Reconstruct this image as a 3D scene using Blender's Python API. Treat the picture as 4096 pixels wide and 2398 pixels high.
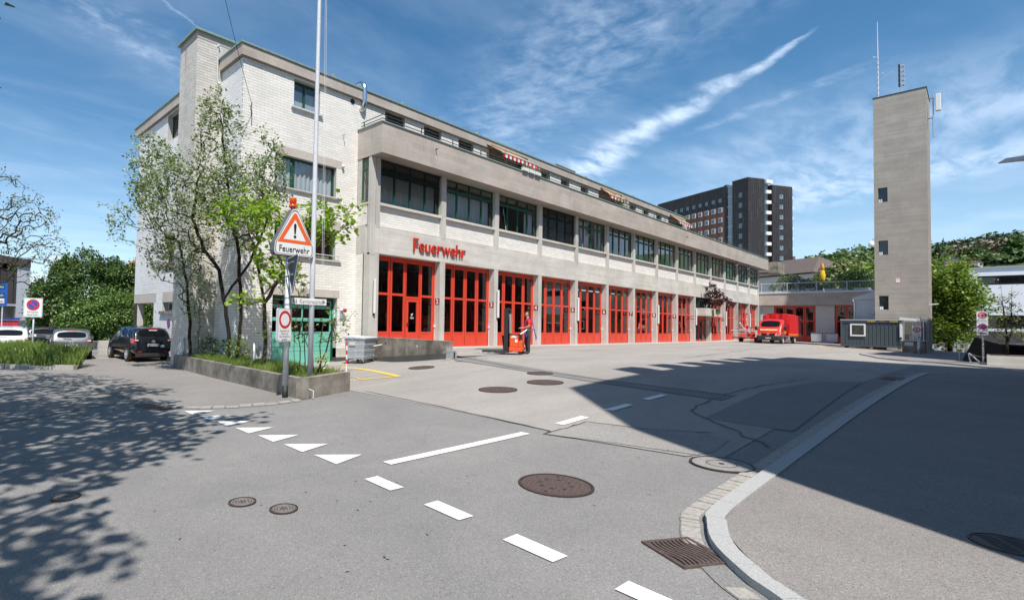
import bpy,bmesh,math,random
import numpy as np
from mathutils import Vector,Matrix
from bisect import bisect
for _o in list(bpy.data.objects):bpy.data.objects.remove(_o)
S=bpy.context.scene
COL=S.collection
R=math.radians
#  camera
cam_d=bpy.data.cameras.new('camera');cam=bpy.data.objects.new('camera',cam_d);COL.objects.link(cam)
cam_d.sensor_fit='HORIZONTAL';cam_d.sensor_width=36.0;cam_d.lens=2113.34/4096*36
cam_d.shift_x=(2048-1500)/4096;cam_d.shift_y=(1220.93-1199)/4096
cam_d.clip_start=0.1;cam_d.clip_end=6000
_r=Vector((0.7529045,-0.6577861,0.0212666));_u=Vector((-0.0373516,-0.0104464,0.9992476));_b=Vector((-0.657069,-0.7531324,-0.0324345))
cam.matrix_world=Matrix(((_r.x,_u.x,_b.x,0),(_r.y,_u.y,_b.y,0),(_r.z,_u.z,_b.z,1.2),(0,0,0,1)))
S.camera=cam
#  light and sky
SUN_TO=Vector((-0.66,-1.0,1.83)).normalized()
sun_el=math.asin(SUN_TO.z);sun_az=math.atan2(SUN_TO.x,SUN_TO.y)
sd=bpy.data.lights.new('sun','SUN');sd.energy=5.0;sd.angle=R(0.53);sd.color=(1.0,0.955,0.89)
sun=bpy.data.objects.new('sun',sd);COL.objects.link(sun)
sun.rotation_euler=SUN_TO.to_track_quat('Z','Y').to_euler()
S.view_settings.view_transform='Standard';S.view_settings.look='None'
S.view_settings.exposure=0.28;S.view_settings.gamma=1.0;S.view_settings.use_curve_mapping=False
S.cycles.max_bounces=6;S.cycles.transparent_max_bounces=12
W=bpy.data.worlds.new('World');S.world=W;W.use_nodes=True
def world():
 nt=W.node_tree;nt.nodes.clear();N=nt.nodes.new;L=nt.links.new
 out=N('ShaderNodeOutputWorld');bg=N('ShaderNodeBackground');bg.inputs['Strength'].default_value=0.118
 sky=N('ShaderNodeTexSky');sky.sky_type='NISHITA';sky.sun_disc=False
 sky.sun_elevation=sun_el;sky.sun_rotation=sun_az;sky.altitude=600;sky.air_density=1.0;sky.dust_density=0.35;sky.ozone_density=1.6
 geo=N('ShaderNodeTexCoord');sep=N('ShaderNodeSeparateXYZ');L(geo.outputs['Generated'],sep.inputs[0])
 def m(op,a,b=None,c=None,clamp=False):
  n=N('ShaderNodeMath');n.operation=op;n.use_clamp=clamp
  for i,v in enumerate((a,b,c)):
   if v is None:continue
   if isinstance(v,(int,float)):n.inputs[i].default_value=v
   else:L(v,n.inputs[i])
  return n.outputs[0]
 z=m('MAXIMUM',sep.outputs[2],0.02)
 px=m('DIVIDE',sep.outputs[0],z);py=m('DIVIDE',sep.outputs[1],z)
 cmb=N('ShaderNodeCombineXYZ');L(px,cmb.inputs[0]);L(py,cmb.inputs[1])
 def noise(scale,detail,rough,dist=0.0,vec=None,rot=0,stretch=1.0):
  mp=N('ShaderNodeMapping');L(vec or cmb.outputs[0],mp.inputs[0]);mp.inputs['Rotation'].default_value=(0,0,rot);mp.inputs['Scale'].default_value=(1,stretch,1)
  n=N('ShaderNodeTexNoise');L(mp.outputs[0],n.inputs['Vector']);n.inputs['Scale'].default_value=scale
  n.inputs['Detail'].default_value=detail;n.inputs['Roughness'].default_value=rough;n.inputs['Distortion'].default_value=dist
  return n.outputs[0]
 def sm(x,a,b):
  n=N('ShaderNodeMapRange');n.interpolation_type='SMOOTHSTEP';L(x,n.inputs[0]);n.inputs[1].default_value=a;n.inputs[2].default_value=b
  return n.outputs[0]
 fine=noise(9.0,8,0.62,0.3);wisp=noise(2.6,9,0.58,0.35,rot=R(-62),stretch=3.0)
 wob=m('MULTIPLY',m('SUBTRACT',noise(3.0,5,0.6),0.5),0.22)
 def streak(a,b,w0,w1,amp,soft=0.6,n=fine,lo=0.32,hi=0.72,fade=0.12):
  ax,ay=a;bx,by=b;ln=math.hypot(bx-ax,by-ay);ux,uy=(bx-ax)/ln,(by-ay)/ln
  dx=m('SUBTRACT',px,ax);dy=m('SUBTRACT',py,ay)
  t=m('DIVIDE',m('ADD',m('MULTIPLY',dx,ux),m('MULTIPLY',dy,uy)),ln)
  s=m('ABSOLUTE',m('ADD',m('SUBTRACT',m('MULTIPLY',dy,ux),m('MULTIPLY',dx,uy)),wob))
  wd=m('MAXIMUM',m('ADD',m('MULTIPLY',t,w1-w0),w0),0.004)
  k=m('DIVIDE',s,wd)
  k=m('SUBTRACT',1.0,sm(k,1-soft,1.0+soft))
  k=m('MULTIPLY',k,sm(t,-fade,fade));k=m('MULTIPLY',k,m('SUBTRACT',1.0,sm(t,1-fade,1+fade)))
  return m('MULTIPLY',m('MULTIPLY',k,sm(n,lo,hi)),amp)
 cl=streak((3.55,2.14),(2.25,0.40),0.20,0.012,0.62,0.95,wisp,0.25,0.66,0.05)
 def add(x):
  nonlocal cl
  cl=m('ADD',cl,x)
 add(streak((3.5,2.5),(2.45,0.75),0.42,0.05,0.22,0.9,wisp,0.30,0.80))
 add(streak((2.45,1.95),(1.45,0.35),0.22,0.30,0.36,1.0,fine,0.28,0.85,0.1))
 add(streak((0.15,1.75),(0.85,2.15),0.11,0.13,0.30,0.9,fine,0.40,0.85,0.1))
 add(streak((0.40,1.55),(0.80,1.85),0.005,0.005,0.14,0.9,fine,0.2,0.5,0.1))
 add(streak((3.6,1.15),(2.9,-0.6),0.30,0.34,0.20,1.0,wisp,0.34,0.70))
 add(streak((4.5,1.1),(3.3,-0.5),0.34,0.20,0.28,1.0,wisp,0.32,0.66))
 add(streak((5.4,1.6),(4.3,-0.4),0.40,0.28,0.40,1.0,wisp,0.32,0.66))
 add(streak((2.95,0.95),(2.65,0.25),0.03,0.05,0.20,0.8,fine,0.3,0.7))
 veil=m('MULTIPLY',sm(noise(0.8,7,0.55,0.5,rot=R(35),stretch=2.2),0.38,0.80),0.16)
 add(veil)
 cl=m('MINIMUM',cl,0.8)
 haze=m('MULTIPLY',m('SUBTRACT',1.0,sm(sep.outputs[2],-0.02,0.38)),0.30)
 cl=m('ADD',cl,haze,clamp=True)
 hs=N('ShaderNodeHueSaturation');L(sky.outputs[0],hs.inputs['Color']);hs.inputs['Saturation'].default_value=1.25;hs.inputs['Hue'].default_value=0.492
 mx=N('ShaderNodeMix');mx.data_type='RGBA';L(cl,mx.inputs[0]);L(hs.outputs[0],mx.inputs[6]);mx.inputs[7].default_value=(6.9,8.1,9.8,1)
 L(mx.outputs[2],bg.inputs['Color']);L(bg.outputs[0],out.inputs[0])
world()
#  materials
MAT={}
def mat(name,col,rough=0.7,metal=0.0,var=0.0,scale=4.0,bump=0.0,bscale=None,spec=0.5,col2=None,stretch=None,coat=0.0,detail=6,emit=0,alpha=1.0):
 if name in MAT:return MAT[name]
 m_=bpy.data.materials.new(name);m_.use_nodes=True;nt=m_.node_tree;N=nt.nodes.new;L=nt.links.new
 b=nt.nodes['Principled BSDF'];b.inputs['Base Color'].default_value=(*col,1);b.inputs['Roughness'].default_value=rough
 b.inputs['Metallic'].default_value=metal;b.inputs['Specular IOR Level'].default_value=spec
 if coat:b.inputs['Coat Weight'].default_value=coat;b.inputs['Coat Roughness'].default_value=0.03
 if emit:b.inputs['Emission Color'].default_value=(*col,1);b.inputs['Emission Strength'].default_value=emit
 if var or bump or col2:
  g=N('ShaderNodeNewGeometry');mp=N('ShaderNodeMapping');L(g.outputs['Position'],mp.inputs[0])
  if stretch:mp.inputs['Scale'].default_value=stretch
  n=N('ShaderNodeTexNoise');L(mp.outputs[0],n.inputs['Vector']);n.inputs['Scale'].default_value=scale;n.inputs['Detail'].default_value=detail;n.inputs['Roughness'].default_value=0.6
  if col2 is None:c1=tuple(max(0,c*(1-var))for c in col);c2=tuple(min(1,c*(1+var))for c in col)
  else:c1,c2=col,col2
  cr=N('ShaderNodeValToRGB');L(n.outputs[0],cr.inputs[0]);cr.color_ramp.elements[0].position=0.3;cr.color_ramp.elements[1].position=0.7
  cr.color_ramp.elements[0].color=(*c1,1);cr.color_ramp.elements[1].color=(*c2,1)
  L(cr.outputs[0],b.inputs['Base Color'])
  if bump:
   n2=N('ShaderNodeTexNoise');L(mp.outputs[0],n2.inputs['Vector']);n2.inputs['Scale'].default_value=bscale or scale*6;n2.inputs['Detail'].default_value=4
   bp=N('ShaderNodeBump');bp.inputs['Strength'].default_value=bump;bp.inputs['Distance'].default_value=0.02;L(n2.outputs[0],bp.inputs['Height']);L(bp.outputs[0],b.inputs['Normal'])
 MAT[name]=m_;return m_
class NT:
 """small node helper for the richer surfaces"""
 def __init__(s,name,rough=0.8,spec=0.3):
  s.m=bpy.data.materials.new(name);s.m.use_nodes=True;s.nt=s.m.node_tree;s.b=s.nt.nodes['Principled BSDF']
  s.b.inputs['Roughness'].default_value=rough;s.b.inputs['Specular IOR Level'].default_value=spec
  s.pos=s.n('ShaderNodeNewGeometry').outputs['Position'];MAT[name]=s.m
 def n(s,t):return s.nt.nodes.new(t)
 def l(s,a,b):s.nt.links.new(a,b)
 def mp(s,sc=(1,1,1),rot=(0,0,0),loc=(0,0,0)):
  k=s.n('ShaderNodeMapping');s.l(s.pos,k.inputs[0]);k.inputs['Scale'].default_value=sc;k.inputs['Rotation'].default_value=rot;k.inputs['Location'].default_value=loc;return k.outputs[0]
 def noise(s,v,scale,detail=6,rough=0.6,dist=0.0):
  k=s.n('ShaderNodeTexNoise');s.l(v,k.inputs['Vector']);k.inputs['Scale'].default_value=scale;k.inputs['Detail'].default_value=detail;k.inputs['Roughness'].default_value=rough;k.inputs['Distortion'].default_value=dist;return k.outputs[0]
 def ramp(s,v,pts):
  k=s.n('ShaderNodeValToRGB');s.l(v,k.inputs[0]);e=k.color_ramp.elements
  while len(e)<len(pts):e.new(0.5)
  for q,(p,c)in zip(e,pts):q.position=p;q.color=(*(c if isinstance(c,tuple)else(c,c,c)),1)
  return k.outputs[0]
 def mix(s,f,a,b,mode='MIX'):
  k=s.n('ShaderNodeMix');k.data_type='RGBA';k.blend_type=mode
  for i,v in((0,f),(6,a),(7,b)):
   if isinstance(v,(int,float)):k.inputs[i].default_value=v
   elif isinstance(v,tuple):k.inputs[i].default_value=(*v,1)
   else:s.l(v,k.inputs[i])
  return k.outputs[2]
 def math(s,op,a,b=0.0,clamp=False):
  k=s.n('ShaderNodeMath');k.operation=op;k.use_clamp=clamp
  for i,v in((0,a),(1,b)):
   if isinstance(v,(int,float)):k.inputs[i].default_value=v
   else:s.l(v,k.inputs[i])
  return k.outputs[0]
 def bump(s,h,st=0.3,d=0.01):
  k=s.n('ShaderNodeBump');k.inputs['Strength'].default_value=st;k.inputs['Distance'].default_value=d;s.l(h,k.inputs['Height']);s.l(k.outputs[0],s.b.inputs['Normal'])
 def col(s,c):s.l(c,s.b.inputs['Base Color'])
def asphalt(name,c_lo,c_hi,grain=0.35,crack=0.0,stretch=(1,1,1)):
 t=NT(name,0.85,0.25)
 big=t.noise(t.mp(stretch),0.35,5,0.6,0.5);mid=t.noise(t.mp(stretch),2.6,5,0.65)
 base=t.ramp(big,[(0.3,c_lo),(0.7,c_hi)])
 base=t.mix(t.math('MULTIPLY',t.ramp(mid,[(0.35,0.0),(0.65,1.0)]),0.22),base,tuple(c*0.84 for c in c_lo))
 vo=t.n('ShaderNodeTexVoronoi');t.l(t.pos,vo.inputs['Vector']);vo.inputs['Scale'].default_value=190
 sp=t.ramp(vo.outputs['Color'],[(0.0,1-grain),(1.0,1+grain)])
 k=t.n('ShaderNodeTexVoronoi');t.l(t.pos,k.inputs['Vector']);k.inputs['Scale'].default_value=120
 hs=t.n('ShaderNodeSeparateColor');t.l(vo.outputs['Color'],hs.inputs[0]);hk=t.n('ShaderNodeSeparateColor');t.l(k.outputs['Color'],hk.inputs[0])
 g=t.math('ADD',t.math('MULTIPLY',t.math('SUBTRACT',hs.outputs[0],0.5),2*grain),1.0)
 lightf=t.math('MULTIPLY',t.math('GREATER_THAN',hk.outputs[1],0.94),0.35)
 darkf=t.math('MULTIPLY',t.math('GREATER_THAN',hk.outputs[2],0.94),0.30)
 g=t.math('SUBTRACT',t.math('ADD',g,lightf),darkf)
 cc=t.n('ShaderNodeCombineColor');[t.l(g,cc.inputs[i])for i in range(3)]
 fin=t.mix(1.0,base,cc.outputs[0],'MULTIPLY')
 if crack:
  v=t.n('ShaderNodeTexVoronoi');v.feature='DISTANCE_TO_EDGE';t.l(t.mix(0.12,t.pos,t.noise(t.mp(),1.6,4),'ADD'),v.inputs['Vector']);v.inputs['Scale'].default_value=0.16
  ck=t.ramp(v.outputs[0],[(0.0,1.0),(0.0035,0.0)]);fin=t.mix(t.math('MULTIPLY',ck,crack),fin,(0.045,0.045,0.048))
 t.col(fin);t.bump(vo.outputs['Distance'],0.5,0.006);return t.m
def concrete(name,c1,c2,nsc=0.7,plank=0.10,stain=0.35,pores=True,vertical=False,streak=0.25):
 t=NT(name,0.88,0.2)
 a=t.noise(t.mp(),nsc,6,0.62,0.3);base=t.ramp(a,[(0.3,c1),(0.72,c2)])
 sep=t.n('ShaderNodeSeparateXYZ');t.l(t.pos,sep.inputs[0])
 h=t.math('ADD',sep.outputs[0],sep.outputs[1])
 cv=t.n('ShaderNodeCombineXYZ')
 if vertical:t.l(sep.outputs[2],cv.inputs[0]);t.l(h,cv.inputs[1])
 else:t.l(h,cv.inputs[0]);t.l(sep.outputs[2],cv.inputs[1])
 br=t.n('ShaderNodeTexBrick');t.l(cv.outputs[0],br.inputs['Vector']);br.inputs['Scale'].default_value=1.0;br.inputs['Brick Width'].default_value=2.9;br.inputs['Row Height'].default_value=plank;br.inputs['Mortar Size'].default_value=0.0035
 br.inputs['Color1'].default_value=(0.86,0.86,0.86,1);br.inputs['Color2'].default_value=(1.07,1.06,1.05,1);br.inputs['Mortar'].default_value=(0.66,0.65,0.64,1);br.inputs['Bias'].default_value=0.25
 fin=t.mix(0.75,base,br.outputs['Color'],'MULTIPLY')
 mv=t.n('ShaderNodeMapping');t.l(t.pos,mv.inputs[0]);mv.inputs['Scale'].default_value=(5.5,5.5,0.35)
 st=t.noise(mv.outputs[0],1.0,5,0.7);st=t.ramp(st,[(0.56,0.0),(0.74,1.0)])
 pt=t.ramp(t.noise(t.mp(),0.8,3),[(0.45,0.0),(0.62,1.0)])
 fin=t.mix(t.math('MULTIPLY',t.math('MULTIPLY',st,pt),streak),fin,(0.12,0.11,0.10))
 if stain:
  s2=t.ramp(t.noise(t.mp(),3.1,7,0.7),[(0.5,0.0),(0.75,1.0)]);fin=t.mix(t.math('MULTIPLY',s2,stain*0.5),fin,tuple(c*0.6 for c in c1))
 if pores:
  p=t.ramp(t.noise(t.mp(),34,3,0.5),[(0.66,0.0),(0.74,1.0)]);fin=t.mix(t.math('MULTIPLY',p,0.45),fin,(0.10,0.095,0.09))
 t.col(fin);t.bump(t.math('ADD',br.outputs['Fac'],t.noise(t.mp(),25,4)),0.35,0.006);return t.m
def glassy(name,tint=(0.8,0.85,0.85),ior=1.5,refl=1.0,dark=None,rough=0.0):
 m_=bpy.data.materials.new(name);m_.use_nodes=True;nt=m_.node_tree;nt.nodes.clear();N=nt.nodes.new;L=nt.links.new
 o=N('ShaderNodeOutputMaterial');mx=N('ShaderNodeMixShader');gl=N('ShaderNodeBsdfGlossy');gl.inputs['Roughness'].default_value=rough;gl.inputs['Color'].default_value=(refl,refl,refl,1)
 lw=N('ShaderNodeLayerWeight');lw.inputs[0].default_value=0.5;pw=N('ShaderNodeMath');pw.operation='POWER';L(lw.outputs['Facing'],pw.inputs[0]);pw.inputs[1].default_value=4.0;f=N('ShaderNodeMath');f.operation='MULTIPLY_ADD';L(pw.outputs[0],f.inputs[0]);f0=((ior-1)/(ior+1))**2;f.inputs[1].default_value=1-f0;f.inputs[2].default_value=f0
 if dark:tr=N('ShaderNodeBsdfDiffuse');tr.inputs['Color'].default_value=(*dark,1)
 else:tr=N('ShaderNodeBsdfTransparent');tr.inputs['Color'].default_value=(*tint,1)
 L(f.outputs[0],mx.inputs[0]);L(tr.outputs[0],mx.inputs[1]);L(gl.outputs[0],mx.inputs[2]);L(mx.outputs[0],o.inputs[0]);MAT[name]=m_;return m_
def leafmat(name,c1,c2,trans=0.35,scale=2.2):
 m_=bpy.data.materials.new(name);m_.use_nodes=True;nt=m_.node_tree;nt.nodes.clear();N=nt.nodes.new;L=nt.links.new
 o=N('ShaderNodeOutputMaterial');d=N('ShaderNodeBsdfDiffuse');tl=N('ShaderNodeBsdfTranslucent');mx=N('ShaderNodeMixShader');mx.inputs[0].default_value=trans
 g=N('ShaderNodeNewGeometry');n=N('ShaderNodeTexNoise');L(g.outputs['Position'],n.inputs['Vector']);n.inputs['Scale'].default_value=scale;n.inputs['Detail'].default_value=5
 ri=N('ShaderNodeMath');ri.operation='ADD';L(n.outputs[0],ri.inputs[0]);r2=N('ShaderNodeMath');r2.operation='MULTIPLY_ADD';L(g.outputs['Random Per Island'],r2.inputs[0]);r2.inputs[1].default_value=0.36;r2.inputs[2].default_value=-0.18;L(r2.outputs[0],ri.inputs[1])
 cr=N('ShaderNodeValToRGB');L(ri.outputs[0],cr.inputs[0]);cr.color_ramp.elements[0].position=0.32;cr.color_ramp.elements[1].position=0.68;cr.color_ramp.elements[0].color=(*c1,1);cr.color_ramp.elements[1].color=(*c2,1)
 L(cr.outputs[0],d.inputs[0]);L(cr.outputs[0],tl.inputs[0]);L(d.outputs[0],mx.inputs[1]);L(tl.outputs[0],mx.inputs[2])
 gl=N('ShaderNodeBsdfGlossy');gl.inputs['Roughness'].default_value=0.45;gl.inputs['Color'].default_value=(0.8,0.85,0.8,1);m2=N('ShaderNodeMixShader');m2.inputs[0].default_value=0.05
 L(mx.outputs[0],m2.inputs[1]);L(gl.outputs[0],m2.inputs[2]);L(m2.outputs[0],o.inputs[0]);MAT[name]=m_;return m_
asphalt('asphalt_road',(0.215,0.208,0.202),(0.285,0.272,0.260),0.22,0.10)
asphalt('asphalt_yard',(0.300,0.278,0.256),(0.395,0.365,0.335),0.22,0.0,(0.5,1.6,1))
asphalt('asphalt_band',(0.20,0.195,0.19),(0.26,0.25,0.24),0.25)
asphalt('asphalt_patch',(0.27,0.255,0.24),(0.34,0.32,0.30),0.42)
asphalt('asphalt_pavement',(0.225,0.208,0.196),(0.29,0.268,0.25),0.3)
asphalt('asphalt_coarse',(0.20,0.19,0.18),(0.30,0.28,0.26),0.5)
asphalt('concrete_strip',(0.40,0.375,0.34),(0.50,0.47,0.43),0.12)
concrete('concrete_light',(0.50,0.475,0.43),(0.66,0.63,0.58),plank=0.13,stain=0.3,streak=0.15)
concrete('concrete_parapet',(0.37,0.328,0.285),(0.49,0.44,0.39),plank=0.22,stain=0.25,streak=0.55)
concrete('concrete_pillar',(0.44,0.42,0.385),(0.58,0.56,0.52),plank=0.11,vertical=True,streak=0.2)
concrete('concrete_tower',(0.33,0.30,0.262),(0.43,0.395,0.35),plank=0.15,stain=0.4,streak=0.2)
concrete('concrete_old',(0.12,0.105,0.088),(0.36,0.325,0.28),plank=0.24,stain=1.1,streak=0.8,nsc=1.7)
concrete('concrete_lintel',(0.46,0.415,0.37),(0.54,0.49,0.44),plank=3.0,stain=0.15,streak=0.1,pores=False)
concrete('concrete_black',(0.075,0.075,0.072),(0.14,0.135,0.125),plank=0.4,stain=0.5,streak=0.4)
def brickmat(name,c1,c2):
 t=NT(name,0.75,0.25);r=t.n('ShaderNodeNewGeometry').outputs['Random Per Island']
 b=t.mix(r,c1,c2);st=t.ramp(t.noise(t.mp((1,1,1)),0.55,6,0.65),[(0.3,0.90),(0.65,1.02)])
 b=t.mix(1.0,b,st,'MULTIPLY');t.col(b);t.bump(t.noise(t.mp(),40,3),0.15,0.004);return t.m
brickmat('brick_white',(0.76,0.73,0.675),(0.85,0.82,0.765))
brickmat('brick_gable',(0.72,0.71,0.70),(0.80,0.79,0.78))
brickmat('brick_wing',(0.62,0.60,0.57),(0.70,0.68,0.65))
mat('mortar',(0.46,0.43,0.39),0.9,var=0.1,scale=8)
mat('white_paint_marking',(0.84,0.84,0.82),0.6,col2=(0.72,0.715,0.69),scale=9)
mat('yellow_paint_marking',(0.80,0.52,0.08),0.6,var=0.12,scale=20)
mat('red_door',(0.66,0.060,0.030),0.35,var=0.04,scale=3,coat=0.1)
mat('green_frame',(0.010,0.075,0.042),0.45,var=0.1,scale=4)
mat('turquoise_door',(0.17,0.50,0.39),0.4,var=0.06,scale=2)
mat('green_copper',(0.21,0.29,0.26),0.5,var=0.15,scale=6)
mat('black_rubber',(0.018,0.018,0.018),0.6)
mat('dark_metal',(0.045,0.043,0.042),0.5,0.3)
mat('rail_metal',(0.10,0.085,0.07),0.6,0.4)
mat('galvanised',(0.47,0.50,0.53),0.42,0.55,var=0.18,scale=9)
mat('steel_worn',(0.16,0.155,0.15),0.5,0.4)
mat('galvanised_pale',(0.60,0.63,0.66),0.5,0.25,var=0.10,scale=14)
mat('steel_shiny',(0.72,0.72,0.72),0.22,1.0,var=0.06,scale=5)
mat('cast_iron',(0.13,0.09,0.075),0.6,0.3,var=0.3,scale=40,bump=0.3,bscale=80)
mat('cast_iron_dark',(0.06,0.042,0.036),0.55,0.3,var=0.3,scale=40)
mat('granite',(0.40,0.395,0.385),0.8,var=0.22,scale=90,bump=0.4,bscale=60)
mat('granite_gutter',(0.36,0.335,0.30),0.85,var=0.22,scale=30,bump=0.5,bscale=40)
mat('granite_dark',(0.22,0.215,0.205),0.85,var=0.25,scale=20,bump=0.5,bscale=40)
mat('sign_white',(0.78,0.78,0.77),0.4)
mat('sign_red',(0.62,0.02,0.02),0.4)
mat('sign_orange_red',(0.80,0.13,0.03),0.4)
mat('sign_black',(0.02,0.02,0.022),0.4)
mat('sign_blue',(0.02,0.10,0.45),0.4)
mat('sign_dark_red',(0.27,0.018,0.02),0.5)
mat('sign_letter_red',(0.50,0.035,0.02),0.4)
mat('beacon_orange',(0.75,0.08,0.01),0.15,coat=0.5)
mat('curtain',(0.62,0.66,0.70),0.9,var=0.12,scale=9,stretch=(14,14,0.3))
mat('curtain_red',(0.42,0.17,0.15),0.9,var=0.15,scale=9,stretch=(14,14,0.3))
mat('blind_dark',(0.035,0.037,0.045),0.5,0.2)
mat('blind_pale',(0.62,0.64,0.68),0.7)
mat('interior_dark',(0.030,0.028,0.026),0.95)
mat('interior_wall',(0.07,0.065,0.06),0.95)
mat('soil',(0.09,0.07,0.045),0.95,var=0.3,scale=6,bump=0.6)
mat('bark_dark',(0.050,0.040,0.030),0.9,var=0.4,scale=14,bump=0.8,bscale=40)
mat('bark_grey',(0.16,0.13,0.095),0.9,var=0.35,scale=14,bump=0.8,bscale=40)
mat('wood',(0.42,0.27,0.14),0.7,var=0.2,scale=10)
mat('roof_brown',(0.115,0.088,0.078),0.85,var=0.25,scale=3)
mat('roof_tile_red',(0.42,0.135,0.07),0.85,var=0.25,scale=5)
mat('plaster_pale',(0.55,0.52,0.47),0.9,var=0.06,scale=2)
mat('plaster_beige',(0.46,0.37,0.26),0.9,var=0.06,scale=2)
mat('plaster_white',(0.72,0.74,0.78),0.85,var=0.03,scale=1)
mat('metal_sheet_grey',(0.40,0.43,0.48),0.45,0.2,var=0.04,scale=3)
mat('container_grey',(0.060,0.083,0.095),0.5,0.1,var=0.06,scale=3)
mat('white_plastic',(0.72,0.72,0.72),0.4)
mat('cladding',(0.032,0.026,0.027),0.55,var=0.15,scale=0.15)
mat('cladding_b',(0.043,0.036,0.036),0.55,var=0.15,scale=0.15)
mat('brown_brick_far',(0.20,0.095,0.062),0.9,var=0.2,scale=1.2)
mat('far_glass',(0.10,0.15,0.17),0.1,0.0,spec=0.9)
mat('pane_dark',(0.012,0.014,0.016),0.03,0.0,spec=0.8)
mat('black_cloth',(0.006,0.006,0.008),0.85,spec=0.1)
mat('tarp_red',(0.62,0.012,0.012),0.5,bump=0.6,bscale=1.3,scale=2)
mat('paint_red',(0.60,0.030,0.018),0.3,coat=0.8)
mat('paint_red_dark',(0.33,0.015,0.012),0.3,coat=0.8)
mat('paint_orange',(0.85,0.18,0.02),0.4)
mat('paint_black',(0.008,0.010,0.016),0.22,coat=1.0)
mat('paint_silver',(0.15,0.15,0.16),0.35,0.5,coat=0.8)
mat('paint_white',(0.78,0.78,0.78),0.3,coat=0.8)
mat('tail_red',(0.45,0.006,0.008),0.12,coat=0.8)
mat('light_clear',(0.75,0.76,0.78),0.12,0.2,coat=0.8)
mat('blue_light',(0.01,0.03,0.35),0.2,coat=0.6)
mat('skin',(0.56,0.30,0.19),0.55)
mat('hair_brown',(0.055,0.032,0.02),0.8)
mat('shirt_red',(0.62,0.018,0.02),0.8,bump=0.3,scale=6)
mat('trousers',(0.040,0.042,0.046),0.85,bump=0.4,scale=6)
mat('boot',(0.012,0.012,0.012),0.5)
mat('strap_blue',(0.02,0.05,0.42),0.6)
mat('umbrella_yellow',(0.70,0.45,0.02),0.8,var=0.1,scale=3)
mat('grass_hill',(0.075,0.12,0.038),0.95,var=0.15,scale=0.02)
mat('grass_near',(0.10,0.155,0.035),0.95,var=0.3,scale=3)
glassy('glass_pane',(0.75,0.80,0.80),1.95)
glassy('glass_door',(0.55,0.57,0.57),1.75)
glassy('glass_car',dark=(0.006,0.007,0.008),ior=1.5)
leafmat('leaf_blossom_tree',(0.11,0.18,0.04),(0.26,0.36,0.11),0.45)
leafmat('blossom',(0.66,0.66,0.50),(0.80,0.80,0.68),0.2)
leafmat('leaf_lime',(0.22,0.36,0.025),(0.36,0.52,0.045),0.5)
leafmat('leaf_dark_hedge',(0.035,0.075,0.015),(0.11,0.19,0.038),0.3,1.2)
leafmat('leaf_mid_hedge',(0.075,0.14,0.024),(0.17,0.28,0.055),0.35,1.2)
leafmat('leaf_bright',(0.13,0.21,0.022),(0.27,0.38,0.05),0.4,1.2)
leafmat('leaf_sparse',(0.12,0.15,0.040),(0.21,0.24,0.075),0.35)
leafmat('leaf_purple',(0.038,0.010,0.014),(0.11,0.028,0.034),0.3)
leafmat('leaf_far',(0.035,0.060,0.034),(0.075,0.11,0.052),0.2,0.08)
leafmat('leaf_far_green',(0.055,0.095,0.025),(0.11,0.17,0.045),0.25,0.1)
leafmat('leaf_far_brown',(0.11,0.095,0.065),(0.19,0.165,0.10),0.2,0.1)
leafmat('grass_blade',(0.13,0.21,0.035),(0.27,0.36,0.075),0.4,1.0)
leafmat('flower_red',(0.5,0.01,0.03),(0.75,0.15,0.25),0.2)
leafmat('leaf_yellow',(0.42,0.38,0.06),(0.60,0.55,0.12),0.3)
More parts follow.
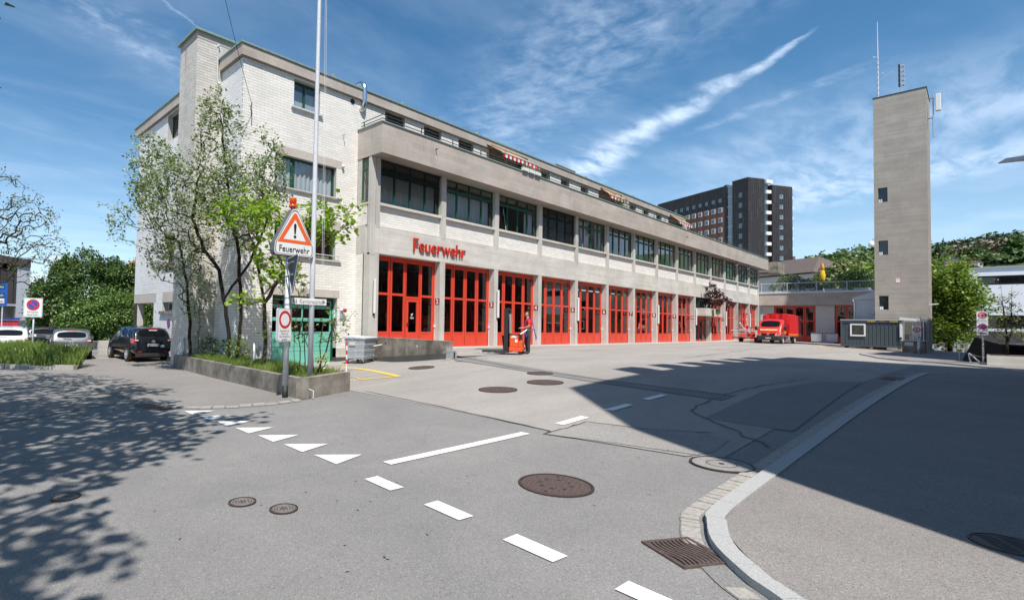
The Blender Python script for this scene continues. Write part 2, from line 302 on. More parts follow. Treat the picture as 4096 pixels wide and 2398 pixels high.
#  geometry helpers
ORG={}
def tag(o,label=None,cat=None,group=None,kind=None):
 if label:o['label']=label
 if cat:o['category']=cat
 if group:o['group']=group
 if kind:o['kind']=kind
 return o
def thing(name,label,cat,loc=(0,0,0),rz=0.0,group=None):
 o=bpy.data.objects.new(name,None);COL.objects.link(o);o.location=loc;o.rotation_euler=(0,0,rz);o.empty_display_size=0.2
 tag(o,label,cat,group);ORG[o.name]=Vector(loc)if rz==0 else Vector((0,0,0));return o
class MB:
 def __init__(s):s.v=[];s.f=[];s.mi=[];s.cur=0
 def add(s,vs,fs):
  b=len(s.v);s.v.extend([tuple(p)for p in vs]);s.f.extend([tuple(b+i for i in f)for f in fs]);s.mi.extend([s.cur]*len(fs));return s
 def box(s,x0,x1,y0,y1,z0,z1,bottom=True):
  v=[(x0,y0,z0),(x1,y0,z0),(x1,y1,z0),(x0,y1,z0),(x0,y0,z1),(x1,y0,z1),(x1,y1,z1),(x0,y1,z1)]
  f=[(4,5,6,7),(0,1,5,4),(1,2,6,5),(2,3,7,6),(3,0,4,7)]
  if bottom:f.append((3,2,1,0))
  return s.add(v,f)
 def cbox(s,c,d,R_=None):
  hx,hy,hz=d[0]/2,d[1]/2,d[2]/2;vs=[Vector((x,y,z))for z in(-hz,hz)for x,y in((-hx,-hy),(hx,-hy),(hx,hy),(-hx,hy))]
  if R_ is not None:vs=[R_@v for v in vs]
  c=Vector(c);return s.add([c+v for v in vs],[(4,5,6,7),(0,1,5,4),(1,2,6,5),(2,3,7,6),(3,0,4,7),(3,2,1,0)])
 def prism(s,poly,z0,z1):
  n=len(poly);v=[(x,y,z0)for x,y in poly]+[(x,y,z1)for x,y in poly]
  return s.add(v,[tuple(range(n,2*n)),tuple(range(n-1,-1,-1))]+[(i,(i+1)%n,n+(i+1)%n,n+i)for i in range(n)])
 def extr(s,pts,d):
  """pts: planar polygon of 3D points, extruded along vector d"""
  n=len(pts);d=Vector(d);v=[Vector(p)for p in pts];v=v+[p+d for p in v]
  return s.add(v,[tuple(range(n-1,-1,-1)),tuple(range(n,2*n))]+[(i,(i+1)%n,n+(i+1)%n,n+i)for i in range(n)])
 def quad(s,a,b,c,d):return s.add([a,b,c,d],[(0,1,2,3)])
 def tube(s,pts,r,n=8,cap=True):
  pts=[Vector(p)for p in pts];k=len(pts);rs=r if isinstance(r,(list,tuple))else[r]*k
  vs=[];up=None
  for i,p in enumerate(pts):
   t=(pts[min(i+1,k-1)]-pts[max(i-1,0)])
   if t.length<1e-9:t=Vector((0,0,1))
   t.normalize()
   if up is None:up=t.orthogonal().normalized()
   else:
    up=up-t*up.dot(t)
    up=up.normalized()if up.length>1e-6 else t.orthogonal().normalized()
   w=t.cross(up)
   for j in range(n):
    a=2*math.pi*j/n;vs.append(p+(up*math.cos(a)+w*math.sin(a))*rs[i])
  fs=[(i*n+j,i*n+(j+1)%n,(i+1)*n+(j+1)%n,(i+1)*n+j)for i in range(k-1)for j in range(n)]
  if cap:fs+=[tuple(range(n-1,-1,-1)),tuple(range((k-1)*n,k*n))]
  return s.add(vs,fs)
 def lathe(s,prof,c=(0,0,0),n=20,ax='Z'):
  vs=[]
  for r,z in prof:
   for j in range(n):
    a=2*math.pi*j/n;p=(r*math.cos(a),r*math.sin(a),z)
    if ax=='X':p=(p[2],p[0],p[1])
    if ax=='Y':p=(p[1],p[2],p[0])
    vs.append((p[0]+c[0],p[1]+c[1],p[2]+c[2]))
  k=len(prof);fs=[(i*n+j,i*n+(j+1)%n,(i+1)*n+(j+1)%n,(i+1)*n+j)for i in range(k-1)for j in range(n)]
  fs+=[tuple(range(n-1,-1,-1)),tuple(range((k-1)*n,k*n))]
  return s.add(vs,fs)
 def sphere(s,c,r,n=10,m=6,sc=(1,1,1)):
  prof=[(max(1e-4,r*math.sin(math.pi*i/m)),-r*math.cos(math.pi*i/m))for i in range(m+1)]
  b=len(s.v);s.lathe(prof,(0,0,0),n)
  for i in range(b,len(s.v)):x,y,z=s.v[i];s.v[i]=(x*sc[0]+c[0],y*sc[1]+c[1],z*sc[2]+c[2])
  return s
 def mesh(s,name,mats,org=(0,0,0),smooth=False):
  me=bpy.data.meshes.new(name);o=Vector(org);me.from_pydata([(v[0]-o.x,v[1]-o.y,v[2]-o.z)for v in s.v],[],s.f)
  if not isinstance(mats,(list,tuple)):mats=[mats]
  for m_ in mats:me.materials.append(MAT[m_]if isinstance(m_,str)else m_)
  if len(mats)>1:me.polygons.foreach_set('material_index',s.mi)
  if smooth:me.polygons.foreach_set('use_smooth',[True]*len(s.f))
  me.update();return me
 def build(s,name,mats,parent=None,world=None,smooth=False,loc=None,kind=None,label=None,bevel=0.0):
  """world=True: vertices are world coordinates; the part is re-expressed relative to its parent's origin"""
  org=Vector((0,0,0))
  if parent is not None and world is not False:org=ORG.get(parent.name,Vector((0,0,0)))
  if loc is not None:org=Vector(loc)
  me=s.mesh(name,mats,org,smooth);o=bpy.data.objects.new(name,me);COL.objects.link(o)
  if loc is not None and parent is None:o.location=loc
  if parent is not None:o.parent=parent
  if loc is not None and parent is not None:o.location=Vector(loc)-ORG.get(parent.name,Vector((0,0,0)))
  ORG[o.name]=org
  if kind:o['kind']=kind
  if label:o['label']=label
  if bevel:
   b=o.modifiers.new('bevel','BEVEL');b.width=bevel;b.segments=2;b.limit_method='ANGLE';b.angle_limit=R(40)
  return o
def link(name,me,parent=None,loc=(0,0,0)):
 o=bpy.data.objects.new(name,me);COL.objects.link(o);o.parent=parent;o.location=loc;return o
def copy_tree(o,parent=None):
 c=o.copy();COL.objects.link(c);c.parent=parent;ORG[c.name]=ORG.get(o.name,Vector((0,0,0)))
 for ch in list(o.children):copy_tree(ch,c)
 return c
def smooth_by_angle(o,a=35):
 o.data.polygons.foreach_set('use_smooth',[True]*len(o.data.polygons))
 try:o.data.set_sharp_from_angle(angle=R(a))
 except Exception:pass
GC=np.array([(0,0,-.45),(3,0,-.43),(0,4,-.5),(6,9.3,-.45),(3,15,-.72),(8.2,22,-.8),(7.5,30,-.85),(9.5,25.6,-.78),(14.2,19.2,-.62),(12,19.2,-.66),(15.2,16,-.45),(15.0,14,-.22),(14.7,12.6,-.03),(12.6,6,-.08),(12.3,3,-.1),(12,0,-.13),(12,-5,-.15),(17,12.8,0),(20,11,0),(20,16,0),(30,17,0),(30,8,0),(45,18,0),(45,6,0),(30,0,-.05),(60,16,0),(60,9,0),(60,3,-.25),(80,16,0),(80,8,-.2),(45,-4,-.2),(-10,12,-.85),(-10,25,-1.0),(0,12,-.66),(-6,4,-.7),(-5,-6,-.55),(3,-8,-.45),(0,45,-1.0),(20,-8,-.1),(60,-6,-.6),(9.5,14,-.5),(11.5,11,-.25),(-30,30,-1.2),(-60,60,-1.5),(100,-30,-2.5),(110,20,-1.5),(5,60,-1.0),(-40,-20,-1),(40,-40,-1)],float)
def _U(r2):return np.where(r2>0,r2*np.log(np.maximum(r2,1e-12))*.5,0)
_n=len(GC);_K=_U(((GC[:,None,:2]-GC[None,:,:2])**2).sum(-1))+np.eye(_n)*2.0;_P=np.c_[np.ones(_n),GC[:,:2]]
_W=np.linalg.solve(np.block([[_K,_P],[_P.T,np.zeros((3,3))]]),np.r_[GC[:,2],0,0,0])
def gz(x,y):
 x=np.clip(np.asarray(x,float),-40,105);y=np.clip(np.asarray(y,float),-30,60)
 r2=(x[...,None]-GC[:,0])**2+(y[...,None]-GC[:,1])**2
 return _U(r2)@_W[:_n]+_W[_n]+_W[_n+1]*x+_W[_n+2]*y
def g1(x,y):return float(gz(x,y))
def drape(name,poly,off,material,cut=0.7,parent=None,thick=0.0,zfun=None):
 """a sheet laid on the ground, following its height"""
 bm=bmesh.new();vs=[bm.verts.new((x,y,0))for x,y in poly];bm.faces.new(vs)
 xs=[p[0]for p in poly];ys=[p[1]for p in poly]
 for ax,lo,hi in((0,min(xs),max(xs)),(1,min(ys),max(ys))):
  k=int((hi-lo)/cut)
  for i in range(1,k+1):
   c=lo+(hi-lo)*i/(k+1);no=(1,0,0)if ax==0 else(0,1,0);co=(c,0,0)if ax==0 else(0,c,0)
   bmesh.ops.bisect_plane(bm,geom=bm.verts[:]+bm.edges[:]+bm.faces[:],plane_co=co,plane_no=no)
 bmesh.ops.triangulate(bm,faces=bm.faces[:])
 co=np.array([v.co[:2]for v in bm.verts]);z=(zfun or gz)(co[:,0],co[:,1])
 for v,h in zip(bm.verts,z):v.co.z=h+off
 bmesh.ops.recalc_face_normals(bm,faces=bm.faces[:])
 if sum(f.normal.z for f in bm.faces)<0:bmesh.ops.reverse_faces(bm,faces=bm.faces[:])
 me=bpy.data.meshes.new(name);bm.to_mesh(me);bm.free();me.materials.append(MAT[material])
 o=bpy.data.objects.new(name,me);COL.objects.link(o);o.parent=parent;return o
def text_mesh(body,size=1.0,extrude=0.0,bold=0.0,align='CENTER',spacing=1.0):
 cu=bpy.data.curves.new('t','FONT');cu.body=body;cu.size=size;cu.extrude=extrude;cu.offset=bold;cu.align_x=align;cu.align_y='CENTER';cu.resolution_u=3;cu.space_character=spacing
 o=bpy.data.objects.new('t',cu);COL.objects.link(o);dg=bpy.context.evaluated_depsgraph_get();me=bpy.data.meshes.new_from_object(o.evaluated_get(dg));bpy.data.objects.remove(o);return me
def text(name,body,size,loc,normal,material,parent=None,right=None,extrude=0.0,bold=0.0,sx=1.0,spacing=1.0,local=False,align='CENTER'):
 """flat lettering whose reading side faces 'normal'"""
 me=text_mesh(body,size,extrude,bold,align,spacing);n=Vector(normal).normalized()
 up=Vector((0,0,1))if abs(n.z)<0.9 else Vector((0,1,0))
 r=Vector(right).normalized()if right else up.cross(n).normalized();u=n.cross(r).normalized()
 A=Matrix((r*sx,u,n)).transposed().to_4x4();me.transform(A)
 org=Vector((0,0,0))if(parent is None or local)else ORG.get(parent.name,Vector((0,0,0)))
 me.transform(Matrix.Translation(Vector(loc)-org));me.materials.clear();me.materials.append(MAT[material])
 o=bpy.data.objects.new(name,me);COL.objects.link(o);o.parent=parent;ORG[o.name]=org;return o
def disc(mb,c,r,normal,n=28,r0=0.0,sx=1.0,thick=0.0,a0=0.0,a1=2*math.pi):
 nn=Vector(normal).normalized();rr=Vector((0,0,1)).cross(nn)
 rr=rr.normalized()if rr.length>1e-3 else Vector((1,0,0));uu=nn.cross(rr);c=Vector(c)
 P=lambda ra,a:c+(rr*math.cos(a)*sx+uu*math.sin(a))*ra
 full=abs(a1-a0-2*math.pi)<1e-6;k=n if full else n+1
 an=[a0+(a1-a0)*i/n for i in range(k)]
 if r0<=0 and full:mb.add([P(r,a)for a in an],[tuple(range(k))])
 elif r0<=0:mb.add([P(r,a)for a in an],[tuple(range(k))])
 else:
  vs=[P(r0,a)for a in an]+[P(r,a)for a in an]
  mb.add(vs,[(i,k+i,k+(i+1)%k,(i+1)%k)for i in range(k if full else k-1)])
 return mb
 #  ground, road, kerbs
random.seed(7)
def axis_lines(lo,hi,step,far):
 a=list(np.arange(lo,hi+1e-6,step));d=step
 x=hi
 while x<far:d*=1.35;x+=d;a.append(x)
 x=lo;d=step
 while x>-far:d*=1.35;x-=d;a.insert(0,x)
 return np.array(a)
gx=axis_lines(-8,44,0.8,2600);gy=axis_lines(-6,34,0.8,2600)
GX,GY=np.meshgrid(gx,gy,indexing='ij');GZ=gz(GX.ravel(),GY.ravel())
nx,ny=len(gx),len(gy)
me=bpy.data.meshes.new('ground');me.from_pydata([(float(a),float(b),float(c))for a,b,c in zip(GX.ravel(),GY.ravel(),GZ)],[],[(i*ny+j,(i+1)*ny+j,(i+1)*ny+j+1,i*ny+j+1)for i in range(nx-1)for j in range(ny-1)])
me.materials.append(MAT['asphalt_road']);me.polygons.foreach_set('use_smooth',[True]*len(me.polygons))
ground=bpy.data.objects.new('ground',me);COL.objects.link(ground);tag(ground,kind='structure')
def yz(x,y):
 z=gz(x,y);return z
yard=drape('yard',[(7.0,2.0),(7.0,4.1),(7.75,9.7),(9.6,15),(9.6,19.4),(15.5,19.4),(15.5,17.8),(15.02,13.1),(15.5,12.9),(79.4,12.9),(79.4,3.5),(34.6,2.9),(31.5,1.7)],0.006,'asphalt_yard',1.1);tag(yard,kind='structure')
def flat0(x,y):return np.maximum(gz(x,y),0.0)
yu=drape('yard',[(15.55,12.8),(79.4,12.8),(79.4,19),(15.9,19.0),(15.75,17.9)],0.012,'asphalt_yard',1.6,zfun=flat0);tag(yu,kind='structure')
ap=drape('pavement',[(15.9,16.9),(79.3,16.9),(79.3,18.9),(15.9,18.9)],0.018,'concrete_strip',2.0,zfun=flat0);tag(ap,kind='structure')
drape('asphalt_strip',[(16.4,14.3),(14.15,11.9),(12.2,6.2),(11.5,3.2),(12.35,3.2),(12.75,6.0),(14.9,11.6),(17.3,13.5)],0.011,'asphalt_band',0.6,ground)
drape('asphalt_patch',[(6.78,4.05),(7.6,4.02),(7.98,4.05),(8.05,3.6),(8.1,3.1),(8.4,2.7),(8.2,2.2),(7.4,2.15),(6.95,2.3)],0.011,'asphalt_patch',0.5,ground)
drape('asphalt_patch',[(9.5,2.9),(13.5,3.0),(16.5,2.6),(17.5,1.9),(9.4,1.75)],0.010,'asphalt_band',1.0,ground)
drape('asphalt_patch',[(3.55,28),(3.7,15.2),(3.5,12.0),(1.0,10.6),(-3,10.2),(-12,12),(-12,28)],0.008,'asphalt_coarse',1.2,ground)
def strip(pts,w,off,m_,name='joint',parent=None):
 P=[Vector((p[0],p[1],0))for p in pts];Lf,Rt=[],[]
 for i,p in enumerate(P):
  t=(P[min(i+1,len(P)-1)]-P[max(i-1,0)]).normalized();nn=Vector((-t.y,t.x,0));k=w*(0.7+0.6*random.random())if w<0.06 else w
  Lf.append(p+nn*k/2);Rt.append(p-nn*k/2)
 mb=MB();n=len(P)
 for q in Lf+Rt:q.z=g1(q.x,q.y)+off
 mb.add(Lf+Rt,[(i,n+i,n+i+1,i+1)for i in range(n-1)])
 return mb.build(name,m_,parent)
def poly_path(pts,step=0.3,jit=0.0):
 out=[]
 for a,b in zip(pts[:-1],pts[1:]):
  a,b=Vector((*a,0)),Vector((*b,0));k=max(1,int((b-a).length/step))
  for i in range(k):q=a.lerp(b,i/k);out.append((q.x+random.uniform(-jit,jit),q.y+random.uniform(-jit,jit)))
 out.append(pts[-1]);return out
MAT['tar']=mat('tar_joint',(0.055,0.055,0.058),0.6)
strip(poly_path([(7.85,9.3),(7.45,7.0),(6.98,4.1),(6.75,4.05),(7.1,2.2)],0.25,0.012),0.022,0.014,'tar_joint',parent=ground)
strip(poly_path([(6.74,4.07),(7.3,4.03),(7.95,4.05),(8.06,3.2),(8.5,2.5)],0.12,0.02),0.028,0.014,'tar_joint',parent=ground)
strip(poly_path([(15.3,12.9),(13.5,9.2),(12.55,5.6),(12.25,3.2)],0.3,0.01),0.05,0.015,'cast_iron',name='drain_rail',parent=ground)
strip(poly_path([(16.4,14.3),(14.15,11.9),(12.2,6.2),(11.5,3.2)],0.3,0.015),0.020,0.014,'tar_joint',parent=ground)
strip(poly_path([(16.2,15.9),(30,15.6),(52,15.7),(78,15.5)],0.6,0.03),0.02,0.022,'tar_joint',parent=ground)
strip(poly_path([(10.2,17.5),(12.3,17.1),(15.1,15.4)],0.3,0.03),0.025,0.014,'tar_joint',parent=ground)
strip(poly_path([(8.1,1.7),(10,3.3),(13,3.4),(17,2.9)],0.3,0.05),0.03,0.014,'tar_joint',parent=ground)
strip(poly_path([(24,8.0),(40,9.5),(60,11.2)],0.7,0.04),0.03,0.014,'tar_joint',parent=ground)
def mark(poly,m_='white_paint_marking',off=None):
 return drape('road_marking',poly,off or(0.010 if poly[0][0]<6.3 else 0.016),m_,0.6,ground)
for i in range(7):
 y0=5.17+0.735*i;xa=3.72+0.02*i
 mark([(xa-0.03,y0-0.33),(xa+0.46,y0-0.20),(xa+0.02,y0+0.19)])
mark([(4.14,4.41),(6.63,4.20),(6.63,4.35),(4.15,4.56)])
for i in range(5):
 ya=[4.20,3.28,2.38,1.50,0.62][i];L_=0.46
 xa=[3.57,3.49,3.40,3.32,3.24][i]
 mark([(xa,ya),(xa+0.17,ya-0.01),(xa+0.12,ya-L_),(xa-0.045,ya-L_+0.02)])
for i,x in enumerate([7.45,9.05,10.57,12.2,13.8]):
 if i<3:mark([(x,4.16-0.01*i),(x+0.80,4.15-0.02*i),(x+0.83,4.31-0.03*i),(x+0.02,4.31-0.01*i)])
mark([(8.96,11.23),(9.28,11.15),(10.45,10.72),(10.42,10.88),(9.3,11.28),(9.0,11.36)],'yellow_paint_marking')
mark([(10.45,10.72),(12.4,16.0),(12.28,16.15),(10.30,10.86)],'yellow_paint_marking')
mark([(9.62,11.86),(9.42,11.42),(9.47,11.40),(9.67,11.85)],'yellow_paint_marking')
mark([(7.0,29.0),(7.12,29.0),(9.0,24.9),(8.86,24.85)],'yellow_paint_marking')
mark([(9.0,24.98),(7.0,25.6),(6.98,25.5),(9.0,24.86)],'yellow_paint_marking')
for poly in([(48.5,8.6),(48.7,8.6),(51.6,3.6),(51.3,3.6)],[(50.3,7.1),(50.5,7.0),(56,8.6),(55.9,8.8)],[(53,7.9),(53.1,7.7),(57.2,5.1),(57.2,5.4)],[(62,11.5),(62.1,11.3),(74,9.4),(74,9.6)]):
 mark(poly,'yellow_paint_marking',0.02)
KI=[(3.25,-2.5),(3.3,-1.0),(3.5,0.25),(3.92,0.86),(4.09,1.04),(4.42,1.29),(4.83,1.45),(5.28,1.53),(7.33,1.50),(10.42,1.44),(14.96,1.33),(21.4,1.20),(23.0,0.98),(24.4,0.35),(25.2,-0.7),(26.0,-2.6)]
def resample(pts,step):
 P=[Vector((*p,0))for p in pts];d=[0]
 for a,b in zip(P[:-1],P[1:]):d.append(d[-1]+(b-a).length)
 out=[];k=int(d[-1]/step);
 for q in range(k+1):
  s=d[-1]*q/k;i=min(len(P)-2,max(0,bisect(d,s)-1));t=(s-d[i])/(d[i+1]-d[i]);a,b=P[i],P[i+1];p0=P[max(i-1,0)];p3=P[min(i+2,len(P)-1)]
  v=a.lerp(b,t);c=0.5*((2*a)+(b-p0)*t+(2*p0-5*a+4*b-p3)*t*t+(3*a-p0-3*b+p3)*t**3);out.append(c if(b-a).length<2.2 else v)
 return out
def offs(P,w):
 out=[]
 for i,p in enumerate(P):
  t=(P[min(i+1,len(P)-1)]-P[max(i-1,0)]).normalized();out.append(p+Vector((t.y,-t.x,0))*w)
 return out
path=resample(KI,0.12);inner=path;outer=offs(path,0.135)
side=drape('pavement',[(p.x,p.y)for p in outer[::4]]+[(26.1,-2.62),(26.1,-3.4),(3.2,-3.4)],0.052,'asphalt_pavement',1.0);tag(side,kind='structure')
kerb=strip([(p.x,p.y)for p in offs(path,0.067)],0.10,0.008,'granite_dark','kerb');tag(kerb,kind='structure')
def stone_run(A,B,i0,i1,z0,z1,gap,name,m_,parent,jit=0.0):
 mb=MB();a=A[i0:i1+1];b=B[i0:i1+1];n=len(a)
 def sh(P,q,s):t=(P[min(q+1,n-1)]-P[max(q-1,0)]).normalized()if n>1 else Vector((1,0,0));return P[q]+t*s
 a=[sh(a,q,gap if q==0 else(-gap if q==n-1 else 0))for q in range(n)];b=[sh(b,q,gap if q==0 else(-gap if q==n-1 else 0))for q in range(n)]
 vs=[];j=random.uniform(-jit,jit)
 for p,q in zip(a,b):
  zg=g1(p.x,p.y);vs+=[(p.x,p.y,zg+z0),(p.x,p.y,zg+z1+j),(q.x,q.y,zg+z1+j),(q.x,q.y,zg+z0)]
 fs=[]
 for q in range(n-1):
  o,r=4*q,4*q+4
  for e in range(3):fs.append((o+e,r+e,r+e+1,o+e+1))
 fs+=[(0,1,2,3),(4*(n-1)+3,4*(n-1)+2,4*(n-1)+1,4*(n-1))]
 mb.add(vs,fs);o=mb.build(name,m_,parent)
 bm=bmesh.new();bm.from_mesh(o.data);bmesh.ops.recalc_face_normals(bm,faces=bm.faces[:]);bm.to_mesh(o.data);bm.free();return o
i=0
while i<len(path)-2:
 x=path[i].x;L_=4 if x<5.6 else 8
 j=min(i+L_,len(path)-1);stone_run(inner,outer,i,j,-0.1,0.064,0.003,'kerb_stone','granite',kerb);i=j
gut=strip([(p.x,p.y)for p in offs(path,-0.09)],0.19,0.007,'asphalt_band','gutter');tag(gut,kind='structure')
gA=offs(path,-0.175);gB=offs(path,-0.045)
i=16
while i<len(path)-26:
 x=path[i].x;L_=1 if x<12 else 2
 if 3.95<path[i].x<4.42 and path[i].y>0.9:i+=L_;continue
 stone_run(gA,gB,i,i+L_,-0.05,0.013,0.008,'paving_stone','granite_gutter',gut,0.004);i+=L_
fp=resample([(40,4.4),(37,3.6),(35.2,3.1),(34.2,2.4),(33.6,1.2),(31.8,0.1),(29.6,-1.0),(27.5,-2.4),(26.5,-3.4)],0.5)
fk=strip([(p.x,p.y)for p in fp],0.10,0.004,'granite_dark','kerb');tag(fk,kind='structure')
for i in range(0,len(fp)-1,2):
 stone_run(offs(fp,0.09),offs(fp,-0.09),i,min(i+2,len(fp)-1),-0.1,0.07,0.004,'kerb_stone','granite',fk)
far_side=drape('pavement',[(p.x,p.y)for p in offs(fp,-0.09)]+[(27,-3.5),(46,-4),(46,4.4)],0.055,'asphalt_pavement',1.5);tag(far_side,kind='structure')
TP=[(3.25,23.2),(3.35,19.7),(3.75,15.0),(3.78,11.3),(4.10,10.05),(4.62,9.57),(5.25,9.32),(6.05,9.22)]
tp=resample(TP,0.25);tk=strip([(p.x,p.y)for p in tp],0.1,0.005,'granite_dark','kerb');tag(tk,kind='structure')
for i in range(0,len(tp)-1):
 stone_run(offs(tp,0.08),offs(tp,-0.08),i,i+1,-0.1,0.035+0.01*math.sin(i*1.7),0.012,'kerb_stone','granite_dark' if i<len(tp)-16 else 'granite_gutter',tk,0.012)
fc=drape('forecourt',[(p.x,p.y)for p in offs(tp,0.09)]+[(6.2,9.6),(8.3,22.3),(9.5,25),(9.5,31.9),(8,34),(5,60),(-2,60),(5.2,30),(5.3,24.2)],0.010,'asphalt_pavement',1.2);tag(fc,kind='structure')
VP=[(-9,33),(-2,28.8),(0.9,27.0),(2.64,25.3),(3.9,23.8),(4.75,22.75)]
vp=resample(VP,0.5);vk=strip([(p.x,p.y)for p in vp],0.1,0.005,'granite_dark','kerb');tag(vk,kind='structure')
for i in range(0,len(vp)-2,2):
 if i in(22,):continue
 stone_run(offs(vp,-0.11),offs(vp,0.11),i,i+2,-0.1,0.16+0.02*math.sin(i),0.025,'kerb_stone','granite_gutter',vk,0.02)
VERGE=[(-9,33.2),(-2,29.0),(0.9,27.2),(2.7,25.5),(3.95,24.0),(4.85,22.95),(5.25,24.0),(5.0,27.0),(4.4,31.0),(2.0,36.0),(-9,40)]
verge=drape('verge',VERGE,0.10,'soil',0.8);tag(verge,kind='structure')
def slope_n(x,y):
 e=0.4;return Vector((-(g1(x+e,y)-g1(x-e,y))/(2*e),-(g1(x,y+e)-g1(x,y-e))/(2*e),1)).normalized()
def align_ground(o,x,y,off,rz=0):
 n=slope_n(x,y);q=Vector((0,0,1)).rotation_difference(n).to_matrix().to_4x4()
 o.matrix_world=Matrix.Translation((x,y,g1(x,y)+off))@q@Matrix.Rotation(rz,4,'Z')
def cover(x,y,r,label,style='grid',rz=0.3):
 t=thing('manhole_cover',label,'manhole cover',group='manhole covers in the asphalt');ORG[t.name]=Vector((0,0,0))
 fr=MB();n=40
 fr.lathe([(r,-0.05),(r,0.006),(r*0.93,0.006),(r*0.93,-0.05)],n=n);fr.build('frame','cast_iron_dark',t,world=False)
 pl=MB();R2=r*0.915
 pl.lathe([(R2,-0.04),(R2,0.002)],n=n)
 if style=='grid':
  st=2*r/15;k=8;w=st*0.30
  for i in range(-k,k+1):
   c=i*st
   if abs(c)<R2*0.9:
    h=math.sqrt((R2*0.93)**2-c*c)
    pl.box(c-w,c+w,-h,h,0.002,0.0055,False);pl.box(-h,h,c-w,c+w,0.002,0.005,False)
  pl.lathe([(r*0.15,0.002),(r*0.15,0.007)],n=16)
  plate=pl.build('plate','cast_iron',t,world=False)
  hl=MB();hl.lathe([(r*0.05,0.0056),(r*0.05,0.0070)],n=8);hm_=hl.mesh('hole','black_rubber')
  for a in range(8):link('hole',hm_,t,(r*0.42*math.cos(a*0.785),r*0.42*math.sin(a*0.785),0))
  for sgn in(-1,1):link('hole',hm_,t,(r*0.72*sgn,r*0.1,0))
 elif style=='concrete':
  pl.build('plate','asphalt_patch',t,world=False);rr=MB();rr.lathe([(r*0.48,0.0),(r*0.48,0.0045),(r*0.45,0.0045),(r*0.45,0.0)],n=32);rr.build('ring','cast_iron_dark',t,world=False)
  kn=MB();kn.lathe([(r*0.09,0.0),(r*0.09,0.007)],n=12);kn.build('knob','cast_iron_dark',t,world=False)
 elif style=='rings':
  pl.build('plate','cast_iron',t,world=False);rr=MB()
  for q in(0.78,0.60):rr.lathe([(r*q,0.0),(r*q,0.006),(r*(q-0.07),0.006),(r*(q-0.07),0.0)],n=28)
  for a in range(9):rr.lathe([(r*0.08,0.0),(r*0.08,0.006)],(r*0.36*math.cos(a*0.7),r*0.36*math.sin(a*0.7),0),6)
  rr.build('pattern','granite_dark',t,world=False)
 elif style=='slots':
  pl.build('plate','cast_iron',t,world=False);sl=MB()
  for row in(-0.3,0.3):
   for i in range(-4,5):
    c=i*r*0.17;sl.box(c-r*0.035,c+r*0.035,row*r-r*0.24,row*r+r*0.24,0.0025,0.0040)
  sl.build('slots','black_rubber',t,world=False)
 align_ground(t,x,y,0.058 if style=='slots' else(0.006 if x<6.5 else 0.015),rz);return t
cover(4.88,2.80,0.36,'largest rusty manhole cover, alone in the grey asphalt right of the solid white line')
cover(9.76,7.01,0.42,'rusty manhole cover on the open yard, nearest of the four before the bay doors')
cover(11.38,6.83,0.42,'rusty round manhole cover right at the left tip of the big building shadow')
cover(12.25,11.73,0.42,'rusty round manhole cover in front of the sloping retaining wall by the galvanised waste bin')
cover(12.77,7.82,0.34,'small flat rusty manhole cover lying in the darker asphalt strip')
cover(2.31,4.42,0.125,'small street cap with pale rings, left one of the pair on the near road','rings')
cover(2.50,4.02,0.125,'small street cap with pale rings, right one of the pair on the near road','rings',1.0)
cover(1.14,5.66,0.125,'small round street cap lying in the tree shadow on the left road','rings',2.0)
cover(6.87,1.92,0.31,'round manhole cover with concrete filling and thin iron rings beside the right kerb','concrete')
cover(5.95,-0.12,0.20,'round slotted iron drain cover on the right pavement by the edge of the shadow','slots',0.5)
def grate(cx,cy,w,l,rz,label,bars=10,off=0.014):
 t=thing('drain_grate',label,'drain grate',group='drain grates at the kerbs');ORG[t.name]=Vector((0,0,0))
 f=MB();f.box(-l/2,l/2,-w/2,-w/2+0.025,-0.03,0.004);f.box(-l/2,l/2,w/2-0.025,w/2,-0.03,0.004);f.box(-l/2,-l/2+0.03,-w/2+0.025,w/2-0.025,-0.03,0.0038);f.box(l/2-0.03,l/2,-w/2+0.025,w/2-0.025,-0.03,0.0038)
 f.build('frame','cast_iron',t,world=False)
 p=MB();p.box(-l/2+0.03,l/2-0.03,-w/2+0.025,w/2-0.025,-0.05,-0.006);p.build('pit','black_rubber',t,world=False)
 for i in range(bars):
  b=MB();x0=-l/2+0.03+(l-0.06)*(i+0.5)/bars;k=12;hw=(l-0.06)/bars*0.30;vs=[]
  for q in range(k+1):
   y=-w/2+0.02+(w-0.04)*q/k;dx=0.020*math.sin(2*math.pi*q/k)
   vs+=[(x0+dx-hw,y,-0.006),(x0+dx-hw,y,0.003),(x0+dx+hw,y,0.003),(x0+dx+hw,y,-0.006)]
  b.add(vs,[(4*q+e,4*q+4+e,4*q+5+e,4*q+1+e)for q in range(k)for e in range(3)]+[(0,1,2,3),(4*k+3,4*k+2,4*k+1,4*k)]);b.build('bar','cast_iron',t,world=False)
 align_ground(t,cx,cy,off,rz);return t
grate(4.22,1.40,0.42,0.40,R(-30),'rusty drain grate with wavy slots beside the curved kerb in the right foreground',10,0.012)
grate(3.62,10.75,0.34,1.0,R(95),'long flat drain grate against the rough kerb stones in the tree shadow',14,0.016)
grate(19.6,1.55,0.4,1.2,R(0),'distant drain grate at the far end of the right kerb inside the building shadow',12,0.02)
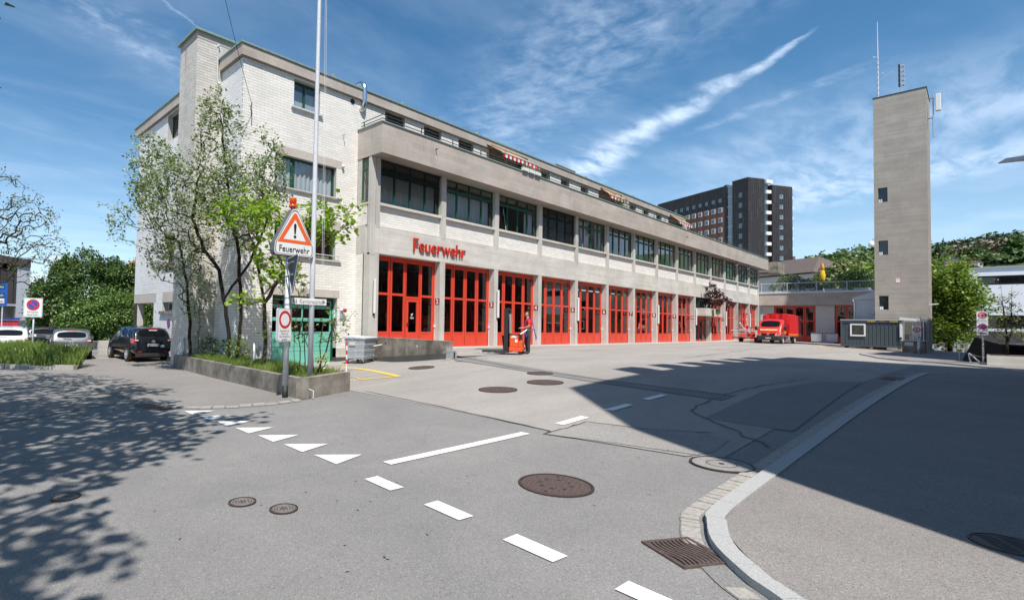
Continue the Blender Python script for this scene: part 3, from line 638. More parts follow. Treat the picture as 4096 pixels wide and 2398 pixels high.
#  fire station
random.seed(11)
def rect_sub(rects,o):
 out=[]
 for(a0,a1,b0,b1)in rects:
  c0,c1,d0,d1=max(a0,o[0]),min(a1,o[1]),max(b0,o[2]),min(b1,o[3])
  if c1<=c0+1e-6 or d1<=d0+1e-6:out.append((a0,a1,b0,b1));continue
  if c0>a0+1e-6:out.append((a0,c0,b0,b1))
  if c1<a1-1e-6:out.append((c1,a1,b0,b1))
  if d0>b0+1e-6:out.append((c0,c1,b0,d0))
  if d1<b1-1e-6:out.append((c0,c1,d1,b1))
 return out
def wall_rects(u0,u1,z0,z1,ops):
 r=[(u0,u1,z0,z1)]
 for o in ops:r=rect_sub(r,o)
 return r
BL,BH,GAP=0.362,0.113,0.013
BRICKS=[]
def bricks(mb,plane,c,u0,u1,z0,z1,ops=(),depth=0.012,sgn=-1,keep=None,L_=BL,H_=BH,zref=0.0):
 """courses of bricks standing proud of the mortar; plane 'Y': face at y=c looking to -Y, plane 'X': face at x=c looking to -X"""
 k0=math.floor((z0-zref)/H_);k=k0
 while zref+k*H_<z1:
  a,b=max(z0,zref+k*H_)+GAP/2,min(z1,zref+(k+1)*H_)-GAP/2
  if b-a>0.02:
   j=math.floor(u0/L_)-1
   while True:
    p=(j+(0.5 if k%2 else 0))*L_;q=p+L_
    if p>u1:break
    s0,s1=max(u0,p)+(GAP/2 if p>u0 else 0),min(u1,q)-(GAP/2 if q<u1 else 0)
    j+=1
    if s1-s0<0.03:continue
    rs=[(s0,s1,a,b)]
    for o in ops:rs=rect_sub(rs,o)
    full=len(rs)==1 and abs((rs[0][1]-rs[0][0])-(L_-GAP))<1e-3 and abs((rs[0][3]-rs[0][2])-(H_-GAP))<1e-3
    for r in rs:
     if r[1]-r[0]<0.03 or r[3]-r[2]<0.02:continue
     if keep is not None and full:keep.append((plane,c,r));continue
     brick_box(mb,plane,c,r,depth,sgn)
  k+=1
def brick_box(mb,plane,c,r,depth,sgn=-1):
 u0,u1,a,b=r
 if plane=='Y':
  mb.add([(u0,c,a),(u1,c,a),(u1,c,b),(u0,c,b),(u0,c-sgn*depth,a),(u1,c-sgn*depth,a),(u1,c-sgn*depth,b),(u0,c-sgn*depth,b)],[(0,1,2,3),(3,2,6,7),(1,0,4,5),(0,3,7,4),(2,1,5,6)])
 else:
  mb.add([(c,u0,a),(c,u1,a),(c,u1,b),(c,u0,b),(c-sgn*depth,u0,a),(c-sgn*depth,u1,a),(c-sgn*depth,u1,b),(c-sgn*depth,u0,b)],[(3,2,1,0),(7,6,2,3),(5,4,0,1),(4,7,3,0),(6,5,1,2)])
def wall(mb,plane,c,u0,u1,z0,z1,ops=(),t=0.3):
 for(a,b,p,q)in wall_rects(u0,u1,z0,z1,ops):
  if plane=='Y':mb.box(a,b,c,c+t,p,q)
  else:mb.box(c,c+t,a,b,p,q)
FS=thing('fire_station','long fire station with white brick gable, concrete bands and many red bay doors','fire station',(9.5,19.15,0.0))
WY,GXp=19.15,9.5
front_ops=[(11.87,13.22,10.32,11.53),(11.06,14.22,6.80,8.17),(11.10,14.25,3.95,5.36),(11.10,14.43,-1.2,2.27)]
front_lint=[(10.92,14.53,8.17,8.53),(10.92,14.53,5.36,5.72),(10.75,14.55,2.27,2.60),(14.43,15.5,-1.2,0.02)]
gable_ops=[(28.6,31.32,-1.5,2.0),(25.72,27.3,1.55,2.0),(25.8,27.4,3.75,5.33),(22.9,27.4,10.2,11.58)]
gable_lint=[(28.25,31.92,2.0,2.46),(25.7,27.35,2.0,2.52),(25.72,27.45,5.33,5.75)]
mw=MB();wall(mw,'Y',WY+0.008,9.51,15.46,-1.3,11.66,front_ops);wall(mw,'X',GXp+0.008,19.46,31.9,-1.5,11.66,gable_ops+[(28.6,32,-1.5,2.0)]);mw.box(9.508,9.81,31.32,31.9,-1.5,-1.4)
attic_ops=[(17.11,18.48,9.5,11.64),(19.87,21.24,9.5,11.64),(22.67,24.02,9.5,11.64),(25.45,29.46,9.5,11.66),(30.99,32.2,9.5,11.6),(33.69,34.85,9.5,11.6),(36.45,37.63,9.5,11.6),(39.22,43.5,9.5,11.66),(44.67,45.91,9.5,11.6),(47.4,48.56,9.5,11.6),(50.2,51.44,9.5,11.6),(53.0,57.0,9.5,11.66)]
wall(mw,'Y',WY+0.008,15.46,57.8,9.3,11.66,attic_ops)
mw.build('wall_backing','mortar',FS)
bk=MB();keepf,keepg=[],[]
bricks(bk,'Y',WY,9.5,15.45,-0.75,11.66,front_ops+front_lint,keep=keepf)
bricks(bk,'Y',WY,15.45,57.8,9.6,11.66,attic_ops)
bricks(bk,'X',15.45,18.56,19.15,-0.7,4.36);bricks(bk,'X',15.45,18.40,19.15,5.68,6.62)
keepf.sort(key=lambda b:(b[2][0]-0)**2+(b[1])**2+((b[2][2]-1.2)**2))
near,rest=keepf[:300],keepf[300:]
for b in rest:brick_box(bk,b[0],b[1],b[2],0.012)
m1=MB();brick_box(m1,'Y',0.0,(0,BL-GAP,0,BH-GAP),0.012);bme=m1.mesh('brick','brick_white')
for b in near:link('brick',bme,FS,(b[2][0]-9.5,WY-19.15,b[2][2]))
for k in range(14):
 x0=16.03+4.574*k;x1=min(x0+4.574-0.37,79.5)
 bricks(bk,'Y',18.285,x0,x1,5.68,6.60)
bk.build('brick_courses','brick_white',FS,kind='stuff')
bg=MB();bricks(bg,'X',GXp,19.15,21.1,-0.9,11.66,gable_ops+gable_lint);bricks(bg,'X',GXp,22.95,31.9,-0.9,11.66,gable_ops+gable_lint)
bg.build('gable_bricks','brick_gable',FS,kind='stuff')
def chimney_mat():
 t=NT('brick_chimney',0.8,0.2);r=t.n('ShaderNodeNewGeometry').outputs['Random Per Island'];b=t.mix(r,(0.55,0.52,0.48),(0.66,0.63,0.58))
 sep=t.n('ShaderNodeSeparateXYZ');t.l(t.pos,sep.inputs[0])
 st=t.noise(t.mp((7,7,0.25)),1.0,4,0.6);zz=t.math('MULTIPLY',t.math('SUBTRACT',sep.outputs[2],10.8),0.45,True)
 f=t.math('MULTIPLY',t.ramp(st,[(0.52,0.0),(0.66,1.0)]),zz)
 yy=t.math('MULTIPLY',t.math('SUBTRACT',sep.outputs[1],21.7),2.0,True);b=t.mix(t.math('MULTIPLY',t.math('MULTIPLY',f,yy),0.95),b,(0.30,0.12,0.035))
 g=t.ramp(t.noise(t.mp((1.2,1.2,0.6)),1.3,5,0.7),[(0.35,0.0),(0.7,1.0)]);b=t.mix(t.math('MULTIPLY',g,0.35),b,(0.30,0.26,0.21));t.col(b)
chimney_mat()
bc=MB();bricks(bc,'X',8.40,21.11,22.93,-0.9,12.78);bricks(bc,'Y',21.10,8.41,9.5,-0.9,12.78);bcore=MB();bcore.box(8.408,9.9,21.108,22.93,-1.2,12.80)
ch=bcore.build('chimney','mortar',FS);bc.build('brick_courses','brick_chimney',ch,kind='stuff')
c2=MB();c2.box(8.395,9.98,21.095,22.95,12.80,13.08);c2.build('chimney_head','concrete_parapet',ch)
c3=MB();c3.box(8.28,10.1,20.98,23.06,13.08,13.17);c3.build('chimney_cap','green_copper',ch)
c4=MB();c4.lathe([(0.17,13.17),(0.17,13.30),(0.12,13.36),(0.01,13.40)],(9.0,22.0,0),14);c4.build('flue_cover','steel_shiny',ch,smooth=True)
dp=MB();dp.tube([(9.28,21.06,12.7),(9.28,21.06,11.3),(9.32,21.04,11.15),(9.46,20.9,11.05)],0.022,6);dp.sphere((9.28,21.03,12.72),0.06,8,5);dp.build('lightning_rod','galvanised_pale',FS)
for o in front_lint[:3]:
 m=MB();m.box(o[0]+0.002,o[1]-0.002,WY-0.003,WY+0.30,o[2]+0.002,o[3]-0.002);m.build('lintel','concrete_lintel',FS)
m=MB();m.box(14.43,15.47,WY-0.012,WY+0.3,-0.40,0.02);m.build('plinth','concrete_light',FS)
m=MB();m.box(14.42,15.48,WY-0.03,WY+0.3,-1.2,-0.40);m.build('plinth_edge','concrete_black',FS)
for o in gable_lint:
 m=MB();m.box(GXp-0.003,GXp+0.30,o[0]+0.002,o[1]-0.002,o[2]+0.002,o[3]-0.002);m.build('lintel','concrete_lintel',FS)
m=MB();m.box(GXp,GXp+0.35,31.32,31.9,-1.4,2.0);m.build('corner_pillar','concrete_pillar',FS)
m=MB();m.box(9.81,22,31.6,31.9,2.0,11.6);m.box(13,13.3,28.3,31.9,-1.5,2.0);m.box(9.82,13,28.3,28.6,-1.5,2.0);m.box(9.82,13,28.6,31.6,2.0,2.2);m.box(13.3,57.7,31.6,31.9,-1.5,11.6);m.box(57.5,57.8,19.46,31.6,9.3,11.64);m.build('rear_wall','concrete_light',FS)
def sill(x0,x1,y,z,th=0.06):
 m=MB();m.box(x0,x1,y-0.10,y+0.22,z-th,z);return m.build('sill','concrete_light',FS)
m=MB();m.box(11.74,13.34,19.03,19.35,10.25,10.32);m.build('sill','galvanised_pale',FS)
sill(10.95,14.35,19.15,6.80);sill(10.98,14.55,19.15,3.95)
m=MB();m.box(GXp-0.12,GXp+0.2,25.55,27.5,1.40,1.55);m.build('sill','concrete_old',FS);m=MB();m.box(GXp-0.08,GXp+0.2,25.7,27.5,3.68,3.75);m.build('sill','concrete_old',FS)
def window(x0,x1,z0,z1,y,cols,transom=None,fr=0.07,mull=0.085,glass='glass_pane',frame='green_frame',label=None,tilt=None):
 """glazed frame in a plane y; panes are children"""
 f=MB();d=0.07
 f.box(x0,x0+fr,y,y+d,z0,z1);f.box(x1-fr,x1,y,y+d,z0,z1);f.box(x0+fr,x1-fr,y,y+d,z0,z0+fr);f.box(x0+fr,x1-fr,y,y+d,z1-fr,z1)
 xs=[x0+fr]+list(cols)+[x1-fr]
 for c in cols:f.box(c-mull/2,c+mull/2,y-0.012,y+d,z0+fr,z1-fr)
 if transom:
  for a,b in zip(xs[:-1],xs[1:]):
   l=a+(mull/2 if a!=xs[0]else 0);r=b-(mull/2 if b!=xs[-1]else 0);f.box(l,r,y-0.006,y+d,transom[0],transom[1])
 w=f.build('window',frame,FS,label=label)
 for i,(a,b)in enumerate(zip(xs[:-1],xs[1:])):
  l=a+(mull/2 if a!=xs[0]else 0);r=b-(mull/2 if b!=xs[-1]else 0)
  for(p,q)in([(z0+fr,transom[0]),(transom[1],z1-fr)]if transom else[(z0+fr,z1-fr)]):
   g=MB();yy=y+0.035
   if tilt==i and q<z1-fr-0.05:
    g.add([(l,yy,p),(r,yy,p),(r,yy+0.22,q),(l,yy+0.22,q)],[(0,1,2,3)]);g.build('pane',glass,w);s=MB()
    for xx in(l,r-0.05):s.add([(xx,yy-0.01,p),(xx+0.05,yy-0.01,p),(xx+0.05,yy+0.21,q),(xx,yy+0.21,q)],[(0,1,2,3)])
    s.build('sash','galvanised_pale',w);continue
   g.quad((l,yy,p),(r,yy,p),(r,yy,q),(l,yy,q));g.build('pane',glass,w)
 return w
def curtain(x0,x1,z0,z1,y,m_='curtain',gap=None):
 c=MB();n=int((x1-x0)/0.045);vs=[]
 for i in range(n+1):
  x=x0+(x1-x0)*i/n;yy=y+0.035*math.sin(i*1.25)+0.015*math.sin(i*0.37);vs+=[(x,yy,z0),(x,yy,z1)]
 c.add(vs,[(2*i,2*i+2,2*i+3,2*i+1)for i in range(n)]);return c.build('curtain',m_,FS,smooth=True)
window(11.87,13.22,10.32,11.53,19.36,[12.52]);
m=MB();m.box(11.9,13.2,19.50,19.51,10.3,11.2);m.build('pleated_blind','blind_pale',FS)
window(11.06,14.22,6.80,8.17,19.34,[12.02],fr=0.06,mull=0.16);curtain(11.1,12.0,6.82,8.1,19.5);curtain(12.1,14.2,6.82,8.1,19.5)
window(11.10,14.25,3.95,5.36,19.34,[12.7],fr=0.08,mull=0.12)
m=MB();m.tube([(12.7,19.05,4.14),(14.45,19.05,4.14)],0.02,6);m.tube([(14.4,19.05,4.14),(14.4,19.16,4.14)],0.015,5);m.tube([(12.7,19.05,4.14),(12.7,19.34,4.14)],0.015,5);m.build('guard_rail','galvanised_pale',FS)
m=MB();m.box(12.9,14.1,19.44,19.7,4.0,4.12);m.build('papers','plaster_beige',FS)
def gwin(y0,y1,z0,z1,x,frame='green_frame',bars=()):
 f=MB();d=0.06;fr=0.06;f.box(x,x+d,y0,y0+fr,z0,z1);f.box(x,x+d,y1-fr,y1,z0,z1);f.box(x,x+d,y0+fr,y1-fr,z0,z0+fr);f.box(x,x+d,y0+fr,y1-fr,z1-fr,z1)
 for b in bars:f.box(x-0.01,x+d,b-0.04,b+0.04,z0+fr,z1-fr)
 w=f.build('window',frame,FS);g=MB();g.quad((x+0.03,y1-fr,z0+fr),(x+0.03,y0+fr,z0+fr),(x+0.03,y0+fr,z1-fr),(x+0.03,y1-fr,z1-fr));g.build('pane','glass_pane',w)
gwin(25.72,27.3,1.55,2.0,9.78,'galvanised_pale',(26.5,));gwin(25.8,27.4,3.75,5.33,9.76,bars=(26.6,));gwin(22.95,27.4,10.2,11.58,9.76,bars=(24.4,25.9))
m=MB();m.box(9.85,15.3,23.2,23.3,-0.8,11.6);m.box(9.85,9.95,19.5,23.2,-0.8,11.6);m.box(15.2,15.3,19.5,23.2,-0.8,11.6)
for z in(2.9,6.2,9.3,11.55):m.box(9.95,15.2,19.5,23.2,z,z+0.1)
m.box(9.95,13,23.3,28.2,2.6,2.7);m.box(12.9,13.0,23.3,28.2,2.7,11.5);m.box(9.95,12.9,28.1,28.2,2.7,11.5)
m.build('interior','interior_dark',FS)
gd=MB();gd.box(11.08,11.2,19.42,19.55,-0.75,2.27);gd.box(14.33,14.45,19.42,19.55,-0.75,2.27);gd.box(11.2,14.33,19.42,19.55,2.12,2.27);d1=gd.build('garage_door','green_frame',FS,label='turquoise sectional garage door number 1 with two rows of glazing')
zb=[-0.66,-0.10,0.09,0.65,1.25,1.80,2.12]
for a,b in zip(zb[:-1],zb[1:]):
 if a>=0.6:
  p=MB();p.box(11.2,14.33,19.46,19.50,a+0.005,a+0.09);p.box(11.2,14.33,19.46,19.50,b-0.05,b-0.005);p.box(11.2,11.27,19.46,19.50,a+0.09,b-0.05);p.box(14.26,14.33,19.46,19.50,a+0.09,b-0.05);p.box(12.74,12.80,19.46,19.50,a+0.09,b-0.05)
  p.build('door_panel','turquoise_door',d1)
  for l,r in((11.27,12.74),(12.80,14.26)):
   g=MB();g.quad((l,19.48,a+0.09),(r,19.48,a+0.09),(r,19.48,b-0.05),(l,19.48,b-0.05));g.build('pane','glass_door',d1)
 else:
  p=MB();p.box(11.2,14.33,19.46,19.50,a+0.006,b-0.006);p.build('door_panel','turquoise_door',d1)
m=MB();m.box(11.2,14.33,19.45,19.51,-0.75,-0.66);m.build('door_seal','black_rubber',d1)
def number_sign(body,pos,normal,m_='sign_dark_red',s=0.30,h=0.33):
 n=Vector(normal);r=Vector((0,0,1)).cross(n).normalized();c=Vector(pos);p=MB()
 a=c-r*s/2-Vector((0,0,h/2));p.extr([a,a+r*s,a+r*s+Vector((0,0,h)),a+Vector((0,0,h))],-n*0.004)
 sg=p.build('number_sign',m_,FS);text('numeral',body,h*0.98 if len(body)==1 else h*0.80,c+n*0.004,normal,'sign_white',sg,bold=0.012);return sg
number_sign('1',(14.28,19.30-0.16,1.54),(0,-1,0),'turquoise_door',0.24,0.36)
m=MB();m.lathe([(0.085,0),(0.10,-0.05),(0.09,-0.10),(0.03,-0.13)],(14.74,19.02,1.72),12,'Y');m.build('alarm_lamp','tail_red',FS,smooth=True);m=MB();m.lathe([(0.03,0.0),(0.10,-0.04),(0.02,-0.1)],(14.66,19.10,1.74),10,'Y');m.box(14.58,14.72,19.08,19.15,1.35,1.72);m.build('lamp_bracket','galvanised',FS)
m=MB();disc(m,(15.05,19.145,11.46),0.16,(0,-1,0),24,0.135);m.build('vent_ring','galvanised_pale',FS);m=MB();disc(m,(15.05,19.146,11.46),0.136,(0,-1,0),24);m.build('vent_hole','black_rubber',FS)
pp=MB();cv=[(15.62,22.2,12.50),(15.60,19.3,12.50)]+[(15.60,19.3-0.35*math.sin(a),12.50-0.35*(1-math.cos(a)))for a in(0.4,0.8,1.2,1.57)]+[(15.60,18.95,11.55)]+[(15.58,18.95+0.3*(1-math.cos(a)),11.5-0.3*math.sin(a))for a in(0.4,0.8,1.2)]+[(15.55,19.2,11.22)]
pp.tube(cv,0.125,16);vp_=pp.build('exhaust_pipe','steel_shiny',FS,smooth=True);sm_=MB()
for y in(19.6,20.0,20.4,20.8,21.2,21.6):sm_.tube([(15.61,y,12.5),(15.61,y+0.03,12.5)],0.132,16)
for z in(12.1,11.6):sm_.tube([(15.6,18.95,z),(15.6,18.95,z+0.03)],0.132,16)
sm_.build('pipe_seam','steel_shiny',vp_)
m=MB();m.tube([(9.83,19.15,9.75),(9.83,19.0,9.72)],0.015,5);m.tube([(9.83,19.0,9.85),(9.80,18.95,9.55),(9.82,18.98,9.3)],0.02,5);m.build('wall_anchor','dark_metal',FS)
m=MB();m.tube([(14.52,19.15,9.75),(14.52,18.98,9.74),(14.52,18.97,9.62)],0.02,5);m.build('wall_hook','galvanised',FS);m=MB();m.sphere((14.54,19.07,8.29),0.075,10,6);m.build('wall_light','white_plastic',FS,smooth=True)
ca=MB();A=Vector((9.8,18.95,9.8));B=Vector((4.2,13.5,16.8));pts=[A.lerp(B,t)-Vector((0,0,0.5*4*t*(1-t)))for t in[i/14 for i in range(15)]];ca.tube(pts,0.009,5);tag(ca.build('overhead_cable','black_rubber',loc=(9.8,18.95,9.8)),'thin black cable running up from the corner of the fire station into the sky','cable')
m=MB();m.box(9.62,57.9,19.43,32.25,11.70,12.075);m.build('roof_slab','concrete_parapet',FS)
segs=[(9.35,25.43,11.66),(25.43,29.35,11.90),(29.35,39.23,11.66),(39.23,42.97,11.90),(42.97,52.95,11.66),(52.95,57.0,11.90),(57.0,57.95,11.66)]
for a,b,z in segs:
 xs=list(np.arange(a,b-1.5,8.0))+[b]
 for p,q in zip(xs[:-1],xs[1:]):m=MB();m.box(p+0.004,q-0.004,19.0,19.42,z,12.12);m.build('fascia_panel','concrete_parapet',FS)
m=MB();m.box(9.35,9.6,19.425,21.0,11.66,12.12);m.box(9.35,9.6,23.0,32.3,11.66,12.12);m.build('fascia_panel','concrete_parapet',FS)
m=MB();m.box(9.30,58.0,18.95,19.20,12.12,12.19);m.box(9.30,9.55,19.20,32.35,12.12,12.19);m.box(9.55,58,19.2,32.35,12.08,12.15);m.build('roof_edge','green_copper',FS)
for x in(13.7,18.1,24.1,28.4,32.6,36.9,41.0,45.0):m=MB();m.add([(x,19.0,12.18),(x+0.28,19.0,12.18),(x+0.14,19.0,12.36),(x,19.5,12.18),(x+0.28,19.5,12.18),(x+0.14,19.5,12.36)],[(0,1,2),(0,2,5,3),(1,4,5,2)]);m.build('roof_vent','green_copper',FS)
m=MB();m.box(37.9,41.0,22,24.5,12.1,14.1);m.build('roof_hut','roof_brown',FS)
m=MB();m.box(56.2,57.8,23,26,12.1,13.0);m.build('roof_hut','concrete_light',FS)
m=MB();m.tube([(33.5,24,12.1),(33.5,24,14.6)],0.02,5);m.build('roof_mast','sign_red',FS)
for i,o in enumerate(attic_ops):
 if o[1]-o[0]>2:continue
 w=window(o[0],o[1],9.6,11.6,19.40,[(o[0]+o[1])/2],frame='green_frame')
 if i<3:
  b=MB()
  for k in range(14):b.box(o[0]+0.03,o[1]-0.03,19.30,19.33,11.55-0.03-k*0.045,11.55-k*0.045)
  b.build('blind','blind_dark',FS);b=MB();b.box(o[0]+0.03,o[1]-0.03,19.31,19.33,9.6,10.92);b.build('shutter','blind_pale',FS)
 else:curtain(o[0]+0.05,o[1]-0.05,9.7,11.5,19.6)
m=MB();
for(a,b)in((25.45,29.46),(39.22,43.5),(53.0,57.0)):m.box(a-0.1,a,19.46,21.5,9.4,11.66);m.box(b,b+0.1,19.46,21.5,9.4,11.66);m.box(a,b,21.5,21.6,9.4,11.66)
m.build('loggia_wall','interior_wall',FS)
m=MB();m.box(15.5,57.7,19.9,20.0,9.3,11.6)if False else m.box(15.9,25.3,20.3,20.4,9.3,11.6);m.box(29.6,39.1,20.3,20.4,9.3,11.6);m.box(43.6,52.9,20.3,20.4,9.3,11.6);m.build('interior','interior_dark',FS)
def awning(x0,x1,y1,z1,n):
 t=thing('awning','unrolled red and white striped awning over the rooftop balcony with flower boxes' if x0<30 else('half hidden red and white striped awning above the bush on the roof terrace' if x0<45 else 'far red and white striped awning at the last rooftop loggia'),'awning',(x0,19.1,11.85),group='striped awnings on the roof terrace')
 f=MB();f.add([(x0+0.1,19.05,11.88),(x1-0.1,19.05,11.88),(x1,y1,z1+0.02),(x0,y1,z1+0.02)],[(0,1,2,3)]);f.build('canopy','wood',t)
 b=MB();b.tube([(x0-0.1,y1,z1),(x1+0.15,y1,z1)],0.035,8);b.build('front_bar','galvanised_pale',t)
 b=MB();b.tube([(x0+0.3,19.0,11.7),((x0)+1.3,18.4,11.5),(x0+0.4,y1,z1)],0.025,6);b.build('folding_arm','wood',t)
 w=(x1-x0)/n
 for i in range(n):
  a=x0+i*w;k=6;vs=[(a,y1,z1-0.02),(a+w,y1,z1-0.02)]+[(a+w*(1-j/k),y1,z1-0.20-0.05*math.sin(math.pi*j/k))for j in range(k+1)]
  s=MB();s.add(vs,[tuple(range(len(vs)))]);s.build('valance_flap','sign_red' if i%2==0 else 'sign_white',t)
awning(24.95,28.4,17.75,11.02,17);awning(39.3,42.5,18.3,11.25,12);awning(53.2,56.6,18.3,11.25,12)
PX=[15.43]+[15.43+9.33*i for i in range(1,7)]+[80.75]
for a,b in zip(PX[:-1],PX[1:]):
 m=MB();m.box(a+(0.006 if a>16 else 0),b-0.006,17.45,17.70,8.80,10.17);m.build('parapet_panel','concrete_parapet',FS)
m=MB();m.box(15.43,15.68,17.70,19.148,8.80,10.17);m.build('parapet_panel','concrete_parapet',FS)
m=MB();m.box(80.75,84.2,16.5,16.75,8.45,9.85);m.box(80.75,81.0,16.75,17.45,8.45,9.85);m.box(81.0,84.2,16.75,19.5,8.45,8.6);m.build('parapet_panel','concrete_old',FS)  # end return in darker concrete, its shade put into the colour
m=MB();m.box(15.68,80.75,17.70,19.15,8.80,8.98);m.build('balcony_slab','concrete_parapet',FS)
m=MB();m.box(15.38,80.8,17.40,17.76,10.17,10.22);m.box(15.38,15.74,17.76,19.15,10.17,10.22);m.build('parapet_cap','green_copper',FS)
rl=MB();
for z in(10.36,10.52):rl.tube([(15.5,19.0,z),(15.5,17.5,z),(80.7,17.5,z)],0.022,6)
rail=rl.build('railing','rail_metal',FS)
pm=MB();pm.box(-0.018,0.018,-0.018,0.018,0,0.31);pmesh=pm.mesh('railing_post','rail_metal')
for i in range(29):link('railing_post',pmesh,rail,(15.7+2.287*i-9.5,17.5-19.15,10.22))
link('railing_post',pmesh,rail,(15.5-9.5,18.8-19.15,10.22))
sp=MB();sp.lathe([(0.03,0),(0.03,-0.14)],(18.95,17.45,9.72),8,'Y');sp.lathe([(0.03,0),(0.03,-0.14)],(52.5,17.45,9.55),8,'Y');sp.build('spout','dark_metal',FS)
for x in(68.9,73.4):m=MB();m.tube([(x,18.1,8.8),(x,17.9,8.62)],0.03,6);m.cbox((x-0.1,17.75,8.55),(0.5,0.22,0.12),Matrix.Rotation(R(-35),3,'Y'));m.build('floodlight','galvanised_pale',FS)
m=MB();m.box(15.50,57.19,18.16,18.50,4.38,5.67);m.build('frieze','concrete_light',FS);m=MB();m.box(57.21,79.5,18.16,18.50,4.38,5.67);m.build('frieze','concrete_light',FS)
m=MB();m.box(15.45,15.75,18.50,19.145,4.38,5.67);m.build('frieze','concrete_pillar',FS)
me_=text_mesh('Feuerwehr',0.86,0.03,0.004,'LEFT');
def islands(me):
 par=list(range(len(me.vertices)))
 def f(a):
  while par[a]!=a:par[a]=par[par[a]];a=par[a]
  return a
 for e in me.edges:a,b=f(e.vertices[0]),f(e.vertices[1]);par[a]=b
 d={}
 for i in range(len(par)):d.setdefault(f(i),[]).append(i)
 return list(d.values())
_w=max(v.co.x for v in me_.vertices);_h0=min(v.co.y for v in me_.vertices);_h1=max(v.co.y for v in me_.vertices);sx_=4.02/_w;sz_=0.64/(_h1-_h0)
for isl in sorted(islands(me_),key=lambda s:min(me_.vertices[i].co.x for i in s)):
 st_=set(isl);idx={v:i for i,v in enumerate(isl)};lm=MB()
 lm.add([(18.13+me_.vertices[v].co.x*sx_,18.10-me_.vertices[v].co.z,4.72+(me_.vertices[v].co.y-_h0)*sz_)for v in isl],[tuple(idx[v]for v in p.vertices)for p in me_.polygons if p.vertices[0]in st_])
 lm.build('letter','sign_letter_red',FS)
m=MB();m.box(15.75,79.5,18.50,19.0,4.38,4.60);m.box(15.75,79.5,18.50,28,5.2,5.4);m.build('floor_slab','concrete_light',FS)
XR=[16.03+4.574*k for k in range(15)]
for k,xr in enumerate(XR):
 if k==14:xr=79.5;
 xl=xr-0.37 if k else 15.45
 if k==14:xl=xr-0.25
 m=MB();m.box(xl,xr,18.165,18.62,-0.8 if k==0 else-0.05,4.378);m.build('pillar','concrete_pillar',FS)
 if k==0:
  m=MB();m.box(15.45,15.74,18.155,18.34,4.3,8.798);m.box(15.78,16.03,18.155,18.34,5.55,8.798);m.box(15.74,15.78,18.20,18.34,5.67,8.798);m.build('pillar','concrete_pillar',FS)
 elif k<14:m=MB();m.box(xl,xr,18.155,18.40,5.52,8.798);m.build('pillar','concrete_pillar',FS)
 else:m=MB();m.box(xl,xr,18.155,18.40,5.52,8.798);m.build('pillar','concrete_pillar',FS)
f=MB();f.box(15.47,15.53,18.36,18.42,6.7,8.72);f.box(15.47,15.53,18.76,18.83,6.7,8.72);f.box(15.47,15.53,18.42,18.76,6.7,6.77);f.box(15.47,15.53,18.42,18.76,8.2,8.32);f.box(15.47,15.53,18.42,18.76,8.65,8.72);sw=f.build('window','green_frame',FS)
g=MB();g.quad((15.5,18.76,6.77),(15.5,18.42,6.77),(15.5,18.42,8.65),(15.5,18.76,8.65));g.build('pane','glass_pane',sw)
m=MB();m.box(15.46,15.7,18.84,19.15,6.62,8.8);m.box(15.458,15.70,18.40,19.15,5.67,6.62);m.box(15.458,15.7,18.62,19.15,-0.8,4.38);m.build('wall_backing','mortar',FS);m=MB();m.box(15.42,15.60,18.3,18.9,6.62,6.70);m.build('sill','concrete_light',FS)
for k in range(14):
 x0=XR[k];x1=(XR[k+1]-0.37)if k<13 else 79.25
 w_=(x1-x0)/4;cols=[x0+w_*i for i in(1,2,3)]
 m=MB();m.box(x0,x1,18.293,18.48,5.67,6.62);m.build('wall_backing','mortar',FS)
 m=MB();m.box(x0,x1,18.13,18.42,6.62,6.735);m.build('sill','concrete_light',FS)
 window(x0,x1,6.74,8.78,18.34,cols,(8.17,8.31),tilt={2:0,4:0}.get(k))
 if k in(0,1):curtain(x0+0.05,x1-0.05,6.76,8.2,18.62)
 elif k==2:curtain(x1-1.0,x1-0.05,6.76,8.2,18.62)
 elif k==4:curtain(x0+0.9,x0+2.2,6.76,8.7,18.62);curtain(x0+3.2,x1,6.76,8.7,18.62)
 elif k==5:curtain(x0,x0+0.8,6.76,8.7,18.62,'curtain_red');curtain(x0+1.9,x1,6.76,8.7,18.62,'curtain_red')
 elif k==6:curtain(x0+3.3,x1,6.76,8.7,18.62,'curtain_red');curtain(x0+1.4,x0+2.6,6.76,8.7,18.62)
 elif k in(7,9,11):curtain(x0+3.2,x1,6.76,8.7,18.62)
 elif k in(8,10,12):curtain(x0+2.9,x0+3.6,6.76,8.7,18.62)
def blind(x0,x1,zt,zb,n,label):
 h=MB();h.box(x0,x1,18.22,18.31,zt,zt+0.06);b=h.build('blind','blind_dark',FS,label=label);s=MB();s.cbox((0,0,0),(x1-x0-0.04,0.075,0.008),Matrix.Rotation(R(28),3,'X'));sm2=s.mesh('slat','blind_dark')
 for i in range(n):link('slat',sm2,b,((x0+x1)/2-9.5,18.26-19.15,zt-(zt-zb)*(i+0.5)/n))
blind(XR[0]+0.02,XR[1]-0.39,8.70,7.42,17,'half lowered dark slatted blind');blind(XR[3]+0.02,XR[4]-0.39,8.70,6.80,26,'fully lowered dark slatted blind')
m=MB();m.box(15.8,79.4,21.8,21.9,5.4,8.8);m.build('interior','interior_wall',FS)
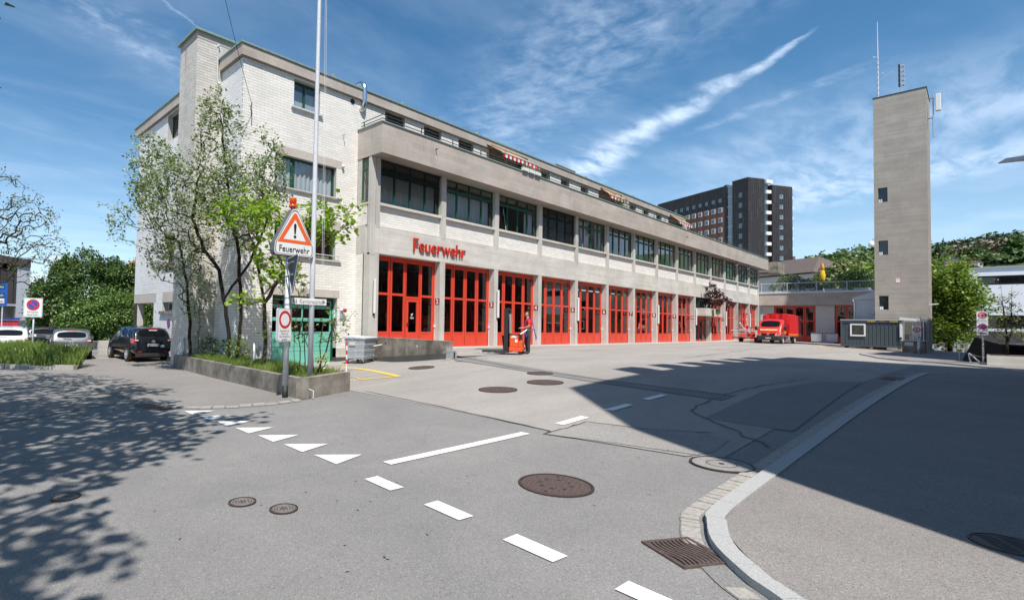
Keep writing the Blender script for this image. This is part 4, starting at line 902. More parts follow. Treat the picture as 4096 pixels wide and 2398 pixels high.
def bay_door(k,x0,x1,z1=4.36,ped=None,label=None):
 f=MB();y=18.53;f.box(x0,x0+0.06,y,y+0.10,0.0,z1);f.box(x1-0.06,x1,y,y+0.10,0.0,z1);f.box(x0+0.06,x1-0.06,y,y+0.10,z1-0.07,z1);d=f.build('bay_door','red_door',FS,label=label)
 xs=[x0+0.06+(x1-x0-0.12)*i/4 for i in range(5)]
 for i in range(4):
  a,b=xs[i]+0.018,xs[i+1]-0.018;l=MB();s=0.115;yy=y+0.01;zt=z1-0.09
  if ped==i:
   l.box(a,a+0.05,yy,yy+0.06,0.03,zt);l.box(b-0.05,b,yy,yy+0.06,0.03,zt);l.box(a+0.05,b-0.05,yy,yy+0.06,2.40,2.52);l.box(a+0.05,b-0.05,yy,yy+0.06,zt-0.12,zt)
   l.build('door_leaf','red_door',d);q=MB();q.box(a+0.06,b-0.06,yy-0.012,yy+0.05,0.05,0.77);q.box(a+0.06,a+0.20,yy-0.012,yy+0.05,0.77,2.38);q.box(b-0.20,b-0.06,yy-0.012,yy+0.05,0.77,2.38);q.box(a+0.20,b-0.20,yy-0.012,yy+0.05,2.26,2.38);q.build('wicket_door','red_door',d)
   hd=MB();hd.box(a+0.10,a+0.15,yy-0.05,yy-0.01,1.05,1.22);hd.box(a+0.10,a+0.24,yy-0.06,yy-0.04,1.13,1.16);hd.build('handle','dark_metal',d)
   for(p,q_,l0,r0)in((0.77,2.26,a+0.20,b-0.20),(2.52,zt-0.12,a+0.05,b-0.05)):
    g=MB();g.quad((l0,yy+0.03,p),(r0,yy+0.03,p),(r0,yy+0.03,q_),(l0,yy+0.03,q_));g.build('pane','glass_door',d)
   nm=MB();c0=Vector((a+(b-a)*0.5,yy+0.024,1.62));nm.tube([c0+Vector((-0.06,0,-0.06)),c0+Vector((0.06,0,0.06))],0.012,5);nm.box(c0.x-0.07,c0.x+0.03,c0.y-0.004,c0.y,c0.z+0.02,c0.z+0.05);nm.box(c0.x-0.12,c0.x+0.12,c0.y-0.004,c0.y,c0.z-0.14,c0.z-0.12);nm.box(c0.x-0.12,c0.x+0.12,c0.y-0.004,c0.y,c0.z-0.18,c0.z-0.16);nm.build('sticker','sign_white',d)
   continue
  l.box(a,a+s,yy,yy+0.06,0.03,zt);l.box(b-s,b,yy,yy+0.06,0.03,zt);l.box(a+s,b-s,yy,yy+0.06,0.03,0.10);l.box(a+s,b-s,yy+0.012,yy+0.05,0.10,0.70);l.box(a+s,b-s,yy,yy+0.06,0.70,0.79);l.box(a+s,b-s,yy,yy+0.06,2.52,2.63);l.box(a+s,b-s,yy,yy+0.06,zt-0.13,zt)
  l.build('door_leaf','red_door',d)
  for p,q_ in((0.79,2.52),(2.63,zt-0.13)):
   g=MB();g.quad((a+s,yy+0.03,p),(b-s,yy+0.03,p),(b-s,yy+0.03,q_),(a+s,yy+0.03,q_));g.build('pane','glass_door',d)
  for hz in(0.35,4.0):hb=MB();hb.box(b-0.01,b+0.015,yy-0.015,yy,hz-0.06,hz+0.06);hb.build('hinge','dark_metal',d)
 gp=MB();gp.box(x0+0.06,x1-0.06,y+0.075,y+0.09,0.0,0.03)
 for i in(1,2,3):gp.box(xs[i]-0.016,xs[i]+0.016,y+0.03,y+0.05,0.02,z1-0.08)
 gp.build('door_seal','black_rubber',d);return d
for k in range(14):
 x0=XR[k];x1=XR[k+1]-0.37 if k<13 else 79.25
 if k==9:continue
 bay_door(k,x0,x1,ped=2 if k==0 else None,label=('red glazed bay door with a wicket door, behind the retaining wall' if k==0 else None))
 nn={0:'2',1:'3',2:'4',3:'5',4:'6',5:'7',6:'8',7:'9',8:'10',10:'11'}.get(k)
 if nn:number_sign(nn,(XR[k+1]-0.374,18.335,2.345),(-1,0,0))
 sb=MB();sb.box(XR[k+1]-0.43,XR[k+1]-0.372,18.44,18.52,1.02,1.16);sb.tube([(XR[k+1]-0.395,18.49,1.02),(XR[k+1]-0.395,18.49,0.0)],0.015,5);sb.build('switch_box','white_plastic',FS)
for k in(0,2,4,7,9,11,13):
 xx=XR[k];m=MB();m.box(xx-0.34 if k==0 else xx-0.13,xx-0.24 if k==0 else xx-0.02,18.03,18.13,1.62,3.20);m.build('tube_light','white_plastic',FS,bevel=0.02);m=MB();m.box(xx-0.12 if k else xx-0.33,xx-0.03 if k else xx-0.25,18.13,18.165,1.52,3.1);m.build('tube_light_back','dark_metal',FS)
x0,x1=XR[9],XR[10]-0.37
f=MB();
for xx in(x0,x0+1.0,x0+2.0,x0+3.0,x1-0.1):f.box(xx,xx+0.09,18.53,18.62,0.0,3.3)
f.box(x0,x1,18.54,18.61,2.25,2.45);f.box(x0,x1,18.54,18.61,0,0.12);f.box(x0,x1,18.535,18.615,3.2,3.35);en=f.build('entrance','red_door',FS,label='red framed glass entrance below the concrete planter box');g=MB();g.quad((x0,18.57,0.1),(x1,18.57,0.1),(x1,18.57,3.2),(x0,18.57,3.2));g.build('pane','glass_door',en)
w2=window(x0,x1,3.35,4.36,18.55,[x0+1.4,x0+2.8])
m=MB();m.box(x0-0.01,x0+0.14,17.27,18.16,2.55,3.28);m.box(x0+0.14,XR[10]+0.02,17.27,17.41,2.55,3.28);m.box(XR[10]-0.12,XR[10]+0.02,17.41,18.16,2.55,3.28);m.box(x0+0.14,XR[10]-0.12,17.41,18.53,2.55,2.68);m.build('planter_box','concrete_light',FS);m=MB();m.box(x0+0.14,XR[10]-0.12,17.41,18.5,2.68,3.2);m.build('planter_soil','soil',FS)
m=MB();m.box(XR[10]-0.376,XR[10]-0.372,18.3,18.42,1.7,2.2);m.build('notice','sign_white',FS);m=MB();m.box(XR[10]-0.3,XR[10]-0.1,18.0,18.15,1.5,2.0);m.build('letter_box','sign_red',FS)
m=MB();m.box(XR[13]-0.376,XR[13]-0.371,18.19,18.50,0.55,3.25);sp_=m.build('sign_panel','sign_red',FS,label='narrow upright red panel with white lettering on the last pillar')
text('lettering','Spedition',0.36,(XR[13]-0.38,18.345,2.45),(-1,0,0),'sign_white',sp_,right=(0,0,1),bold=0.008)
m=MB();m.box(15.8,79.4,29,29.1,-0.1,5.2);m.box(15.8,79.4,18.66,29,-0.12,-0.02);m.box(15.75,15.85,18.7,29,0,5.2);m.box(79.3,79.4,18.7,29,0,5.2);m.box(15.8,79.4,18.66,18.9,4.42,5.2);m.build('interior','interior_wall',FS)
for k in(1,2,4,6,8):
 cx=(XR[k]+XR[k+1])/2-0.2;t=thing('fire_engine','red fire engine parked inside the hall behind glazed bay door number %d'%(k+2),'fire engine',(cx,21.2,0),group='fire engines inside the hall')
 b=MB();b.box(cx-1.2,cx+1.2,20.9,27.5,0.55,1.5);b.add([(cx-1.2,20.6,0.5),(cx+1.2,20.6,0.5),(cx+1.2,22.5,0.5),(cx-1.2,22.5,0.5),(cx-1.2,20.7,1.6),(cx+1.2,20.7,1.6),(cx+1.1,21.1,2.7),(cx-1.1,21.1,2.7),(cx-1.1,22.5,2.75),(cx+1.1,22.5,2.75)],[(0,1,5,4),(4,5,6,7),(7,6,9,8),(0,4,7,8,3),(1,2,9,6,5),(3,8,9,2)]);b.box(cx-1.2,cx+1.2,22.6,27.5,1.5,3.0);b.build('body','paint_red',t)
 s=MB();s.add([(cx-1.0,20.70,1.68),(cx+1.0,20.70,1.68),(cx+0.95,20.98,2.5),(cx-0.95,20.98,2.5)],[(0,1,2,3)]);s.build('windscreen','glass_car',t)
 s=MB();s.box(cx-1.1,cx+1.1,20.57,20.60,1.15,1.45);s.build('stripe','paint_orange',t);text('lettering','FEUERWEHR',0.24,(cx,20.56,1.30),(0,-1,0),'sign_white',t)
 for sx in(-1,1):l=MB();l.box(cx+sx*0.95-0.15,cx+sx*0.95+0.15,20.56,20.60,0.75,0.95);l.build('headlight','light_clear',t)
 for sx in(-1,1):
  for yy in(21.6,26.2):w=MB();w.lathe([(0.3,-0.15),(0.5,-0.15),(0.5,0.15),(0.3,0.15)],(cx+sx*1.05,yy,0.48),16,'X');w.build('wheel','black_rubber',t)
def leaf_cloud(mb,c,rad,n,size,seed=0,shell=0.0,flat=1.0,droop=0.0):
 rnd=random.Random(seed)
 for _ in range(n):
  while True:
   p=Vector((rnd.uniform(-1,1),rnd.uniform(-1,1),rnd.uniform(-1,1)))
   if p.length<=1 and p.length>=shell:break
  q=Vector((c[0]+p.x*rad[0],c[1]+p.y*rad[1],c[2]+p.z*rad[2]));s=size*rnd.uniform(0.6,1.3)
  nrm=Vector((rnd.gauss(0,1),rnd.gauss(0,1),rnd.gauss(0,1)*0.8+0.5)).normalized();a=nrm.orthogonal().normalized();a=(Matrix.Rotation(rnd.uniform(0,6.28),3,nrm)@a);b=nrm.cross(a)
  mb.add([q-a*s,q+b*s*0.5,q+a*s,q-b*s*0.5],[(0,1,2,3)])
for i,x in enumerate((26.3,26.95,27.6)):
 t=thing('flower_box',['white flower box with red blooms, first from the left on the terrace railing','white flower box with red blooms, middle one on the terrace railing','white flower box with pink blooms, third from the left on the terrace railing'][i],'flower box',(x,17.35,10.2),group='flower boxes on the terrace railing')
 b=MB();b.box(x,x+0.55,17.3,17.46,10.22,10.40);b.build('box','white_plastic',t);g=MB();leaf_cloud(g,(x+0.27,17.38,10.48),(0.3,0.14,0.13),90,0.045,i);g.build('foliage','leaf_bright',t);g=MB();leaf_cloud(g,(x+0.27,17.36,10.58),(0.3,0.14,0.14),28,0.045,i+9);g.build('blooms','flower_red',t)
 #  annex, tower, container, surrounding buildings, hills
random.seed(5)
AX=thing('annex_building','low annex with red glazed doors and roof terrace closing the far yard','annex',(79.5,18.0,0))
m=MB();m.box(79.5,79.8,4.6,18.155,4.36,5.78);m.build('fascia','concrete_parapet',AX)
m=MB();m.box(79.42,79.9,4.6,18.15,5.78,5.97);m.build('roof_edge','galvanised_pale',AX);m=MB();m.box(79.8,96,4.6,31.8,5.6,5.8);m.build('terrace_floor','concrete_light',AX)
m=MB();wall(m,'X',79.908,6.0,18.1,-0.6,4.36,[(12.72,16.72,-0.6,4.3),(7.0,11.03,-0.6,4.3)],0.25);m.build('wall_backing','mortar',AX)
m=MB();bricks(m,'X',79.9,6.0,18.1,-0.3,4.34,[(12.72,16.72,-0.6,4.3),(7.0,11.03,-0.6,4.3)],L_=0.26,H_=0.085);m.build('brick_courses','brick_wing',AX,kind='stuff')
m=MB();m.box(80.2,80.4,4.7,18.1,4.30,5.6);m.box(84,84.1,4.7,18.1,-1,5.6);m.build('interior','interior_wall',AX)
for(a,b)in((12.72,16.72),(7.0,11.03)):
 f=MB();x=80.0;f.box(x,x+0.1,a,a+0.08,-0.3,4.3);f.box(x,x+0.1,b-0.08,b,-0.3,4.3);f.box(x,x+0.1,a+0.08,b-0.08,4.2,4.3);d=f.build('bay_door','red_door',AX)
 ys=[a+0.08+(b-a-0.16)*i/4 for i in range(5)]
 for i in range(4):
  p,q=ys[i]+0.02,ys[i+1]-0.02;l=MB();s=0.12
  l.box(x,x+0.06,p,p+s,-0.25,4.18);l.box(x,x+0.06,q-s,q,-0.25,4.18);l.box(x,x+0.06,p+s,q-s,-0.25,0.72);l.box(x,x+0.06,p+s,q-s,2.42,2.55);l.box(x,x+0.06,p+s,q-s,4.08,4.18);l.build('door_leaf','red_door',d)
  for(u,v)in((0.72,2.42),(2.55,4.08)):
   g=MB();g.quad((x+0.03,q-s,u),(x+0.03,p+s,u),(x+0.03,p+s,v),(x+0.03,q-s,v));g.build('pane','glass_door',d)
rl=MB();rl.tube([(79.6,18.1,7.02),(79.6,4.8,7.02)],0.035,6);rl.tube([(79.6,18.1,6.05),(79.6,4.8,6.05)],0.02,6);rail2=rl.build('railing','galvanised_pale',AX)
for y in(17.9,15.35,12.6,9.9,7.2,4.8):p=MB();p.tube([(79.6,y,5.97),(79.6,y,7.02)],0.035,6);p.build('railing_post','galvanised_pale',rail2)
p=MB()
for i in range(98):y=18.0-i*0.134;p.box(79.595,79.605,y-0.005,y+0.005,6.06,7.0)
p.build('balusters','galvanised',rail2,kind='stuff')
def hedge_thing(name,label,cat,c,rad,n,size,leaf,group=None,seed=0,extra=None,stem=True,loc=None):
 t=thing(name,label,cat,loc or(c[0],c[1],c[2]-rad[2]),group=group);g=MB();leaf_cloud(g,c,rad,n,size,seed)
 for(c2_,r2_,n2_)in(extra or[]):leaf_cloud(g,c2_,r2_,n2_,size,seed+5)
 g.build('foliage',leaf,t)
 if stem:s=MB();s.tube([(c[0],c[1],c[2]-rad[2]),(c[0]+0.05,c[1],c[2])],[0.06,0.03],6);[s.tube([(c[0],c[1],c[2]-rad[2]*0.5),(c[0]+rad[0]*0.5*math.cos(a),c[1]+rad[1]*0.5*math.sin(a),c[2]+rad[2]*0.4)],[0.03,0.015],5)for a in(0.5,2.2,4.1,5.4)];s.build('stems','bark_dark',t)
 return t
for i,(y,w,l)in enumerate(((15.6,1.9,'grey concrete terrace trough beneath the dark shrub nearest the white screen'),(13.6,1.3,'grey concrete terrace trough between the two armchairs and the umbrella'),(11.4,1.6,'long grey concrete terrace trough right of the closed yellow umbrella'),(8.9,1.4,'grey concrete terrace trough under the dark green shrub nearest the tower'))):
 t=thing('planter_trough',l,'planter',(82.4,y,5.8),group='concrete troughs on the roof terrace');m=MB();m.box(82.0,82.8,y-w/2,y+w/2,5.8,6.4);m.build('trough','concrete_light',t);m=MB();m.box(82.05,82.75,y-w/2+0.05,y+w/2-0.05,6.4,6.42);m.build('soil','soil',t)
hedge_thing('shrub','loose green shrub at the left end of the terrace before the white screen','shrub',(82.4,17.2,6.7),(0.5,0.6,0.55),260,0.09,'leaf_mid_hedge',seed=1)
hedge_thing('shrub','tall dark shrub on the terrace in front of the brown hospital tower','shrub',(82.6,15.6,7.3),(0.9,1.45,1.15),1800,0.10,'leaf_dark_hedge',seed=2)
hedge_thing('shrub','dark shrub with a pale lime branch left of the yellow umbrella','shrub',(82.6,13.9,7.0),(0.7,0.9,0.8),800,0.10,'leaf_dark_hedge',seed=3)
hedge_thing('shrub','low leafy shrub right below the closed yellow umbrella','shrub',(82.3,12.5,6.85),(0.5,1.0,0.6),700,0.09,'leaf_mid_hedge',seed=4)
hedge_thing('shrub','bushy dark green shrub on the terrace close to the concrete tower','shrub',(82.6,9.3,7.35),(0.9,2.0,1.3),2400,0.11,'leaf_dark_hedge',seed=6)
um=thing('parasol','closed yellow and red parasol standing on the roof terrace','parasol',(84,12.7,5.8));m=MB();m.lathe([(0.04,0),(0.04,1.3)],(84,12.7,5.8),8);m.build('pole','galvanised',um);m=MB();m.lathe([(0.10,1.4),(0.27,1.9),(0.30,2.4),(0.20,2.9),(0.14,3.1),(0.22,3.15),(0.12,3.6),(0.05,3.85)],(84,12.7,5.8),12);m.build('cloth','umbrella_yellow',um,smooth=True);m=MB();m.lathe([(0.145,3.12),(0.225,3.16),(0.13,3.6),(0.06,3.84)],(84,12.73,5.8),7);m.build('top_flap','sign_red',um)
def chair(x,y,rz,label):
 t=thing('garden_chair',label,'chair',(x,y,5.8),rz,group='dark chairs on the roof terrace');m=MB();m.box(-0.25,0.25,-0.25,0.25,0.40,0.44);m.build('seat','blind_dark',t,world=False);m=MB();m.cbox((0.28,0,0.75),(0.05,0.5,0.75),Matrix.Rotation(R(15),3,'Y'));m.build('backrest','blind_dark',t,world=False)
 for sx in(-1,1):
  for sy in(-1,1):l=MB();l.tube([(0.22*sx,0.22*sy,0),(0.2*sx,0.2*sy,0.4)],0.02,5);l.build('leg','blind_dark',t,world=False)
 return t
chair(80.6,16.2,0.4,'dark terrace chair next to the round table near the fire station end');chair(80.6,14.0,1.9,'dark terrace armchair tilted back, left of the yellow umbrella');chair(80.7,13.05,-0.8,'dark terrace armchair directly left below the yellow umbrella')
t=thing('garden_table','low dark round table behind the terrace railing','table',(80.7,15.6,5.8));m=MB();m.lathe([(0.45,0.68),(0.45,0.72)],(80.7,15.6,5.8),16);m.build('table_top','blind_dark',t);m=MB();m.lathe([(0.04,0),(0.04,0.68)],(80.7,15.6,5.8),8);m.build('leg','blind_dark',t)
t=thing('screen','white rectangular screen standing on the left end of the terrace','screen',(84.5,17.3,5.8));m=MB();m.box(84.5,84.6,16.5,18.2,6.0,7.6);m.build('panel','sign_white',t);m=MB();m.box(84.5,84.6,16.5,16.56,5.8,6.0);m.build('foot','galvanised',t)
TX,TY0,TY1,TZ=61.5,2.70,5.87,21.32
TW=thing('concrete_tower','tall slim board-marked concrete tower with three square openings','tower',(TX,4.3,-0.6))
wins=[(5.03,5.61,3.20,4.37),(5.03,5.61,7.82,9.03),(5.03,5.61,12.31,13.53)]
m=MB();wall(m,'X',TX,TY0,TY1,-1.6,TZ,wins,0.25);m.box(TX+0.25,TX+4.1,TY0,TY0+0.25,-1.6,TZ);m.box(TX+0.25,TX+4.1,TY1-0.25,TY1,-1.6,TZ);m.box(TX+3.85,TX+4.1,TY0+0.25,TY1-0.25,-1.6,TZ);m.box(TX+0.25,TX+3.85,TY0+0.25,TY1-0.25,TZ-0.3,TZ-0.05);m.build('wall','concrete_tower',TW)
m=MB();m.box(TX-0.04,TX+4.14,TY0-0.04,TY1+0.04,TZ,TZ+0.07);m.build('roof_edge','dark_metal',TW)
for i,o in enumerate(wins):
 f=MB();f.box(TX+0.12,TX+0.18,o[0],o[0]+0.05,o[2],o[3]);f.box(TX+0.12,TX+0.18,o[1]-0.05,o[1],o[2],o[3]);f.box(TX+0.12,TX+0.18,o[0]+0.05,o[1]-0.05,o[2],o[2]+0.05);w=f.build('window','green_frame',TW)
 g=MB();g.box(TX+0.20,TX+0.21,o[0],o[1],o[2],o[3]);g.build('opening','pane_dark',w);p=MB();p.box(TX+0.10,TX+0.115,o[1]-0.24,o[1]-0.03,o[2]+0.02,o[2]+0.26);pl=p.build('number_plate','sign_white',w);text('numeral',str(i+1),0.26,(TX+0.098,o[1]-0.135,o[2]+0.14),(-1,0,0),'sign_black',w)
m=MB();m.box(TX-0.006,TX,4.31,4.61,5.41,5.87);nt_=m.build('notice','sign_red',TW);m=MB();m.box(TX-0.009,TX-0.006,4.33,4.59,5.45,5.83);m.build('notice_paper','sign_white',TW)
for q,zz in enumerate((5.74,5.64,5.54)):text('lettering','TURM' if q==0 else '- - -',0.09,(TX-0.011,4.46,zz),(-1,0,0),'sign_black',TW)
m=MB();m.add([(TX+0.4,TY0-0.5,3.62),(TX+0.7,TY0-0.5,3.62),(TX+0.7,TY0,3.56),(TX+0.4,TY0,3.56),(TX+0.4,TY0-0.5,3.72),(TX+0.7,TY0-0.5,3.72),(TX+0.7,TY0,3.66),(TX+0.4,TY0,3.66)],[(0,1,2,3),(4,5,6,7),(0,1,5,4),(3,2,6,7),(0,3,7,4),(1,2,6,5)]);m.build('side_lamp','white_plastic',TW)
def st(p):return(p[0],p[1],p[2])
am=thing('antenna_mast','thin white lattice mast with small side arms on the left of the tower roof','antenna',(62.4,5.62,TZ));m=MB();m.tube([(62.4,5.62,TZ),(62.4,5.62,TZ+3.4),(62.4,5.64,TZ+7.0)],[0.06,0.045,0.02],6);m.build('mast','galvanised_pale',am)
for(z,dy,dz,L_)in((TZ+3.95,0.28,0.0,0.3),(TZ+2.2,-0.28,0.12,0.3),(TZ+1.75,-0.80,0.48,0.8)):m=MB();m.tube([(62.4,5.62,z),(62.4,5.62+dy,z+dz)],0.022,5);m.box(62.37,62.43,5.62+dy-0.05,5.62+dy+0.02,z+dz-0.03,z+dz+0.09);m.build('side_arm','galvanised_pale',am)
m=MB();[m.tube([(62.4,5.62,z),(62.4,5.62,z+0.05)],0.075,6)for z in np.arange(TZ+0.5,TZ+4,0.45)];m.build('clamps','galvanised',am,kind='stuff')
si=thing('siren','stacked horn siren on a short pole on the tower roof','siren',(62.4,4.22,TZ));m=MB();m.tube([(62.4,4.22,TZ),(62.4,4.22,TZ+2.75)],0.045,6);m.build('pole','galvanised',si)
for i in range(5):z=TZ+0.85+i*0.40;h=MB();h.box(62.3,62.5,4.27,4.37,z,z+0.32);h.build('horn_case','blind_dark',si);h=MB();h.lathe([(0.06,0),(0.14,-0.14),(0.15,-0.16)],(62.4,4.16,z+0.1),8,'Y');h.build('horn','galvanised_pale',si)
an=thing('panel_antenna','white upright antenna box on a side pole at the right edge of the tower','antenna',(62.6,2.3,17.2));m=MB();m.tube([(62.6,2.36,17.4),(62.6,2.36,20.9)],0.05,6);m.build('pole','galvanised',an);m=MB();m.tube([(62.6,2.36,20.6),(62.6,2.72,20.75)],0.03,5);m.tube([(62.6,2.36,19.0),(62.6,2.72,19.0)],0.03,5);m.build('bracket','dark_metal',an);m=MB();m.box(62.45,62.75,1.92,2.24,19.5,20.9);m.build('antenna_box','white_plastic',an,bevel=0.04)
SH=thing('metal_shed','pale grey sheet metal annex with sloping roof between the tower and the container','shed',(63,6.5,0))
m=MB();m.add([(62.6,5.88,-0.1),(62.6,7.25,-0.1),(62.6,7.25,4.1),(62.6,5.88,4.12)],[(0,3,2,1)]);m.box(62.61,66,5.9,7.25,-0.1,4.05);m.build('wall','metal_sheet_grey',SH);m=MB();m.add([(62.5,5.88,4.90),(62.5,7.4,4.28),(62.5,7.4,4.12),(62.5,5.88,4.12),(66,5.88,4.90),(66,7.4,4.28),(66,7.4,4.12),(66,5.88,4.12)],[(0,3,2,1),(0,1,5,4),(1,2,6,5),(3,7,6,2)]);m.build('roof','metal_sheet_grey',SH)
for y in np.arange(6.05,7.25,0.21):p=MB();p.box(62.57,62.60,y,y+0.025,-0.1,4.1);p.build('seam','galvanised',SH)
m=MB();m.tube([(62.5,7.38,4.1),(62.55,7.3,3.9),(62.55,7.26,0)],0.05,8);m.build('downpipe','white_plastic',SH,smooth=True)
m=MB();m.box(62.2,62.5,6.0,6.1,2.9,3.0);m.build('lamp','white_plastic',SH)
CT=thing('office_container','dark grey ribbed office container with white framed window at the tower foot','container',(58.4,5.9,0.1))
Y0,Y1,Z0,Z1=4.06,7.68,0.10,2.30
m=MB();m.box(58.44,60.8,Y0+0.04,Y1-0.04,Z0+0.12,Z1-0.06);m.build('body','container_grey',CT)
for(a,b,c,d)in((Y0,Y1,Z0,Z0+0.14),(Y0,Y1,Z1-0.22,Z1-0.05),(Y0,Y0+0.12,Z0+0.14,Z1-0.22),(Y1-0.12,Y1,Z0+0.14,Z1-0.22)):m=MB();m.box(58.36,58.46,a,b,c,d);m.build('frame_beam','container_grey',CT)
m=MB();m.box(58.34,60.85,Y0-0.02,Y1+0.02,Z1-0.05,Z1);m.build('roof_edge','galvanised_pale',CT)
for y in np.arange(Y0+0.2,Y1-0.2,0.235):
 if 6.12<y<7.08:
  for(c,d)in((Z0+0.14,0.92),(1.96,Z1-0.22)):p=MB();p.box(58.41,58.45,y,y+0.05,c,d);p.build('rib','container_grey',CT)
 else:p=MB();p.box(58.41,58.45,y,y+0.05,Z0+0.14,Z1-0.22);p.build('rib','container_grey',CT)
f=MB();f.box(58.33,58.42,6.14,6.24,0.93,1.95);f.box(58.33,58.42,6.98,7.08,0.93,1.95);f.box(58.33,58.42,6.24,6.98,0.93,1.05);f.box(58.33,58.42,6.24,6.98,1.84,1.95);w=f.build('window','white_plastic',CT);g=MB();g.box(58.38,58.41,6.24,6.98,1.05,1.84);g.build('pane','pane_dark',w)
f=MB();f.box(58.30,58.42,4.03,4.16,0.93,1.98);f.build('window','white_plastic',CT)
for yc,s_ in((5.8,'Condecta'),(4.5,'Condecta')):text('lettering',s_,0.15,(58.355,yc,2.17),(-1,0,0),'yellow_paint_marking',CT,bold=0.004,sx=0.8)
text('lettering','Mobilraum',0.08,(58.355,5.15,2.17),(-1,0,0),'yellow_paint_marking',CT,sx=0.9)
for y in(Y0+0.15,5.8,Y1-0.15):m=MB();m.box(58.4,60.7,y-0.08,y+0.08,-0.05,Z0+0.12);m.build('foot_block','wood',CT)
BO=thing('glass_booth','small flat roofed glazed booth on a rough stone base at the tower foot','booth',(54.5,3.1,-0.3))
m=MB();m.box(54.0,55.6,2.60,3.74,-0.5,0.70);m.build('stone_base','concrete_old',BO);m=MB();m.box(53.95,55.65,2.55,3.79,0.70,0.78);m.build('ledge','concrete_light',BO)
m=MB();m.add([(53.9,2.5,2.08),(53.9,3.85,2.20),(55.8,3.85,2.20),(55.8,2.5,2.08),(53.9,2.5,2.26),(53.9,3.85,2.40),(55.8,3.85,2.40),(55.8,2.5,2.26)],[(0,1,2,3),(4,7,6,5),(0,4,5,1),(1,5,6,2),(2,6,7,3),(3,7,4,0)]);m.build('roof','white_plastic',BO)
for y in(2.62,3.15,3.68):m=MB();m.box(54.02,54.08,y,y+0.06,0.78,2.15);m.build('post','galvanised_pale',BO)
m=MB();m.quad((54.06,3.72,0.78),(54.06,2.62,0.78),(54.06,2.62,2.14),(54.06,3.72,2.14));m.build('pane','glass_pane',BO);m=MB();m.box(55.4,55.5,2.62,3.7,0.78,2.1);m.build('rear_panel','interior_wall',BO);m=MB();m.box(54.5,54.9,3.0,3.4,0.78,1.1);m.build('papers','plaster_pale',BO);m=MB();m.box(53.985,53.998,3.15,3.6,0.35,0.62);m.build('cable_box','galvanised',BO);m=MB();m.box(53.98,53.985,3.4,3.58,0.37,0.42);m.build('label_strip','yellow_paint_marking',BO)
m=MB();m.box(56.5,57.0,2.75,3.1,-0.5,2.25);m.build('side_cabinet','container_grey',BO)
def weight_sign_face(mb_red,mb_blk,c,r,nrm):pass
SG=thing('traffic_sign','white sign with red ring and two black cars on twin posts beside the booth','sign',(52.0,2.76,-0.2))
m=MB();m.lathe([(0.11,-0.3),(0.11,0.95)],(52.05,2.75,0),16);m.build('pipe','galvanised',SG,smooth=True)
for y in(2.70,2.84):m=MB();m.tube([(52.05,y,0.9),(52.05,y,2.42)],0.02,6);m.build('post','galvanised_pale',SG)
m=MB();m.box(51.98,52.0,2.66,3.08,1.04,1.74);pl=m.build('plate','sign_white',SG)
def ring(c,r,r0,nrm,m_,parent,local=False,n=32):
 b=MB();disc(b,c,r,nrm,n,r0);return b.build('ring',m_,parent,world=None if not local else False)
ring((51.972,2.87,1.50),0.19,0.13,(-1,0,0),'sign_red',SG);m=MB();m.box(51.970,51.974,2.74,3.0,1.485,1.515);m.build('bar','sign_red',SG)
for z in(1.42,1.56):m=MB();m.add([(51.971,2.80,z-0.02),(51.971,2.94,z-0.02),(51.971,2.93,z+0.01),(51.971,2.90,z+0.035),(51.971,2.84,z+0.035),(51.971,2.81,z+0.01)],[(0,1,2,3,4,5)]);m.build('car_symbol','sign_black',SG)
for i,s_ in enumerate(('Ausfahrt','Feuerwehr','gestattet')):text('lettering',s_,0.085,(51.972,2.87,1.25-i*0.075),(-1,0,0),'sign_black',SG)
S2=thing('traffic_sign','post by the right planter with two stacked signs, driving ban above blue stopping ban','sign',(34.0,-0.06,0))
m=MB();m.tube([(34.05,-0.07,-0.2),(34.05,-0.07,2.3)],0.03,8);m.build('post','galvanised',S2)
for(za,zb)in((1.75,2.21),(1.23,1.73)):m=MB();m.box(33.98,34.0,-0.22,0.10,za,zb);m.build('plate','sign_white',S2)
ring((33.975,-0.06,2.06),0.125,0.088,(-1,0,0),'sign_red',S2);m=MB();m.box(33.972,33.976,-0.15,0.03,2.05,2.07);m.build('bar','sign_red',S2)
for z in(2.02,2.095):m=MB();m.add([(33.974,-0.10,z-0.01),(33.974,-0.02,z-0.01),(33.974,-0.03,z+0.015),(33.974,-0.09,z+0.015)],[(0,1,2,3)]);m.build('car_symbol','sign_black',S2)
b=MB();disc(b,(33.976,-0.06,1.58),0.125,(-1,0,0),28);b.build('disc','sign_blue',S2);ring((33.972,-0.06,1.58),0.125,0.10,(-1,0,0),'sign_red',S2)
for a in(45,-45):m=MB();m.cbox((33.972,-0.06,1.58),(0.003,0.22,0.022),Matrix.Rotation(R(a),3,'X'));m.build('bar','sign_red',S2)
text('lettering','Ausfahrt',0.06,(33.975,-0.06,1.89),(-1,0,0),'sign_black',S2);text('lettering','Feuerwehr',0.06,(33.975,-0.06,1.82),(-1,0,0),'sign_black',S2);text('lettering','Zufahrt frei',0.055,(33.975,-0.06,1.39),(-1,0,0),'sign_black',S2);m=MB();m.box(33.973,33.976,-0.16,0.04,1.27,1.32);m.build('arrow','sign_black',S2)
t=thing('small_sign','small bright yellow marker plate on a short post near the grey gates','sign',(38,0.67,0));m=MB();m.tube([(38.02,0.67,-0.1),(38.02,0.67,0.45)],0.02,6);m.build('post','galvanised_pale',t);m=MB();m.box(38.0,38.015,0.58,0.76,0.40,0.52);m.build('plate','umbrella_yellow',t);text('lettering','ÖFFNEN',0.035,(37.997,0.67,0.46),(-1,0,0),'sign_black',t)
